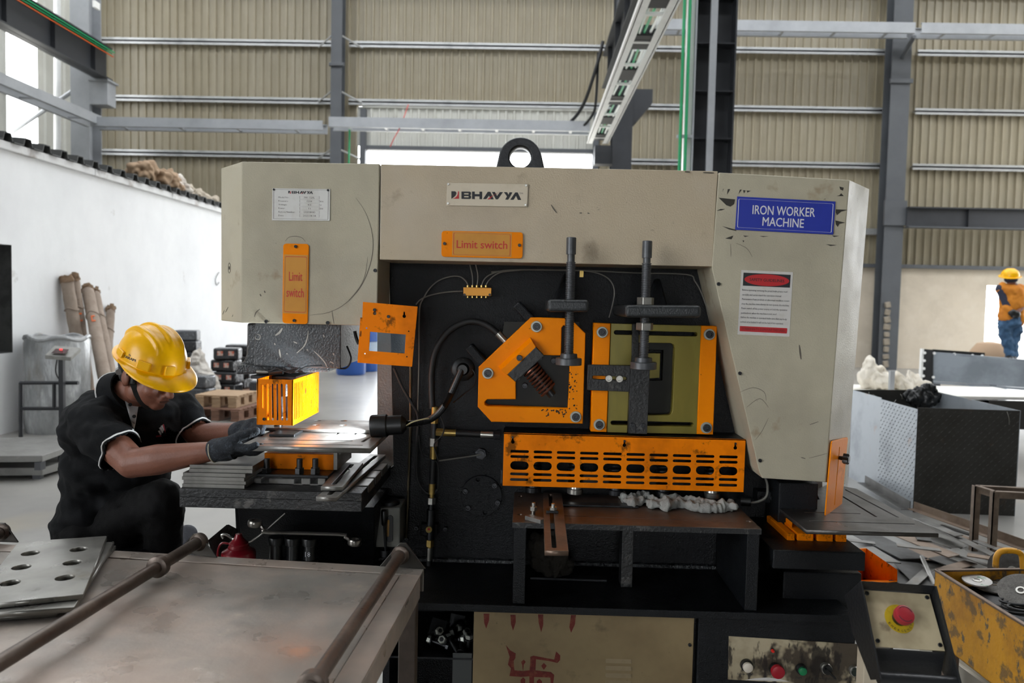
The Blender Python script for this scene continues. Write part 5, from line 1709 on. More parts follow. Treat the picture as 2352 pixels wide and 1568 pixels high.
sp_ = thing('ring_spanner', X(700, 1225, 2.22), 'long cranked ring spanner propped below the punch bed', 'spanner')
m_chrome = M('worn chrome steel', 0x8d8983, .28, .9, [(0x5f5b55, 15, .5, .7, .7)])
MB().tube([X(598, 1206, 2.235), X(606, 1216, 2.235), X(616, 1222, 2.235), X(780, 1227, 2.235), X(793, 1233, 2.235), X(803, 1240, 2.235)], .0055, 8, 3).build('shank', m_chrome, sp_, smooth=True)
for a, b in ((585, 1201), (814, 1244)):
    MB().lathe(X(a, b, 2.235) - Vector((.0, 0, .009)), (.12, 0, 1), [(0, .012), (0, .019), (.004, .021), (.014, .021), (.018, .019), (.018, .012), (0, .012)], 24, cap=False).build('ring_head', m_chrome, sp_, smooth=True, ang=30)
for i, a in enumerate((634, 673, 712)):
    q = Vector((X(a, 1260, 2.30).x, 2.30, zbp))
    t = thing('punch_tool', q, ('nearest to the red oil can, ' if i == 0 else 'middle of three, ' if i == 1 else 'chalk-numbered, ') + 'black stepped punch tool standing under the bed', 'punch tool', 'punch tools under the bed')
    MB().lathe(q, (0, 0, 1), [(0, .02), (.002, .022), (.06, .022), (.062, .024), (.078, .024), (.08, .02), (.122, .019), (.124, .024), (.142, .025), (.146, .023)], 28).build('body', m_bakelite, t, smooth=True, ang=30)
    if i == 2:
        lettering('chalk_number', '18', frame3(q + Vector((-.009, -.0205, .093)), (1, 0, 0), (0, 0, 1)), .016, .016, m_wink, t, res=1)
# dark sheet box behind the table
bx_ = thing('sheet_steel_box', X(510, 1250, 2.2), 'black folded sheet steel box behind the table, beside the red oil can', 'box')
q = [X(478, 1240, 2.30), X(520, 1205, 2.34), X(541, 1216, 2.36), X(541, 1285, 2.36), X(490, 1285, 2.30)]
MB().loft(q, [p + Vector((.006, .004, 0)) for p in q]).build('side', m_black2, bx_)
q = [X(478, 1240, 2.30), X(520, 1205, 2.34), X(510, 1222, 2.44), X(466, 1258, 2.40)]
MB().loft(q, [p - Vector((0, 0, .004)) for p in q]).build('lid', m_black2, bx_)

# ---- spanner bolts and clamps in the niche box
nb = thing('bolt_box', X(1063, 1530, 2.24), 'grey sheet steel box holding bolts beside the cream cabinet door', 'box')
gx0, gx1 = X(1040, 1500, 2.225).x, X(1084, 1500, 2.225).x
zb0, zb1_ = zsh + .0005, X(1060, 1500, 2.225).z
m_gbox = M('grey box paint', 0x474a4a, .45, .2)
MB().box((gx0, 2.226, zsh + .001 - .1), (gx1, 2.23, zb1_)).build('front', m_gbox, nb)
rnd = random.Random(3)
spots = [(1000, 1452, 2.30), (1018, 1470, 2.33), (1032, 1452, 2.36), (1005, 1480, 2.28), (1022, 1488, 2.29), (1046, 1478, 2.30), (1050, 1450, 2.40), (1066, 1470, 2.32), (1072, 1440, 2.38), (1076, 1486, 2.27), (1060, 1490, 2.28), (1040, 1492, 2.27)]
base_b = None
words_b = ['bolt with a square clamp plate at the top of the heap', 'long bolt leaning against the clamp plates', 'bolt half hidden behind the clamp plates', 'bolt lying lowest in the heap', 'bolt pointing down beside the box', 'short bolt in the middle of the heap', 'bolt near the back of the niche', 'bolt with a bright hexagon nut', 'bolt lying against the niche wall', 'upright bolt with two bright nuts by the cream door', 'bolt lying across the box rim', 'bolt dropped between the box and the shelf']
ors = [(60, 10, 30), (70, -20, 110), (40, 30, 200), (80, 0, 250), (55, 20, 330), (70, 30, 60), (80, 0, 140), (30, 10, 20), (85, 0, 300), (5, 3, 0), (75, 0, 180), (60, 0, 220)]
for i, (a, b, Y_) in enumerate(spots):
    q = X(a, b, Y_)
    q.z = max(q.z, zsh + .02)
    if base_b is None:
        base_b = thing('clamp_bolt', q)
        MB().cyl(q - Vector((0, 0, .035)), q + Vector((0, 0, .035)), .0065, n=12).build('shank', m_bsteel, base_b, smooth=True)
        hexnut(MB(), q + Vector((0, 0, .022)), (0, 0, 1), .0125, .012).build('nut', m_zinc, base_b, bevel=.001)
        MB().cyl(q + Vector((0, 0, .018)), q + Vector((0, 0, .0215)), .015, n=16).build('washer', m_bsteel, base_b)
        hexnut(MB(), q - Vector((0, 0, .040)), (0, 0, 1), .0115, .010).build('head', m_bsteel, base_b, bevel=.001)
        o = base_b
    else:
        o = dup(base_b, q)
    o.rotation_euler = [rad(v) for v in ors[i]]
    tag(o, words_b[i], 'bolt', 'clamp bolts in the base niche')
for i, (a, b, Y_, r, lab) in enumerate(((1005, 1440, 2.33, (65, 20, 10), 'square clamp plate standing at the top of the bolt heap'), (1050, 1428, 2.42, (80, 5, -15), 'square clamp plate leaning against the back of the niche'), (1025, 1462, 2.38, (60, -25, 30), 'square clamp plate sunk in the middle of the bolt heap'))):
    mb = MB()
    mb.cbox(X(a, b, Y_), (.05, .05, .008), r)
    tag(mb.build('clamp_plate', m_bsteel, bevel=.001), lab, 'plate', 'clamp plates in the base niche')

# ---- rags
m_rag = M('grey cotton rag', 0x9a9a96, .95, 0, [(0x7c7c79, 10, .45, .7, .8), (0x55544f, 6, .62, .74, .6)], bump=.3, bs=300)
rg = MB()
rr = random.Random(5)
pts = [(1428, 1133), (1450, 1150), (1480, 1140), (1500, 1152), (1530, 1158), (1560, 1150), (1600, 1160), (1640, 1162), (1685, 1158)]
prev = None
for i, (a, b) in enumerate(pts):
    p = onz(a, b + 6, zw + .012)
    p.y = min(p.y, 2.46)
    if prev is not None:
        rg.cap2(prev, p, .013 + .005 * rr.random(), .013 + .005 * rr.random(), 10)
        rg.cap2(prev + Vector((0, .03, .006)), p + Vector((0, .035, .01 * rr.random())), .014, .012, 10)
    prev = p
rg.cap2(onz(1520, 1140, zw + .02), onz(1690, 1162, zw + .022), .012, .012)


def fold(k, amp, dirn=(1, 1, 1)):
    def f(co, no):
        q = Vector((co.x * dirn[0], co.y * dirn[1], co.z * dirn[2]))
        return co + no * (amp * noise.noise(q * k) + amp * .5 * noise.noise(q * k * 2.3 + Vector((7, 3, 1))))
    return f


o = remesh(rg, 'cotton_rag', .0035, 3, None, m_rag, deform=fold(38, .013, (1.2, .6, .5)))
for v in o.data.vertices:
    wz = v.co.z + ORG[o.name].z
    if wz < zw + .001:
        v.co.z = zw + .001 - ORG[o.name].z
tag(o, 'crumpled grey cotton rag lying on the shear table under the orange guard', 'rag')
rg = MB()
q = X(1262, 1290, 2.42)
for a, b, r in ((1230, 1250, .03), (1262, 1245, .035), (1240, 1285, .035), (1280, 1290, .04), (1268, 1312, .03), (1300, 1300, .025)):
    rg.ball(X(a, b, 2.42), (r, r * .9, r * 1.2))
o = remesh(rg, 'oily_rag', .005, 3, None, M('dark oily cloth', 0x2c2923, .85, 0, [(0x1a1815, 12, .45, .7, .8)], bump=.2, bs=200), deform=fold(40, .012))
tag(o, 'dark oily rag heaped under the shear table', 'rag')
p, q = onz(1218, 1321, zbp + .008), onz(1393, 1327, zbp + .008)
tag(MB().cbox((p + q) / 2 - Vector((0, 0, .0035)), ((q - p).length, .035, .007), (0, 0, -1)).build('flat_strip', m_bsteel, bevel=.001), 'thin dark flat strip lying on the machine base below the oily rag', 'bar')
p, q = onz(1292, 1155, zw + .007), onz(1466, 1161, zw + .007)
tag(MB().cbox((p + q) / 2 - Vector((0, -.005, .003)), ((q - p).length, .03, .006), (0, 0, 0)).build('flat_strip', m_bsteel, bevel=.001), 'narrow flat bar lying on the shear table beside the grey rag', 'bar')

# ---- hooded control pendant
TL, TR, BR, BL = X(1974, 1354, 1.70), X(2115, 1364, 1.70), X(2171, 1495, 1.62), X(2010, 1484, 1.62)
pd = thing('control_pedestal', Vector((.85, 1.7, 0)), 'black hooded control pedestal with a red emergency button on a cream face', 'control box')
wv = BR - BL
mid = (TL + TR) / 2 - (BL + BR) / 2
mt = frame3(BL, wv, mid)
W_, H2 = wv.length, mid.length
inv = mt.inverted()
tl = inv @ TL
m_pend = M('chipped black enamel', 0x202123, .35, 0, [(0x6f6e6b, 30, .68, .73, .7)], bump=.1, bs=100)
put_mesh('face_panel', flat_mesh('face_panel', [(0, 0), (W_, 0), (W_, H2), (0, H2)], [], .003, mt, .0005), M('worn cream face', 0xb5a88a, .45, 0, [(0x8f8165, 7, .45, .68, .8), (0x4b3f2e, 12, .63, .72, .6), (0x2a241b, 40, .68, .74, .6)]), pd)
for s, x_ in ((-1, -.006), (1, W_ + .006)):
    q = [mt @ Vector((x_, y_, z_)) for y_, z_ in ((-.07, .012), (H2 + .012, .022), (H2 + .012, -.075), (.05, -.075), (-.06, -.035))]
    MB().loft(q, [p + (mt.to_3x3() @ Vector((s * .004, 0, 0))) for p in q]).build('side_plate', m_pend, pd, bevel=.001)
q = [mt @ Vector(v) for v in ((-.006, H2 + .002, .002), (W_ + .006, H2 + .002, .002), (W_ + .006, H2 + .012, .022), (-.006, H2 + .012, .022))]
q2 = [mt @ Vector(v) for v in ((-.006, H2 + .002, -.07), (W_ + .006, H2 + .002, -.07), (W_ + .006, H2 + .012, -.07), (-.006, H2 + .012, -.07))]
MB().loft(q, q2).build('hood', m_pend, pd, bevel=.001)
q = [mt @ Vector(v) for v in ((0, -.002, -.003), (W_, -.002, -.003), (W_, -.04, -.045), (0, -.04, -.045))]
MB().loft(q, [p - Vector((0, 0, .004)) for p in q]).build('lower_sheet', m_pend, pd, bevel=.001)
MB().cyl(mt @ Vector((-.006, -.062, -.005)), mt @ Vector((W_ + .006, -.062, -.005)), .0125, n=20).build('foot_bar', m_pend, pd, smooth=True)
for u_2, v_2 in ((.008, .012), (W_ - .008, .012), (.008, H2 - .008), (W_ - .008, H2 - .008)):
    socket_bolt('face_screw', mt @ Vector((u_2, v_2, .0)), mt.to_3x3() @ Vector((0, 0, 1)), .0045, .003, pd, m_bsteel)
nrm_ = mt.to_3x3() @ Vector((0, 0, 1))
dE = ray(2065, 1421)
tE = (BL - CPOS).dot(nrm_) / dE.dot(nrm_)
pE = CPOS + dE * tE
eb = thing('emergency_button', pE, parent=pd)
MB().lathe(pE, nrm_, [(0, .031), (.0012, .031), (.0012, .012)], 36).build('yellow_ring', M('yellow ring plate', 0xb59a1c, .4, 0, [(0x8a7414, 40, .5, .7, .7)]), eb)
MB().lathe(pE, nrm_, [(.001, .0155), (.012, .0155)], 24).build('collar', m_bakelite, eb, smooth=True, ang=30)
MB().lathe(pE + nrm_ * .012, nrm_, [(0, .0155), (.006, .016), (.007, .0205), (.016, .021), (.020, .0195), (.0215, .016)], 32).build('mushroom_cap', M('faded red cap', 0x9c2730, .38, 0, [(0x84202a, 30, .5, .7, .6)]), eb, smooth=True, ang=30)
for ch, an in zip('EMERGENCY', range(9)):
    a = rad(205 + an * 16)
    c_ = mt.to_3x3()
    pos = pE + c_ @ Vector((.0262 * math.cos(a), .0262 * math.sin(a), .0013))
    tx_ = c_ @ Vector((-math.sin(a), math.cos(a), 0))
    up_ = c_ @ Vector((-math.cos(a), -math.sin(a), 0))
    lettering('lettering', ch, frame3(pos - tx_ * .002 - up_ * .0025, tx_, up_), .0042, .005, m_ink, eb, res=1, depth=.0003)
for k in range(2):
    a0 = k * math.pi + .3
    oa = [(.0165 * math.cos(a0 + 2.0 * i / 8), .0165 * math.sin(a0 + 2.0 * i / 8)) for i in range(9)] + [(.0152 * math.cos(a0 + 2.0 * i / 8), .0152 * math.sin(a0 + 2.0 * i / 8)) for i in range(8, -1, -1)]
    put_mesh('arrow_mark', flat_mesh('arrow_mark', oa, [], .0003, frame3(pE + nrm_ * .0338, mt.to_3x3() @ Vector((1, 0, 0)), mt.to_3x3() @ Vector((0, 1, 0)))), m_ink, eb)
pq = X(2010, 1540, 1.80)
MB().box((X(1975, 1540, 1.80).x, 1.78, 0), (X(2010, 1540, 1.80).x + .02, 1.82, pq.z + .09)).build('post', M('stained cream post', 0xb9ad98, .5, 0, [(0x8a6f52, 8, .5, .68, .7)]), pd, bevel=.002)
MB().box((X(1975, 1540, 1.80).x - .12, 1.66, 0), (X(2010, 1540, 1.80).x + .14, 1.95, .012)).build('foot_plate', m_pend, pd, bevel=.002)
MB().loft([mt @ Vector((.04, H2 * .2, -.003)), mt @ Vector((.1, H2 * .2, -.003)), mt @ Vector((.1, H2 * .7, -.003)), mt @ Vector((.04, H2 * .7, -.003))], [Vector((X(1985, 1540, 1.80).x, 1.79, pq.z + .05)), Vector((X(1985, 1540, 1.80).x + .03, 1.79, pq.z + .05)), Vector((X(1985, 1540, 1.80).x + .03, 1.81, pq.z + .09)), Vector((X(1985, 1540, 1.80).x, 1.81, pq.z + .09))]).build('neck', m_pend, pd)

# ---- yellow tool box with grinding discs
ZB1, ZB0 = .46, .2
m_yel = M('chipped yellow paint', 0xc98f14, .5, 0, [(0xa06d12, 6, .45, .65, .8), (0x5a4a32, 10, .54, .61, .8), (0x4c4a46, 24, .58, .63, .9, (1, 1, .5)), (0xd6a02a, 3, .6, .75, .6)], bump=.12, bs=60)
k0, k1 = onz(2148, 1310, ZB1), onz(2352, 1437, ZB1)
dk = (k1 - k0).normalized()
k1 = k0 + dk * .75
k3 = onz(2290, 1308, ZB1)
dx_ = (k3 - k0).normalized()
k3 = k0 + dx_ * .55
k2 = k3 + dk * .75
bxo = thing('tool_box', (k0 + k2) / 2 * 1 - Vector((0, 0, ZB1 - ZB0)), 'chipped yellow open steel tool box full of grinding discs', 'tool box')
for a, b, ins in ((k0, k1, dx_), (k0, k3, dk), (k3, k2, -dx_), (k1, k2, -dk)):
    slab(MB(), [a, b, b + ins * .004, a + ins * .004], ZB0, ZB1).build('wall_sheet', m_yel, bxo)
    slab(MB(), [a - ins * .004, b - ins * .004, b + ins * .012, a + ins * .012], ZB1 - .002, ZB1 + .006).build('rim', m_rustplate, bxo, bevel=.002)
slab(MB(), [k0, k1, k2, k3], ZB0, ZB0 + .004).build('floor_sheet', m_yel, bxo)
slab(MB(), [k0 + dx_ * .01 + dk * .01, k1 + dx_ * .01 - dk * .01, k2 - dx_ * .01 - dk * .01, k3 - dx_ * .01 + dk * .01], ZB0 + .004, ZB1 - .06).build('inner_tray', m_bsteel, bxo)
hp = [at(2287, 1302, 2.85), at(2288, 1282, 2.85), at(2296, 1268, 2.85), at(2312, 1264, 2.85), at(2335, 1266, 2.85), at(2347, 1276, 2.85), at(2350, 1305, 2.85)]
MB().tube(hp, .011, 10, 3).build('handle', m_yel, bxo, smooth=True)
for lp in (k0 + dx_ * .05 + dk * .05, k1 + dx_ * .05 - dk * .05, k2 - dx_ * .05 - dk * .05, k3 - dx_ * .05 + dk * .05):
    slab(MB(), [lp + Vector((-.02, -.02, 0)), lp + Vector((.02, -.02, 0)), lp + Vector((.02, .02, 0)), lp + Vector((-.02, .02, 0))], 0, ZB0).build('leg', m_rustplate, bxo)
m_disc = M('abrasive disc', 0x6f6c68, .85, 0, [(0x55534f, 60, .4, .65, .8), (0x85827d, 200, .5, .7, .6)], bump=.4, bs=400)
m_disc2 = M('dark abrasive disc', 0x3c3a37, .85, 0, [(0x2a2826, 60, .4, .65, .8)], bump=.4, bs=400)
m_dlab = M('paper disc label', 0xb9b6b2, .6, 0, [(0x6a8f76, 14, .62, .66, .7), (0x8d8ea6, 9, .64, .68, .7)])
for i, (a, b, r, tl_, mat, lab) in enumerate(((2244, 1334, .05, (6, -4, 0), m_dlab, 'small grinding disc with a pale paper label, lying in the box corner'),
                                              (2283, 1342, .085, (5, -3, 0), m_disc, 'large grey grinding disc lying under the small labelled disc'),
                                              (2325, 1310, .085, (42, -18, 0), m_disc2, 'dark grinding disc standing below the box handle'),
                                              (2348, 1322, .075, (12, -12, 0), m_disc, 'grey grinding disc at the back of the yellow box, cut by the frame'),
                                              (2345, 1357, .075, (22, -28, 0), m_disc, 'grey grinding disc leaning with its bright metal bore towards the viewer'))):
    z_ = ZB1 + (-.026, -.046, -.02, -.03, -.012)[i]
    p = onz(a, b, z_)
    dt = thing('grinding_disc', p, lab, 'grinding disc', 'grinding discs in the yellow box')
    o = MB().lathe(p, (0, 0, 1), [(0, .011), (0, r), (.005, r), (.006, r * .5), (.003, r * .42), (.003, .011)], 40).build('abrasive_ring', mat, dt, smooth=True, ang=30)
    MB().lathe(p + Vector((0, 0, .002)), (0, 0, 1), [(0, .010), (0, .017), (.0045, .016), (.0045, .010), (0, .010)], 20, cap=False).build('bore_ring', m_silver, dt, smooth=True, ang=30)
    dt.rotation_euler = [rad(v) for v in tl_]
cb = MB()
pts = []
for j in range(60):
    t = j / 59
    c_ = onz(2325 + 25 * t, 1385 + 20 * t, ZB1 - .05)
    pts.append(c_ + Vector((.045 * math.cos(t * 26), .03 * math.sin(t * 26), .012 * math.sin(t * 9))))
o = cb.tube(pts, .0045, 7, 2).build('coiled_cable', m_blackr, smooth=True)
tag(o, 'coil of black cable in the yellow tool box below the grinding discs', 'cable')

# ---- steel offcuts on the floor
m_s1 = M('grey offcut steel', 0x807e7a, .4, .6, [(0x62605d, 5, .45, .65, .8), (0x6e5f4f, 8, .58, .72, .6)], rvar=.1)
m_s2 = M('dark offcut steel', 0x4a4947, .45, .5, [(0x35332f, 5, .45, .65, .8)], rvar=.1)
m_s3 = M('rusty offcut steel', 0x7b6a5b, .5, .4, [(0x5c4b3e, 6, .45, .65, .8), (0x8d8279, 9, .55, .72, .6)])
scr = [(1985, 1225, 2100, 1282, .17, .03, m_s2, 'wide dark offcut plate beside the orange chute'), (2066, 1226, 2187, 1274, .10, .13, m_s3, 'brown flat offcut on top of the pile with a smaller plate on it'),
       (2125, 1196, 2330, 1296, .06, .10, m_s1, 'long bright flat bar running down towards the yellow box'), (2184, 1259, 2290, 1300, .10, .07, m_s1, 'pale flat bar ending beside the yellow box handle'),
       (2078, 1288, 2135, 1345, .14, .03, m_s2, 'short dark plate below the heap next to the thin rod'), (2150, 1279, 2222, 1306, .12, .03, m_s2, 'dark plate half under the pale flat bar'),
       (1945, 1238, 2010, 1246, .05, .05, m_s1, 'narrow bright strip sticking out under the notch table'), (2138, 1233, 2203, 1256, .12, .05, m_s1, 'grey plate in the middle of the heap'),
       (1990, 1256, 2050, 1292, .10, .07, m_s1, 'pale tapering offcut above the orange chute'), (2207, 1230, 2313, 1262, .05, .05, m_s3, 'thin brown bar beside the small steel frame'),
       (2092, 1168, 2354, 1262, .05, .07, m_s3, 'long brown angle bar crossing in front of the dark bin'), (1978, 1108, 2080, 1170, .06, .05, m_s2, 'dark angle bar lying against the checker plate bin'),
       (2030, 1180, 2130, 1240, .09, .03, m_s1, 'grey flat bar partly under the notch table'), (2060, 1310, 2150, 1380, .15, .012, m_s2, 'dark floor plate near the control pedestal'), (2100, 1260, 2160, 1290, .2, .015, m_s3, 'wide brown plate at the bottom of the heap'),
       (2000, 1300, 2080, 1330, .2, .012, m_s3, 'wide rusty plate lying under the orange chute'), (2110, 1190, 2200, 1228, .07, .12, m_s1, 'pale bar crossing the heap close to the notch table corner'), (2160, 1205, 2235, 1228, .05, .03, m_s2, 'narrow dark strip just below the dark bin'),
       (2060, 1250, 2160, 1262, .05, .15, m_s1, 'slim bright bar lying across the brown offcut'), (2220, 1272, 2300, 1284, .06, .11, m_s3, 'short brown bar across the long bright bar'), (2090, 1345, 2140, 1300, .05, .05, m_s1, 'slim pale bar on the short dark plate'), (2160, 1310, 2230, 1290, .07, .04, m_s3, 'rusty bar reaching under the yellow box rim'),
       (2010, 1200, 2110, 1215, .06, .02, m_s2, 'dark strip on the floor under the notch table'), (2240, 1240, 2330, 1275, .04, .09, m_s1, 'thin pale bar under the small steel stand')]
for i, (a, b, c, d, w, z, mat, lab) in enumerate(scr):
    p, q = onz(a, b, z + .006), onz(c, d, z + .006)
    L_ = (q - p).length
    mt = frame3(Vector((p.x, p.y, z + .006)), q - p, Vector((0, 0, 1)).cross(q - p))
    if 'angle' in lab:
        mb = MB()
        R_ = mt.to_3x3()
        mb.cbox((p + q) / 2, (L_, w, .005), R_)
        mb.cbox((p + q) / 2 + R_ @ Vector((0, w / 2, w / 2)), (L_, .005, w), R_)
        o = mb.build('angle_bar', mat)
    else:
        e = .3 * w * math.sin(i * 2.1)
        o = put_mesh('offcut', flat_mesh('offcut', [(0, -w / 2), (L_ + e, -w / 2), (L_, w / 2), (e * .5, w / 2)], [], .006, mt, .0006), mat)
    tag(o, lab, 'offcut', 'steel offcuts on the floor')
p, q = onz(2105, 1233, .142), onz(2137, 1240, .142)
tag(MB().cbox((p + q) / 2, ((q - p).length, .09, .006), (0, 0, -20)).build('offcut', m_s2, bevel=.0006), 'small dark square plate resting on the brown offcut', 'offcut', 'steel offcuts on the floor')
p, q = onz(2117, 1278, .1), onz(2147, 1345, .03)
tag(MB().cyl(p, q, .011, n=12).build('steel_rod', m_s1, smooth=True), 'thin round rod leaning on the heap towards the yellow box', 'rod')
# light boards under the tool box
for i, (a, b, c, d) in enumerate(((2155, 1478, 2325, 1600), (2215, 1474, 2395, 1590))):
    p, q = onz(a, b, .10), onz(c, d, .10)
    R_ = frame3(p, q - p, Vector((0, 0, 1)).cross(q - p)).to_3x3()
    c0_ = (p + q) / 2
    mb = MB().cbox(c0_ - Vector((0, 0, .04 - .001)), ((q - p).length * 1.3, .07, .006), R_).cbox(c0_ + R_ @ Vector((0, .035, 0)) - Vector((0, 0, .04)), ((q - p).length * 1.3, .005, .08), R_)
    mb.cbox(c0_ - R_ @ Vector((0, .035, 0)) - Vector((0, 0, .04)), ((q - p).length * 1.3, .005, .08), R_)
    tag(mb.build('channel_bar', M('pale channel steel', 0xb3ada0, .45, .3)), ('nearer' if i == 0 else 'farther') + ' pale steel channel lying on the floor beside the yellow box', 'channel', 'pale channels on the floor')
# orange chute
ch = thing('scrap_chute', onz(2030, 1330, .0), 'orange sheet scrap chute sticking out from behind the control pedestal', 'chute')
q = [X(1990, 1259, 2.75), X(2061, 1308, 2.55), X(2061, 1333, 2.55), X(1984, 1330, 2.75)]
MB().loft(q, [p + Vector((.0, .004, 0)) for p in q]).build('side_sheet', m_orange2, ch)
q = [X(1984, 1330, 2.75), X(2061, 1333, 2.55), X(2010, 1338, 2.45), X(1950, 1336, 2.6)]
MB().loft(q, [p - Vector((0, 0, .004)) for p in q]).build('floor_sheet', m_orange2, ch)
q = [X(1990, 1259, 2.75), X(1950, 1262, 2.6), X(1950, 1336, 2.6), X(1984, 1330, 2.75)]
MB().loft(q, [p + Vector((-.003, .003, 0)) for p in q]).build('end_sheet', m_orange2, ch)
for (a, b, Y_) in ((1990, 1331, 2.73), (2050, 1334, 2.55), (1962, 1336, 2.6), (2008, 1338, 2.46)):
    p = X(a, b, Y_)
    MB().cyl((p.x, Y_, 0), p, .012, n=8).build('leg', m_bsteel, ch)

# ---- small angle iron frame
m_frame = M('rusty angle iron', 0x7a6a5c, .5, .35, [(0x54473c, 7, .45, .65, .8)])
z1_ = .40
fr = thing('angle_iron_stand', onz(2290, 1245, 0), 'small rusty angle iron stand in front of the dark bin', 'stand')
a_, b_ = onz(2243, 1115, z1_), onz(2420, 1124, z1_)
c_ = onz(2285, 1128, z1_)
dvv = Vector((c_.x - a_.x, c_.y - a_.y, 0))
for p, q in ((a_, b_), (a_, a_ + dvv), (a_ + dvv, b_ + dvv)):
    dd = (q - p)
    MB().cbox((p + q) / 2 - Vector((0, 0, .02)), (dd.length, .006, .04), Matrix.Rotation(math.atan2(dd.y, dd.x), 3, 'Z')).build('rail', m_frame, fr)
    MB().cbox((p + q) / 2, (dd.length, .03, .005), Matrix.Rotation(math.atan2(dd.y, dd.x), 3, 'Z')).build('rail_flange', m_frame, fr)
for p in (a_, b_, a_ + dvv, b_ + dvv):
    MB().box((p.x - .018, p.y - .018, 0), (p.x + .018, p.y - .012, z1_)).box((p.x - .018, p.y - .018, 0), (p.x - .012, p.y + .018, z1_)).build('leg', m_frame, fr)

# ---- steel bin with a checker plate side
bn = thing('scrap_bin', Vector((3.1, 5.9, 0)), 'open steel scrap bin with checker plate sides behind the offcuts', 'bin')
ZN = .76
A3, B3, C3, D3 = onz(1958, 895, ZN), onz(2108, 936, ZN), onz(2343, 943, ZN), onz(2132, 895, ZN)
m_bin1 = M('pale galvanised plate', 0x9fa5ab, .42, .4, [(0x868c92, 4, .45, .65, .8), (0xa77f5e, 6, .64, .73, .45)])
m_bin2 = M('dark bin plate', 0x33322f, .5, .2, [(0x26241f, 4, .45, .65, .8), (0x4a3a2c, 6, .64, .72, .5)])


def wall4(nm, p, q, mat, z0=0.0, z1=ZN):
    d = (q - p)
    d.z = 0
    n_ = Vector((-d.y, d.x, 0)).normalized() * .005
    return MB().loft([Vector((p.x, p.y, z0)), Vector((q.x, q.y, z0)), Vector((q.x, q.y, z1)), Vector((p.x, p.y, z1))], [Vector((v.x, v.y, z)) + n_ for v, z in ((p, z0), (q, z0), (q, z1), (p, z1))]).build(nm, mat, bn)


Mx = A3.lerp(B3, .49)
wall4('side_plate', A3, Mx, m_bin1)
chk = wall4('checker_plate', Mx, B3, m_bin1, 0, ZN - .012)
wall4('front_plate', B3, C3, m_bin2, 0, ZN)
wall4('back_plate', A3, D3, m_bin2, 0, ZN)
wall4('side_plate', D3, C3, m_bin1, 0, ZN)


def studs(p, q, z1, mat, rows, cols, par, nm, side=1):
    d = (q - p)
    d.z = 0
    u = d.normalized()
    n_ = Vector((u.y, -u.x, 0)) * side
    mb = MB()
    for r in range(rows):
        for c in range(cols):
            if (r + c) % 2:
                continue
            ce = Vector((p.x, p.y, 0)) + u * d.length * (c + .5) / cols + Vector((0, 0, (r + .5) / rows * z1)) + n_ * .001
            s = 1 if (c // 1) % 2 else -1
            t_ = (u * .7 + Vector((0, 0, 1)) * .7).normalized() * .016
            w_3 = (u * .7 - Vector((0, 0, 1)) * .7).normalized() * .005
            mb.add([ce - t_, ce + w_3, ce + t_, ce - w_3, ce + n_ * .003], [(0, 1, 4), (1, 2, 4), (2, 3, 4), (3, 0, 4)])
    o = mb.build(nm, mat, par)
    o['kind'] = 'stuff'
    return o


studs(Mx, B3, ZN - .02, m_bin1, 26, 22, bn, 'checker_studs')
studs(B3, C3, ZN - .01, m_bin2, 26, 26, bn, 'checker_studs')
for a, b, c, d in ((1996, 900, 1990, 918), (2005, 905, 2018, 920), (2058, 918, 2040, 935), (2068, 905, 2072, 916), (2313, 945, 2318, 975)):
    p, q = onz(a, b, ZN), None
    dY = p.y - .01
    MB().tube([at(a, b, dY), at((a + c) / 2 + 2, (b + d) / 2, dY - .02), at(c, d, dY)], .0022, 5).build('wire_hook', m_wire, bn)

# ---- pale table, beam, bags beyond
ZP = .65
p1, p2 = onz(1950, 905, ZP), onz(2420, 913, ZP)
pt = thing('pale_table', Vector(((p1.x + p2.x) / 2, p1.y + .45, 0)), 'wide table with a bright white top behind the scrap bin', 'table')
m_ptop = M('white sheet table top', 0xe6e3dc, .6)  # even white base colour
slab(MB(), [p1, p2, p2 + Vector((0, .95, 0)), p1 + Vector((0, .95, 0))], ZP - .03, ZP).build('top', m_ptop, pt, bevel=.003)
for x_ in (p1.x + .1, (p1.x + p2.x) / 2 + .3, p2.x - .1):
    for y_ in (p1.y + .05, p1.y + .9):
        MB().box((x_ - .03, y_ - .03, 0), (x_ + .03, y_ + .03, ZP - .03)).build('leg', m_steel, pt)
m_skirt = M('dark table frame', 0x2b2a28, .5)
MB().box((p1.x + .05, p1.y + .02, ZP - .3), (p2.x - .05, p1.y + .05, ZP - .03)).build('front_panel', m_skirt, pt)
m_bag = M('white woven bag', 0xe4ddd0, .9, 0, [(0xc9bda8, 5, .5, .7, .7)])
for i, (a, b, rx, rz, lab) in enumerate(((2008, 873, .15, .2, 'tallest crumpled white bag on the pale table'), (2066, 882, .10, .11, 'low white crumpled bag on the pale table beside the steel post'), (2100, 876, .09, .12, 'white bag with a bluish fold next to the drilled beam'))):
    c_ = onz(a, b + 6, ZP)
    c_.y = p1.y + .55
    c_.x = at(a, b, c_.y).x
    mb = MB()
    mb.ball(c_ + Vector((0, 0, rz * .55)), (rx, rx * .8, rz * .7))
    mb.ball(c_ + Vector((-.05, 0, rz * 1.0)), (rx * .45, rx * .4, rz * .7))
    mb.ball(c_ + Vector((.08, -.03, rz * .4)), (rx * .7, rx * .6, rz * .5))
    o = remesh(mb, 'white_bag', .012, 2, None, m_bag, deform=fold(13, .05, (1, 1, .6)), iters=4)
    for v in o.data.vertices:
        if v.co.z + ORG[o.name].z < ZP + .001:
            v.co.z = ZP + .001 - ORG[o.name].z
    tag(o, lab, 'bag', 'white bags on the pale table')
c_ = at(2047, 890, p1.y + .3)
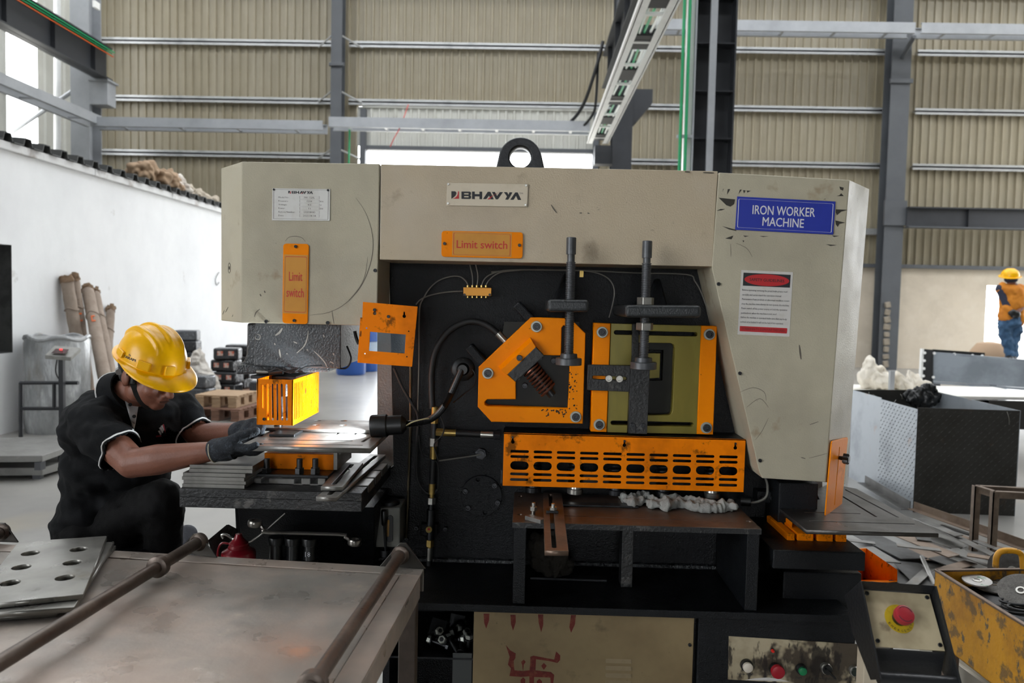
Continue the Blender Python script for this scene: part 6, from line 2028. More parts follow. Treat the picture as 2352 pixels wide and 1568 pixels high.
tag(MB().box((c_.x - .022, c_.y - .02, ZP + .001), (c_.x + .022, c_.y + .02, ZP + .21)).build('steel_post', m_lsteel, bevel=.002), 'short upright grey steel post on the pale table between the bags', 'post')
bmz = thing('plate_beam', at(2250, 885, 11.6), 'heavy fabricated steel beam with a black end plate with bolt holes', 'beam')
m_beamw = M('milled beam web', 0x9ba3ab, .45, .4, [(0x7f868d, 2, .45, .65, .8), (0xa8765a, 1.3, .64, .72, .5)])
YE, YE2 = 12.0, 11.3
q = [at(2143, 812, YE), at(2500, 842, YE2), at(2500, 900, YE2), at(2143, 874, YE)]
MB().loft(q, [p + Vector((0, .03, 0)) for p in q]).build('web', m_beamw, bmz)
for (y0_, y1_) in ((808, 838), (876, 902)):
    p_, q_ = at(2143, y0_, YE), at(2500, y1_, YE2)
    MB().loft([p_, q_, q_ + Vector((0, .25, 0)), p_ + Vector((0, .25, 0))], [v - Vector((0, 0, .03)) for v in (p_, q_, q_ + Vector((0, .25, 0)), p_ + Vector((0, .25, 0)))]).build('flange', m_beamw, bmz)
ep = [at(2118, 801, 12.0), at(2144, 803, 11.95), at(2143, 884, 11.95), at(2114, 882, 12.0)]
MB().loft(ep, [p + Vector((.0, .04, 0)) for p in ep]).build('end_plate', m_bakelite, bmz)
p_, q_ = at(2114, 800, 12.02), at(2114, 884, 12.02)
MB().box((p_.x - .02, 11.93, q_.z), (p_.x + .01, 11.99, p_.z)).build('edge_plate', m_tray, bmz)
ep = [at(2144, 802, 12.1), at(2262, 810, 12.1), at(2262, 822, 12.1), at(2144, 812, 12.1)]
MB().loft(ep, [p + Vector((0, .03, 0)) for p in ep]).build('splice_plate', m_bakelite, bmz)
for a, b in ((2124, 810), (2146, 811), (2192, 813), (2234, 816), (2256, 817), (2123, 828), (2122, 846), (2121, 863), (2144, 866)):
    MB().cyl(at(a, b, 11.93), at(a, b, 11.9), .022, n=10).build('bolt', m_tray, bmz)  # pale discs stand in for light through the holes
for x_ in (2160, 2290, 2400):
    p_ = at(x_, 882, 11.7)
    MB().cyl((p_.x, p_.y + .1, 0), (p_.x, p_.y + .1, p_.z), .05, n=8).build('trestle_leg', m_steel, bmz)
# bucket beside the far worker
bk = thing('blue_drum', at(2265, 815, 13.5), 'pale blue drum with a tan cover behind the steel beam', 'drum')
p_ = at(2272, 822, 13.5)
MB().lathe(Vector((p_.x, 13.5, 0)), (0, 0, 1), [(0, .28), (.6, .3), (.72, .29)], 24).build('shell', M('pale blue plastic', 0x6f8ea8, .4), bk, smooth=True, ang=40)
MB().lathe(Vector((p_.x, 13.5, .7)), (0, 0, 1), [(0, .305), (.08, .3), (.22, .2), (.25, .05)], 20).build('cover', M('tan cloth', 0xb59a80, .9), bk, smooth=True)
# black sack at the bin
mb = MB()
c_ = onz(2115, 900, ZN)
mb.ball(c_ + Vector((.02, 0, -.05)), (.16, .05, .1))
mb.ball(c_ + Vector((.06, 0, .0)), (.08, .05, .07))
o = remesh(mb, 'black_sack', .010, 2, None, m_bakelite, deform=fold(22, .035, (1, 1, .45)), iters=3)
tag(o, 'crumpled black plastic sack hanging over the back of the scrap bin', 'sack')

# ------------------------------------------------------------------ along the white wall
from mathutils.bvhtree import BVHTree
m_wrap = M('silver stretch wrap', 0xa9abac, .25, .15, [(0x7e8082, 5, .42, .66, .8, (1, 1, .5)), (0xd2d4d5, 9, .55, .75, .8, (1, 1, .3)), (0x8b8378, 3, .6, .72, .6)], bump=.7, bs=16, bdet=6, stretch=(1, 1, .35), bdist=.02)
c_ = Vector((at(133, 900, 7.9).x, 7.9, 0))
ztop = at(133, 775, 7.9).z
r_ = 68 * 7.9 / FPX
wd = thing('wrapped_reel', c_, 'large upright reel wrapped in silvery plastic against the white wall', 'reel')
MB().lathe(c_, (0, 0, 1), [(0, r_ * .97), (.1, r_), (ztop * .5, r_ * .985), (ztop - .06, r_), (ztop, r_ * .96), (ztop + .01, r_ * .8), (ztop - .02, r_ * .3)], 48).build('wrapped_body', m_wrap, wd, smooth=True, ang=50)
MB().tube([c_ + Vector((r_ * .95 * math.cos(a), r_ * .95 * math.sin(a), ztop + .02 * math.sin(5 * a))) for a in [2 * math.pi * i / 24 for i in range(25)]], .022, 7, 2).build('wrap_rim', m_wrap, wd, smooth=True)

m_jute = M('brown paper wrap', 0x9a8b7e, .85, 0, [(0x857568, 5, .42, .68, .8), (0xaa9d92, 9, .55, .75, .6), (0x6b5542, 14, .64, .74, .5)], bump=.6, bs=22, bdet=5)
m_jute2 = M('torn paper end', 0x7d6650, .9, 0, [(0x5e4a38, 20, .45, .7, .8)])
m_otag = M('orange tag', 0xe0703a, .6)
rolls = [((154, 648), (206, 962), .066, 'stoutest paper-wrapped roll, farthest along the wall behind the silvery reel', None), ((173, 644), (216, 965), .046, 'thin paper-wrapped roll with an orange tag between two stout rolls', (180, 732)),
         ((202, 668), (264, 1000), .066, 'stout paper-wrapped roll with a printed orange tag leaning on the wall', (211, 752)), ((219, 674), (281, 990), .052, 'paper-wrapped roll leaning just behind the tagged roll', None), ((254, 714), (238, 962), .05, 'shortest paper-wrapped roll, leaning the other way', None)]
for i, (tp, bt, rr_, lab, tagp) in enumerate(rolls):
    a = onx(*tp, PX + rr_ * 1.3)
    b = onz(*bt, 0.0)
    b.z = rr_ * .6
    d = (a - b)
    t = thing('wrapped_roll', b, lab, 'roll', 'paper-wrapped rolls against the white wall')
    rn = random.Random(i)
    mb = MB()
    pr = [(d.length * k / 24, rr_ * (1 + .05 * math.sin(k * 1.9 + i) * rn.random())) for k in range(25)]
    mb.lathe(b, d, pr, 18)
    mb.build('roll_body', m_jute, t, smooth=True, ang=60)
    mb = MB()
    pr = [(d.length - .005, rr_ * 1.0), (d.length + .02, rr_ * 1.12), (d.length + .05, rr_ * .95), (d.length + .08, rr_ * .75), (d.length + .06, rr_ * .4)]
    mb.lathe(b, d, pr, 14)
    o = mb.build('torn_end', m_jute2, t, smooth=True)
    for v in o.data.vertices:
        v.co += Vector((rn.uniform(-1, 1), rn.uniform(-1, 1), rn.uniform(-1, 1))) * .016
    MB().tube([b + d * .8 + (d.orthogonal().normalized() * math.cos(k) + d.normalized().cross(d.orthogonal().normalized()) * math.sin(k)) * rr_ * 1.06 + d.normalized() * .02 * math.sin(k * 2) for k in range(8)], .008, 6).build('tie', m_jute, t, smooth=True)
    if tagp:
        tq = (at(*tagp, b.y) - b)
        s_ = max(.1, min(.9, 1 - (tagp[1] - tp[1]) / (bt[1] - tp[1])))
        pc_ = b + d * s_
        vd = (CPOS - pc_).normalized()
        vd = (vd - d.normalized() * vd.dot(d.normalized())).normalized()
        sd_ = d.normalized().cross(vd)
        ce = pc_ + vd * (rr_ + .006)
        mb = MB()
        for (u0, u1, v0, v1) in ((-.02, .02, .03, .05), (-.02, .02, -.05, -.03), (-.02, -.006, -.05, .05)):
            mb.cbox(ce + sd_ * (u0 + u1) / 2 + d.normalized() * (v0 + v1) / 2, (u1 - u0, .004, v1 - v0), Matrix((sd_, vd, d.normalized())).transposed())
        mb.build('orange_tag', m_otag, t)

# platform scale
sc_ = thing('platform_scale', Vector((-4.0, 6.4, 0)), 'floor platform scale with a digital readout on a post and a guard rail', 'scale')
m_scale = M('dusty grey steel', 0x7c7b78, .5, .2, [(0x656360, 4, .42, .66, .8), (0x8f8e8a, 12, .55, .75, .6)], bump=.2, bs=40)
zs_ = .2
pl_ = [onz(a, b, zs_) for a, b in ((-160, 1006), (152, 1004), (150, 1027), (97, 1046), (-200, 1048))]
slab(MB(), pl_, zs_ - .05, zs_).build('platform', m_scale, sc_, bevel=.004)
pl2 = [onz(a, b, .09) for a, b in ((-160, 1036), (162, 1038), (160, 1056), (97, 1074), (-200, 1076))]
slab(MB(), pl2, .03, .09).build('base_frame', m_scale, sc_, bevel=.004)
for p in pl_[2:4] + [pl_[0], pl_[4]]:
    MB().box((p.x - .05, p.y - .02, .09), (p.x + .0, p.y + .04, zs_ - .05)).build('load_foot', m_dsteel, sc_)
for p in pl2[1:4]:
    MB().box((p.x - .08, p.y, 0), (p.x - .02, p.y + .05, .03)).build('foot', m_dsteel, sc_)
Ysx = 6.75
MB().box((at(137, 900, Ysx).x, Ysx - .02, zs_), (at(148, 900, Ysx).x, Ysx + .02, at(140, 822, Ysx).z)).build('post', m_dsteel, sc_, bevel=.003)
q = [at(103, 815, Ysx - .1), at(163, 820, Ysx - .1), at(186, 798, Ysx + .05), at(125, 793, Ysx + .05)]
MB().loft(q, [p - Vector((0, 0, .035)) for p in q]).build('readout', M('grey plastic readout', 0x8b8a85, .4, 0, [(0x6f6e69, 20, .5, .7, .6)]), sc_, bevel=.005)
mem = bpy.data.materials.new('red led digits')
mem.use_nodes = True
mem.node_tree.nodes['Principled BSDF'].inputs['Base Color'].default_value = (.4, .01, .01, 1)
mem.node_tree.nodes['Principled BSDF'].inputs['Emission Color'].default_value = (1, .05, .05, 1)
mem.node_tree.nodes['Principled BSDF'].inputs['Emission Strength'].default_value = 1.5
q = [at(118, 811, Ysx - .093), at(150, 813, Ysx - .093), at(158, 803, Ysx - .02), at(128, 801, Ysx - .02)]
MB().loft([p + Vector((0, 0, .001)) for p in q], [p + Vector((0, 0, .004)) for p in q]).build('display_window', M('dark red window', 0x3a1216, .2), sc_)
q = [at(136, 805.5, Ysx - .06), at(143, 806, Ysx - .06), at(144, 803, Ysx - .045), at(137, 802.5, Ysx - .045)]
MB().loft([p + Vector((0, 0, .006)) for p in q], [p + Vector((0, 0, .009)) for p in q]).build('led_digit', mem, sc_)
for a, b, c, d in ((46, 879, 180, 879), (46, 938, 180, 938), (48, 879, 48, 1003), (125, 879, 125, 938)):
    MB().cyl(at(a, b, Ysx + .05), at(c, d, Ysx + .05), .018, n=6).build('guard_rail', m_dsteel, sc_)
MB().tube([at(132, 822, Ysx), at(128, 850, Ysx), at(134, 868, Ysx), at(140, 872, Ysx)], .006, 6).build('readout_cable', m_blackr, sc_)

# pallets
m_wood = M('pale pallet wood', 0xb59a7c, .8, 0, [(0x977c60, 5, .42, .66, .8, (1, 8, 8)), (0xc7b094, 9, .55, .75, .6, (1, 8, 8))], bump=.2, bs=30)
m_wood2 = M('red brown pallet wood', 0x8c6a58, .8, 0, [(0x6f5244, 5, .42, .66, .8, (1, 8, 8))], bump=.2, bs=30)


def pallet(c, rz, L, W, mat, lab):
    t = thing('wooden_pallet', c, lab, 'pallet', 'wooden pallets by the wrapped packages')
    R_ = Matrix.Rotation(rz, 3, 'Z')
    def pc(nm, x, y, z, sx, sy, sz):
        MB().cbox(Vector(c) + R_ @ Vector((x, y, z)), (sx, sy, sz), R_).build(nm, mat, t, bevel=.002)
    for k in range(6):
        pc('top_board', 0, -W / 2 + W * (k + .5) / 6, .135, L, W / 6 * .72, .018)
    for sx in (-1, 0, 1):
        pc('stringer_board', sx * (L / 2 - .06), 0, .117, .1, W, .018)
        pc('bottom_board', sx * (L / 2 - .06), 0, .009, .1, W, .018)
        for sy in (-1, 0, 1):
            pc('block', sx * (L / 2 - .06), sy * (W / 2 - .07), .063, .1, .12, .09)
    return t


pc0 = onz(512, 966, 0)
pallet((pc0.x - .05, pc0.y + .28, 0), rad(-8), .62, .6, m_wood2, 'lower pale pallet of the near pair on the floor')
pallet((pc0.x - .08, pc0.y + .32, .1475), rad(-5), .52, .56, m_wood, 'upper pale pallet stacked on the near pair')
pc1 = onz(585, 955, 0)
pallet((pc1.x + .40, pc1.y + .15, 0), rad(4), .5, .5, m_wood2, 'reddish pallet behind the yellow slotted cage')
pallet((at(535, 900, 10.4).x, 10.4, 0), 0, .58, 1.1, m_wood2, 'pallet carrying the black wrapped packages')

# packages in black film
m_pk = M('black film wrap', 0x26272a, .22, .1, [(0x3c3e42, 9, .5, .7, .7), (0x8a8e93, 16, .64, .72, .7)], bump=.7, bs=25, bdet=5, bdist=.015)
m_pk2 = M('grey film wrap', 0x55585c, .22, .1, [(0x7c8085, 9, .5, .7, .7), (0xc0c4c8, 16, .62, .72, .7)], bump=.7, bs=25, bdet=5, bdist=.015)
m_lab = M('orange white label', 0xc9b7ae, .6, 0, [(0xc9562e, 9, .55, .6, .9)])
stacks = [(524, 10.0, .147, 1, 4, 'black labelled', 'stack on the pallet'), (549, 10.75, .147, 1, 4, 'plain black', 'stack behind the labelled ones'), (460, 9.35, 0.0, 2, 3, 'grey wrapped', 'stack behind the worker'), (604, 10.3, 0.0, 2, 2, 'grey wrapped', 'pair beside the machine head'), (432, 11.2, 0.0, 1, 6, 'dark wrapped', 'tall stack by the wall behind the yellow helmet')]
ranks = {2: ('lower', 'upper'), 3: ('lowest', 'middle', 'topmost'), 4: ('lowest', 'second', 'third', 'topmost'), 6: ('lowest', 'second', 'third', 'fourth', 'fifth', 'topmost')}
cnt = 0
for a, Y_, z0_, k, n_, look, where in stacks:
    x_ = at(a, 900, Y_).x
    for j in range(n_):
        cnt += 1
        rn = random.Random(cnt + 40)
        p = Vector((x_ + rn.uniform(-.03, .03), Y_ + rn.uniform(-.02, .02), z0_ + .078 + j * .1565))
        t = thing('wrapped_package', p - Vector((0, 0, .078)), look + ' package, ' + ranks[n_][j] + ' of the ' + where, 'package', 'film-wrapped packages by the white wall')
        R_ = Matrix.Rotation(rad(rn.uniform(-12, 12)), 3, 'Z')
        MB().cbox(p, (.32, .25, .155), R_).build('package_body', m_pk2 if (k == 2 or j == n_ - 1 and n_ == 6) else m_pk, t, bevel=.025, seg=3, smooth=True)
        if look == 'black labelled':
            for s in (-1, 1):
                MB().cbox(p + R_ @ Vector((s * .07, -.126, .01)), (.07, .003, .06), R_).build('label_sticker', m_lab, t)
# white woven sack
mb = MB()
cs = onz(470, 925, 0)
cs = Vector((at(464, 880, 9.72).x, 9.72, 0))
zt0_, zt1_ = at(470, 912, 9.75).z, at(450, 795, 9.75).z
mb.ball(cs + Vector((0.03, 0, zt0_ + .14)), (.2, .17, .2))
mb.cap2(cs + Vector((0, 0, zt0_ + .12)), cs + Vector((-.06, 0, zt1_ - .12)), .17, .09)
mb.cap2(cs + Vector((-.06, 0, zt1_ - .15)), cs + Vector((-.02, 0, zt1_ - .02)), .09, .03)
mb.box(cs + Vector((-.18, -.12, 0.0)), cs + Vector((.16, .12, zt0_ + .1)))
o = remesh(mb, 'woven_sack', .014, 3, None, M('white woven sack', 0xcfcac2, .75, 0, [(0xb4aea4, 7, .45, .7, .8)], bump=.5, bs=14, bdet=4, bdist=.02), deform=fold(9, .04), iters=3)
tag(o, 'slumped white woven sack leaning among the wrapped packages', 'sack')
# blue drums far back
m_bdrum = M('blue plastic drum', 0x2c5aa8, .35)
m_bband = M('white drum band', 0xd5dde6, .5)
for i, (a, Y_) in enumerate(((806, 14.6), (838, 15.4))):
    p = at(a, 855, Y_)
    p.z = 0
    t = thing('plastic_drum', p, ('nearer' if i == 0 else 'farther') + ' blue plastic drum with a pale band seen through the machine throat', 'drum', 'blue drums behind the machine')
    MB().lathe(p, (0, 0, 1), [(0, .26), (.03, .28), (.28, .28), (.3, .29), (.32, .28)], 28).build('lower_shell', m_bdrum, t, smooth=True, ang=40)
    MB().lathe(p, (0, 0, 1), [(.32, .281), (.6, .281)], 28).build('pale_band', m_bband, t, smooth=True, ang=40)
    MB().lathe(p, (0, 0, 1), [(.6, .28), (.62, .29), (.64, .28), (.88, .28), (.92, .25), (.92, .1)], 28).build('upper_shell', m_bdrum, t, smooth=True, ang=40)
# crumpled paper on the lean-to roof
for i, (pts, col, lab) in enumerate((([(335, 398, .16), (360, 410, .17), (388, 420, .18), (405, 432, .15)], 0x9d846b, 'crumpled brown paper sack on the edge of the lean-to roof'), ([(412, 432, .15), (418, 440, .12)], 0xd5cfc6, 'white crumpled sheet at the end of the brown paper sack'), ([(432, 446, .12), (455, 458, .14), (480, 470, .15), (498, 480, .1)], 0xb3a898, 'pale crumpled paper sack on the lean-to roof, nearest the machine'))):
    mb = MB()
    for a, b, r in pts:
        q = onx(a, b - 3, PX - .2)
        mb.ball(q, (r, r * 1.2, r * .85))
    o = remesh(mb, 'paper_sack', .014, 2, None, M('crumpled paper %d' % i, col, .85, 0, [(0x7a6652, 6, .5, .7, .5)]), deform=fold(7, .11), iters=1)
    tag(o, lab, 'paper sack', 'crumpled paper on the lean-to roof')

# ------------------------------------------------------------------ the seated worker
m_skin = M('brown skin', 0x7f5140, .5, 0, [(0x6c4232, 18, .45, .7, .6), (0x8c5d48, 50, .55, .75, .4)], bump=.12, bs=220)
m_shirt = M('charcoal cotton knit', 0x17181a, .9, 0, [(0x101112, 7, .42, .68, .8), (0x232427, 300, .5, .7, .4)], bump=.25, bs=420, spec=.15)
m_pants = M('black trouser cloth', 0x0d0d0e, .75, 0, [(0x131315, 9, .5, .7, .7)], bump=.25, bs=300, spec=.15)
m_glove = M('dark knitted glove', 0x22262c, .92, 0, [(0x3b434c, 120, .52, .66, .8), (0x16181c, 40, .5, .7, .6)], bump=.8, bs=260, bdist=.004)
m_helm = M('yellow helmet plastic', 0xf2b400, .28, 0, [(0xd99c00, 8, .5, .72, .6), (0xa87c00, 14, .62, .74, .3)], spec=.35, coat=.1)
m_hair = M('black hair', 0x0d0c0c, .6)
m_piping = M('white piping', 0xd9d9d8, .7)
man = thing('person', Vector((at(250, 1200, 2.4).x, 2.4, 0)), 'worker in a yellow hard hat and charcoal polo shirt leaning over the punch', 'person')
HC = X(341, 857, 2.37)


def hframe(yaw, pitch):
    f = Vector((math.cos(rad(yaw)) * math.cos(rad(pitch)), -math.sin(rad(yaw)) * math.cos(rad(pitch)), -math.sin(rad(pitch))))
    u = Vector((math.cos(rad(yaw)) * math.sin(rad(pitch)), -math.sin(rad(yaw)) * math.sin(rad(pitch)), math.cos(rad(pitch))))
    return f, f.cross(u), u


hf, hr, hu = hframe(24, 14)
HS = .9
hp_ = lambda f, r, u: HC + (hf * f + hr * r + hu * u) * HS
HR = Matrix((hf, hr, hu)).transposed()
bd = MB()
def el(f, r, u, a, b, c):
    bd.ball(hp_(f, r, u), (a * HS, b * HS, c * HS), HR, 20, 14)
el(-.012, 0, .03, .100, .077, .095)
el(.032, 0, -.045, .062, .060, .070)
el(.066, 0, -.094, .024, .028, .020)
for s in (-1, 1):
    el(.0, s * .046, -.06, .034, .022, .036)
    el(.062, s * .036, -.04, .026, .024, .026)
    el(-.012, s * .077, -.014, .022, .008, .033)
    el(-.006, s * .085, -.010, .020, .006, .028)
    el(.104, s * .011, -.05, .012, .009, .008)
    el(.083, s * .032, -.010, .014, .018, .011)
bd.cap2(hp_(.088, 0, .005), hp_(.122, 0, -.044), .010 * HS, .0125 * HS)
bd.cap2(hp_(.084, -.034, .012), hp_(.084, .034, .012), .013 * HS, .013 * HS)
el(.094, 0, -.066, .011, .024, .0065)
el(.090, 0, -.077, .011, .022, .0075)
# neck, trunk core and arms
nk0, nk1 = X(272, 928, 2.42), hp_(-.03, 0, -.06)
bd.cap2(nk0, nk1, .06, .052)
RS, RE, RW = X(212, 975, 2.28), X(304, 1064, 2.16), X(500, 1034, 2.15)
LS, LE, LW = X(418, 950, 2.56), X(458, 1003, 2.52), X(556, 990, 2.40)
bd.cap2(X(262, 930, 2.42), X(255, 1100, 2.42), .08, .09)
bd.cap2(X(262, 940, 2.42), RS, .06, .055)
bd.cap2(X(280, 940, 2.44), LS, .06, .055)
bd.cap2(RS, RE, .052, .043)
bd.cap2(RE, RE.lerp(RW, .3), .042, .045)
bd.cap2(RE.lerp(RW, .3), RW, .045, .0265)
bd.cap2(LS, LE, .048, .042)
bd.cap2(LE, LE.lerp(LW, .35), .041, .042)
bd.cap2(LE.lerp(LW, .35), LW, .042, .0265)
body = remesh(bd, 'body', .0042, 4, man, m_skin, iters=4)
# hair below the helmet
hb = MB()
hb.ball(hp_(-.022, 0, .028), (.098 * HS, .081 * HS, .085 * HS), HR, 24, 16)
hb.ball(hp_(-.055, 0, -.02), (.055 * HS, .062 * HS, .05 * HS), HR, 24, 16)
for s in (-1, 1):
    hb.cbox(hp_(.016, s * .074, -.005), (.022 * HS, .012 * HS, .05 * HS), HR)
remesh(hb, 'hair', .005, 2, man, m_hair, iters=3)
for s in (1, -1):
    MB().tube([hp_(.094, s * .012, .006), hp_(.096, s * .026, .011), hp_(.086, s * .044, .006)], .005, 6, 3).build('eyebrow', m_hair, man, smooth=True)
    MB().tube([hp_(.0955, s * .018, -.014), hp_(.0955, s * .03, -.018), hp_(.088, s * .044, -.014)], .0026, 6, 3).build('eyelashes', m_hair, man, smooth=True)
MB().tube([hp_(.099, -.02, -.072), hp_(.1045, 0, -.071), hp_(.099, .02, -.072)], .002, 6, 3).build('lip_line', M('lip shade', 0x4a2a22, .6), man, smooth=True)

# polo shirt
sh = MB()
def sb(a, b, Y_, rx, ry, rz, rot=None):
    sh.ball(X(a, b, Y_), (rx, ry, rz), rot, 22, 14)
sb(278, 1000, 2.44, .165, .15, .15)
sb(228, 980, 2.41, .105, .15, .11)
sb(262, 945, 2.42, .12, .16, .075)
sb(330, 985, 2.47, .13, .13, .12)
sb(245, 1080, 2.44, .135, .15, .16)
sb(290, 1085, 2.45, .13, .14, .13)
sb(232, 1168, 2.43, .125, .15, .12)
sb(208, 1210, 2.42, .11, .14, .07)
sb(280, 1160, 2.44, .12, .14, .12)
sh.cap2(X(240, 950, 2.38), RS, .09, .072)
sh.cap2(RS, RS.lerp(RE, .72), .072, .060)
sh.cap2(X(330, 960, 2.48), LS, .085, .068)
sh.cap2(LS, LS.lerp(LE, .82), .068, .056)
Mdir = (RE - RS).normalized()


def shirt_fold(co, no):
    q = co
    w = .005 * math.sin((q.x * 38 + q.z * 70) + 5 * noise.noise(q * 6)) + .012 * noise.noise(Vector((q.x * 8 + q.z * 9, q.y * 8, q.z * 24 - q.x * 8))) + .004 * noise.noise(q * 40)
    return co + no * w


shirt = remesh(sh, 'polo_shirt', .006, 3, man, m_shirt, iters=5, deform=shirt_fold)
# cut the sleeve ends flat: drop what lies past the hem planes
def cut(o, p, n):
    bm = bmesh.new()
    bm.from_mesh(o.data)
    org = ORG[o.name]
    near = [f for f in bm.faces if (f.calc_center_median() + org - p).dot(n) > 0 and (f.calc_center_median() + org - p).length < .14]
    bmesh.ops.delete(bm, geom=near, context='FACES')
    bm.to_mesh(o.data)
    bm.free()
hemR, hemL = RS.lerp(RE, .72), LS.lerp(LE, .80)
nR, nL = (RE - RS).normalized(), (LE - LS).normalized()
cut(shirt, hemR, nR)
cut(shirt, hemL, nL)
md = shirt.modifiers.new('cloth', 'SOLIDIFY')
md.thickness = .003
md.offset = -1


def hem(p, n, r, nm):
    u = n.orthogonal().normalized()
    w = n.cross(u)
    MB().tube([p + (u * math.cos(2 * math.pi * i / 28) + w * math.sin(2 * math.pi * i / 28)) * r for i in range(29)], .0028, 6, 0).build(nm, m_piping, man, smooth=True)


def surf(o):
    me = o.data
    org = ORG[o.name]
    return BVHTree.FromPolygons([v.co + org for v in me.vertices], [tuple(p.vertices) for p in me.polygons])


bs_ = surf(shirt)
# hem piping follows the real sleeve edge
for (p, n_) in ((hemR, nR), (hemL, nL)):
    u = n_.orthogonal().normalized()
    w = n_.cross(u)
    loop = []
    for i in range(37):
        d = u * math.cos(2 * math.pi * i / 36) + w * math.sin(2 * math.pi * i / 36)
        h = bs_.ray_cast(p - n_ * .008 + d * .16, -d, .16)
        loop.append(h[0] + d * .001 if h[0] else p + d * .07)
    MB().tube(loop, .0026, 6, 0).build('sleeve_piping', m_piping, man, smooth=True)


def onto(bv, px, py, off=.002, far=4.0):
    d = ray(px, py).normalized()
    h = bv.ray_cast(CPOS, d, far)
    if h[0] is None:
        return None
    return h[0] - d * off


def patch(nm, bv, quad, nu, nv, mat, off=.003):
    """a thin cloth patch laid on a surface; quad in photograph pixels"""
    q = [Vector(p) for p in quad]
    vs_, fs = [], []
    last = None
    for j in range(nv + 1):
        for i in range(nu + 1):
            s, t = i / nu, j / nv
            p = (q[0] * (1 - s) + q[1] * s) * (1 - t) + (q[3] * (1 - s) + q[2] * s) * t
            w = onto(bv, p.x, p.y, off) or last
            last = w
            vs_.append(w)
    for j in range(nv):
        for i in range(nu):
            a = j * (nu + 1) + i
            fs.append((a, a + 1, a + nu + 2, a + nu + 1))
    mb = MB()
    mb.add(vs_, fs)
    o = mb.build(nm, mat, man, smooth=True)
    md = o.modifiers.new('t', 'SOLIDIFY')
    md.thickness = .0015
    return o


patch('placket', bs_, [(287, 918), (319, 926), (311, 975), (301, 968)], 4, 8, M('white placket facing', 0xc9cdd0, .8), .004)
patch('placket', bs_, [(301, 967), (311, 974), (307, 990), (305, 990)], 2, 4, bpy.data.materials['white placket facing'], .004)
for a, b in ((299, 929), (308, 956)):
    w = onto(bs_, a, b, .008)
    MB().cyl(w, w - (w - CPOS).normalized() * .003, .0055, n=14).build('button', m_bakelite, man)
# chest emblem: three pale bars and a red one
mred, mpal = M('red emblem thread', 0x9e1d33, .7), M('pale emblem thread', 0xb9bcc0, .7)
E5 = lambda x, y: (100 + x / 2.751, 720 + y / 2.751)
for qd, mt_ in (([(722, 742), (732, 738), (745, 760), (738, 768)], mpal), ([(730, 722), (742, 716), (757, 750), (748, 757)], mpal), ([(740, 710), (752, 703), (762, 735), (756, 745)], mpal), ([(752, 700), (760, 698), (775, 762), (766, 745)], mred), ([(712, 772), (775, 765), (778, 772), (712, 780)], mred)):
    patch('emblem', bs_, [E5(*p) for p in qd], 2, 3, mt_, .003)
# collar: a folded band round the neck
nax = (nk1 - nk0).normalized()
cu_ = (Vector((1, -.45, 0)) - nax * Vector((1, -.45, 0)).dot(nax)).normalized()
cw_ = nax.cross(cu_)
rings = []
for i in range(31):
    a = rad(40 + 280 * i / 30)
    d = cu_ * math.cos(a) + cw_ * math.sin(a)
    base = nk0 + nax * .035
    fall = .045
    rings.append([base + d * .073 + nax * .045, base + d * .079 + nax * .047, base + d * .098 + nax * (.0 - .0), base + d * .093 - nax * .004, base + d * .074 - nax * .012])
mb = MB()
mb.rings(rings)
mb.build('collar', m_shirt, man, smooth=True, bevel=.0)
MB().tube([r[2] for r in rings], .0022, 6, 0).build('collar_piping', m_piping, man, smooth=True)

# helmet
tf, tr_2, tu = hframe(30, 23)
HO = HC + tu * .050 + tf * .0
HK = .84
A_F, A_R, A_U = .138 * HK, .113 * HK, .126 * HK
hmat = Matrix((tf, tr_2, tu)).transposed()


def helm_pt(phi, th, off=0.0):
    cf, sr = math.cos(phi), math.sin(phi)
    st, ct = math.sin(th), math.cos(th)
    p = Vector((A_F * cf * st, A_R * sr * st, A_U * ct))
    n = Vector((p.x / A_F ** 2, p.y / A_R ** 2, p.z / A_U ** 2)).normalized()
    rdg = 0
    for r0 in (-.044, 0, .044):
        wv_ = math.exp(-((p.y - r0 * (1 - .15 * abs(p.x) / .1)) / .0075) ** 4)
        fade = max(0, min(1, (.088 - p.x) / .025)) * max(0, min(1, (p.x + .113) / .025)) * max(0, min(1, (p.z - .02) / .025))
        rdg = max(rdg, wv_ * fade)
    return p + n * (rdg * .0085 + off)


hmb = MB()
NP, NT = 120, 40
R = []
for j in range(NT + 1):
    th = .002 + (math.pi / 2 - .002) * j / NT
    R.append([HO + hmat @ helm_pt(2 * math.pi * i / NP, th) for i in range(NP)])


def brim(phi, k):
    c = math.cos(phi)
    wf = max(0, c) ** 1.2
    wid = .010 + .044 * wf + .004 * max(0, -c)
    p = helm_pt(phi, math.pi / 2)
    d = Vector((math.cos(phi) * A_R, math.sin(phi) * A_F, 0)).normalized()
    d.y *= 1 - .1 * wf
    return p + d * wid * k + Vector((0, 0, -.002 - .02 * k * k * wf - .003 * k))


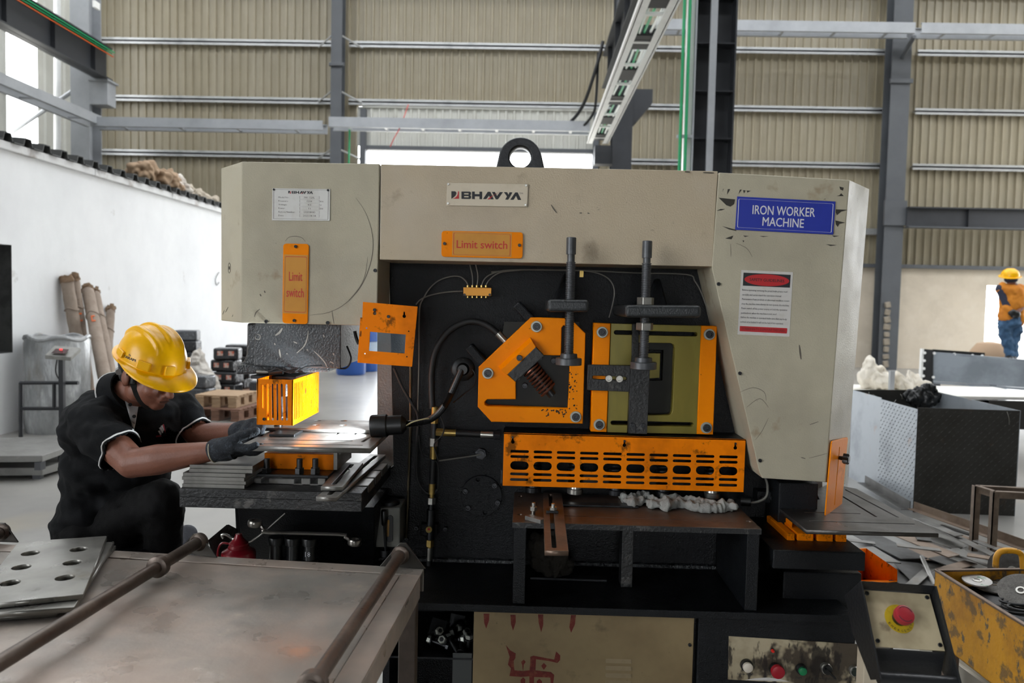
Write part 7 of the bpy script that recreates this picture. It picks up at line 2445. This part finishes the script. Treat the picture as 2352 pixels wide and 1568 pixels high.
for k in (.15, .5, .85, 1.0):
    R.append([HO + hmat @ brim(2 * math.pi * i / NP, k) for i in range(NP)])
R.append([HO + hmat @ (brim(2 * math.pi * i / NP, 1.0) + Vector((0, 0, -.005))) for i in range(NP)])
R.append([HO + hmat @ (brim(2 * math.pi * i / NP, .1) + Vector((0, 0, -.004))) for i in range(NP)])
for j in range(0, 12):
    th = math.pi / 2 * (1 - j / 12.0) + .002
    R.append([HO + hmat @ (helm_pt(2 * math.pi * i / NP, th) * .965) for i in range(NP)])
hmb.rings(R)
helmet = hmb.build('helmet', m_helm, man, smooth=True, ang=60)
bh = BVHTree.FromPolygons([v.co + ORG[helmet.name] for v in helmet.data.vertices], [tuple(p.vertices) for p in helmet.data.polygons])
for ph, w_, h_ in ((100, .036, .02), (52, .04, .026), (-100, .036, .02), (-52, .04, .026), (10, .03, .03), (172, .03, .028)):
    a = rad(ph)
    p = helm_pt(a, rad(81))
    tan = (helm_pt(a + .02, rad(81)) - helm_pt(a - .02, rad(81))).normalized()
    nn = Vector((p.x / A_F ** 2, p.y / A_R ** 2, p.z / A_U ** 2)).normalized()
    up2 = nn.cross(tan)
    MB().cbox(HO + hmat @ (p + nn * .002), (w_, .012, h_), hmat @ Matrix((tan, nn, up2)).transposed()).build('slot_boss', m_helm, helmet, bevel=.003)
# front peak panel
# maker's name on the shell
def stick(o, bv, off=.0008):
    org = ORG[o.name]
    for v in o.data.vertices:
        h = bv.find_nearest(v.co + org)
        if h[0] is not None:
            nn = h[1]
            if nn.dot(CPOS - h[0]) < 0:
                nn = -nn
            v.co = h[0] + nn * off - org
KZ = lambda x, y: (200 + x / 6.532, 720 + y / 6.532)
a_, b_ = onto(bh, *KZ(548, 648)), onto(bh, *KZ(718, 724))
if a_ and b_:
    up_ = onto(bh, *KZ(556, 608)) - a_
    o = lettering('maker_name', 'KARAM', frame3(a_, b_ - a_, up_), (b_ - a_).length, up_.length * .95, m_ink, helmet, bold=.03)
    stick(o, bh)
    for tri in ([(620, 632), (628, 628), (634, 610), (628, 606)], [(634, 610), (640, 604), (655, 640), (646, 640)], [(630, 634), (642, 634), (642, 638), (630, 638)]):
        vv = [onto(bh, *KZ(*p), .001) for p in tri]
        if all(vv):
            mb = MB()
            mb.add(vv, [(0, 1, 2, 3)])
            mb.build('maker_mark', m_ink, helmet)
# harness band seen at the nape and chin strap
bb_ = surf(body)
MB().tube([hp_(-.085, .03, -.005), hp_(-.075, .06, -.008), hp_(-.05, .078, -.005)], .010, 8, 3).build('nape_band', M('grey harness', 0x9a9a98, .5), helmet, smooth=True)
stp = [E5(*p) for p in ((540, 375), (556, 420), (575, 470), (590, 510), (612, 548), (640, 578), (665, 592))]
loop = [onto(bb_, a, b, .004) for a, b in stp]
loop = [p for p in loop if p]
if len(loop) > 2:
    mb = MB()
    R = []
    loop = crom(loop, 4)
    for i, p in enumerate(loop):
        t = (loop[min(i + 1, len(loop) - 1)] - loop[max(i - 1, 0)]).normalized()
        v = (CPOS - p).normalized()
        s = t.cross(v).normalized()
        R.append([p - s * .0085 - v * .002, p + s * .0085 - v * .002, p + s * .0085 + v * .001, p - s * .0085 + v * .001])
    mb.rings(R)
    mb.build('chin_strap', m_bakelite, helmet)

# trousers
tm = MB()
tm.ball(X(240, 1215, 2.43), (.14, .17, .11), None, 20, 12)
tm.cap2(X(245, 1215, 2.38), X(372, 1150, 2.30), .095, .068)
tm.cap2(X(372, 1150, 2.30), X(378, 1300, 2.33), .066, .052)
tm.cap2(X(240, 1220, 2.5), X(350, 1250, 2.48), .09, .075)
tm.cap2(X(350, 1250, 2.48), X(240, 1305, 2.45), .07, .055)
tm.cap2(X(200, 1238, 2.42), X(290, 1280, 2.36), .085, .075)
trou = remesh(tm, 'trousers', .007, 3, man, m_pants, iters=5, deform=lambda co, no: co + no * (.008 * noise.noise(Vector((co.x * 14, co.y * 10, co.z * 22))) + .003 * noise.noise(co * 50)))
# shoes
so_ = MB()
so_.cap2(X(250, 1290, 2.26), X(330, 1285, 2.22), .036, .03)
so_.box(X(245, 1292, 2.22), back(X(335, 1302, 2.22), 2.30))
s1_o = remesh(so_, 'shoe', .005, 2, man, m_bakelite, iters=3)
bsh = surf(s1_o)
for k in range(4):
    pts_ = [onto(bsh, 262 + k * 15 + j * 5, 1292 - j * 9 + j * j * 1.1, .001) for j in range(5)]
    pts_ = [p for p in pts_ if p]
    if len(pts_) > 2:
        MB().tube(pts_, .0042, 6, 3).build('shoe_stripe', m_piping, man, smooth=True)
so_ = MB()
so_.cap2(X(395, 1296, 2.34), X(430, 1228, 2.46), .04, .034)
remesh(so_, 'shoe', .006, 2, man, M('grey canvas', 0x6c6e75, .9, 0, bump=.3, bs=300), iters=3)

# gloves
def hand(wr, palm, wid, fins, thumb, nm):
    g = MB()
    g.cap2(wr, wr.lerp(palm, .5), .034, .036)
    for s in (-.5, 0, .5):
        g.cap2(wr.lerp(palm, .3) + wid * s * .6, palm + wid * s, .025, .022)
    for ch in fins:
        for i in range(len(ch) - 1):
            g.cap2(ch[i], ch[i + 1], .0135 - .0008 * i, .0127 - .0008 * i, 10)
    for i in range(len(thumb) - 1):
        g.cap2(thumb[i], thumb[i + 1], .016 - .001 * i, .0145 - .001 * i, 10)
    return remesh(g, nm, .0032, 2, man, m_glove, iters=2)


wr = X(497, 1033, 2.15)
pm = X(543, 1028, 2.15)
wd_ = Vector((0, .055, -.02))
fins = []
for k in range(4):
    b0 = pm + wd_ * (-.6 + .4 * k)
    l = (.9, 1.0, .97, .78)[k]
    fins.append([b0, b0 + Vector((.034 * l, 0, -.006)), b0 + Vector((.058 * l, -.002, -.005)), b0 + Vector((.076 * l, -.002, .003))])
hand(wr, pm, wd_, fins, [X(515, 1018, 2.13), X(545, 1004, 2.12), X(570, 996, 2.13), X(588, 990, 2.14)], 'glove')
wr2 = X(548, 992, 2.41)
pm2 = X(572, 988, 2.33)
wd2 = Vector((.03, .0, .035))
fins = []
for k in range(4):
    b0 = pm2 + wd2 * (-.5 + .36 * k)
    l = (.85, 1.0, .97, .78)[k]
    fins.append([b0, b0 + Vector((.03 * l, -.03 * l, .008)), b0 + Vector((.045 * l, -.05 * l, .006)), b0 + Vector((.055 * l, -.064 * l, -.002))])
hand(wr2, pm2, wd2, fins, [pm2 + Vector((-.02, -.01, -.02)), pm2 + Vector((.0, -.045, -.02)), pm2 + Vector((.025, -.07, -.016))], 'glove')
# knitted cuffs
for (w0, dr2, r_c) in ((RW, (RW - RE).normalized(), .031), (LW, (LW - LE).normalized(), .03)):
    MB().lathe(w0 - dr2 * .012, dr2, [(0, r_c * .97), (0, r_c), (.006, r_c * 1.05), (.03, r_c), (.06, r_c * 1.06)], 24, cap=False).build('glove_cuff', m_glove, man, smooth=True)
    u = dr2.orthogonal().normalized()
    w = dr2.cross(u)
    MB().tube([w0 - dr2 * .012 + (u * math.cos(2 * math.pi * i / 24) + w * math.sin(2 * math.pi * i / 24)) * r_c * 1.02 for i in range(25)], .0022, 5, 0).build('cuff_edge', M('pale cuff thread', 0xa8a18c, .9), man, smooth=True)
# low stand under the worker
st_ = thing('work_stand', Vector((X(250, 1300, 2.4).x, 2.4, 0)), 'low dark steel stand the seated worker crouches on', 'stand')
zst = X(250, 1304, 2.27).z - .02
x0_, x1_ = X(130, 1300, 2.4).x, X(400, 1300, 2.4).x
MB().box((x0_, 2.18, zst - .03), (x1_, 2.66, zst)).build('top', m_dsteel, st_, bevel=.003)
for x_ in (x0_ + .04, x1_ - .04):
    for y_ in (2.21, 2.62):
        MB().box((x_ - .02, y_ - .02, 0), (x_ + .02, y_ + .02, zst - .03)).build('leg', m_dsteel, st_)

# ------------------------------------------------------------------ the far worker on the beam
YX = 12.6
m_hv = M('orange work shirt', 0xd08326, .85, 0, [(0xb96d1c, 3, .45, .68, .8)])
m_jean = M('blue jeans', 0x3f5f80, .85, 0, [(0x2b4560, 4, .45, .68, .8), (0x5d83a8, 7, .58, .75, .6)])
m_navy = M('navy sleeve', 0x2e3244, .85)
m_pskin = m_skin
far = thing('person', at(2318, 828, YX), 'far worker in an orange shirt and yellow helmet standing on the steel beam', 'person')
F_ = lambda a, b, dy=0.0: X(a, b, YX + dy)
mb = MB()
mb.ball(F_(2322, 636), (.085, .1, .11))
mb.cap2(F_(2324, 642), F_(2325, 665), .06, .065)
mb.cap2(F_(2325, 665), F_(2322, 720), .12, .11)
mb.cap2(F_(2325, 668), F_(2299, 664), .07, .06)
mb.cap2(F_(2299, 664), F_(2311, 697, -.05), .05, .042)
mb.cap2(F_(2311, 697, -.05), F_(2326, 717, -.12), .042, .034)
mb.ball(F_(2329, 720, -.13), (.05, .04, .06))
mb.cap2(F_(2325, 668), F_(2351, 668), .07, .06)
mb.cap2(F_(2351, 668), F_(2352, 700, -.05), .05, .042)
mb.cap2(F_(2352, 700, -.05), F_(2338, 716, -.12), .042, .034)
remesh(mb, 'body', .014, 2, far, m_pskin, iters=3)
mb = MB()
mb.ball(F_(2326, 690), (.215, .15, .27))
mb.ball(F_(2322, 668), (.2, .15, .12))
mb.cap2(F_(2314, 705), F_(2312, 727), .12, .13)
mb.cap2(F_(2335, 705), F_(2338, 735), .12, .1)
mb.cap2(F_(2303, 660), F_(2300, 664), .085, .08)
mb.cap2(F_(2345, 664), F_(2352, 670), .085, .075)
remesh(mb, 'work_shirt', .014, 2, far, m_hv, iters=3, deform=fold(9, .02))
mb = MB()
mb.cap2(F_(2297, 662), F_(2308, 690, -.04), .07, .064)
mb.cap2(F_(2308, 690, -.04), F_(2314, 703, -.07), .064, .06)
remesh(mb, 'arm_sleeve', .012, 2, far, m_navy, iters=3)
mb = MB()
mb.cap2(F_(2312, 704, -.07), F_(2318, 712, -.1), .06, .055)
remesh(mb, 'shirt_cuff', .012, 2, far, m_hv, iters=2)
mb = MB()
mb.ball(F_(2326, 718, -.13), (.075, .05, .06))
mb.ball(F_(2335, 722, -.13), (.06, .05, .06))
for k in range(4):
    mb.cap2(F_(2322 + 3.2 * k, 723, -.14), F_(2323 + 3 * k, 729 - abs(k - 1.5), -.14), .016, .013, 8)
mb.cap2(F_(2334, 720, -.15), F_(2328, 729, -.17), .017, .014, 8)
remesh(mb, 'glove', .009, 2, far, m_bakelite, iters=2)
mb = MB()
mb.ball(F_(2320, 736), (.19, .15, .13))
mb.cap2(F_(2309, 738), F_(2311, 775), .115, .09)
mb.cap2(F_(2311, 775), F_(2320, 818), .09, .065)
mb.cap2(F_(2332, 738, .05), F_(2330, 775, .05), .115, .09)
mb.cap2(F_(2330, 775, .05), F_(2326, 818, .02), .09, .065)
remesh(mb, 'jeans', .014, 2, far, m_jean, iters=3, deform=fold(10, .03))
for a, dy in ((2318, -.03), (2325, .04)):
    mb = MB()
    mb.cap2(F_(a, 822, dy), F_(a + 4, 824, dy - .12), .055, .045)
    remesh(mb, 'shoe', .012, 2, far, m_bakelite, iters=2)
mb = MB()
mb.lathe(F_(2320, 634), (-.1, -.25, 1), [(-.01, .165), (0, .165), (.01, .135), (.05, .13), (.09, .105), (.12, .06), (.13, .01)], 28)
mb.build('helmet', m_helm, far, smooth=True, ang=50)
mb = MB()
mb.ball(F_(2322, 642), (.1, .1, .06))
remesh(mb, 'head_scarf', .012, 2, far, m_navy, iters=2)
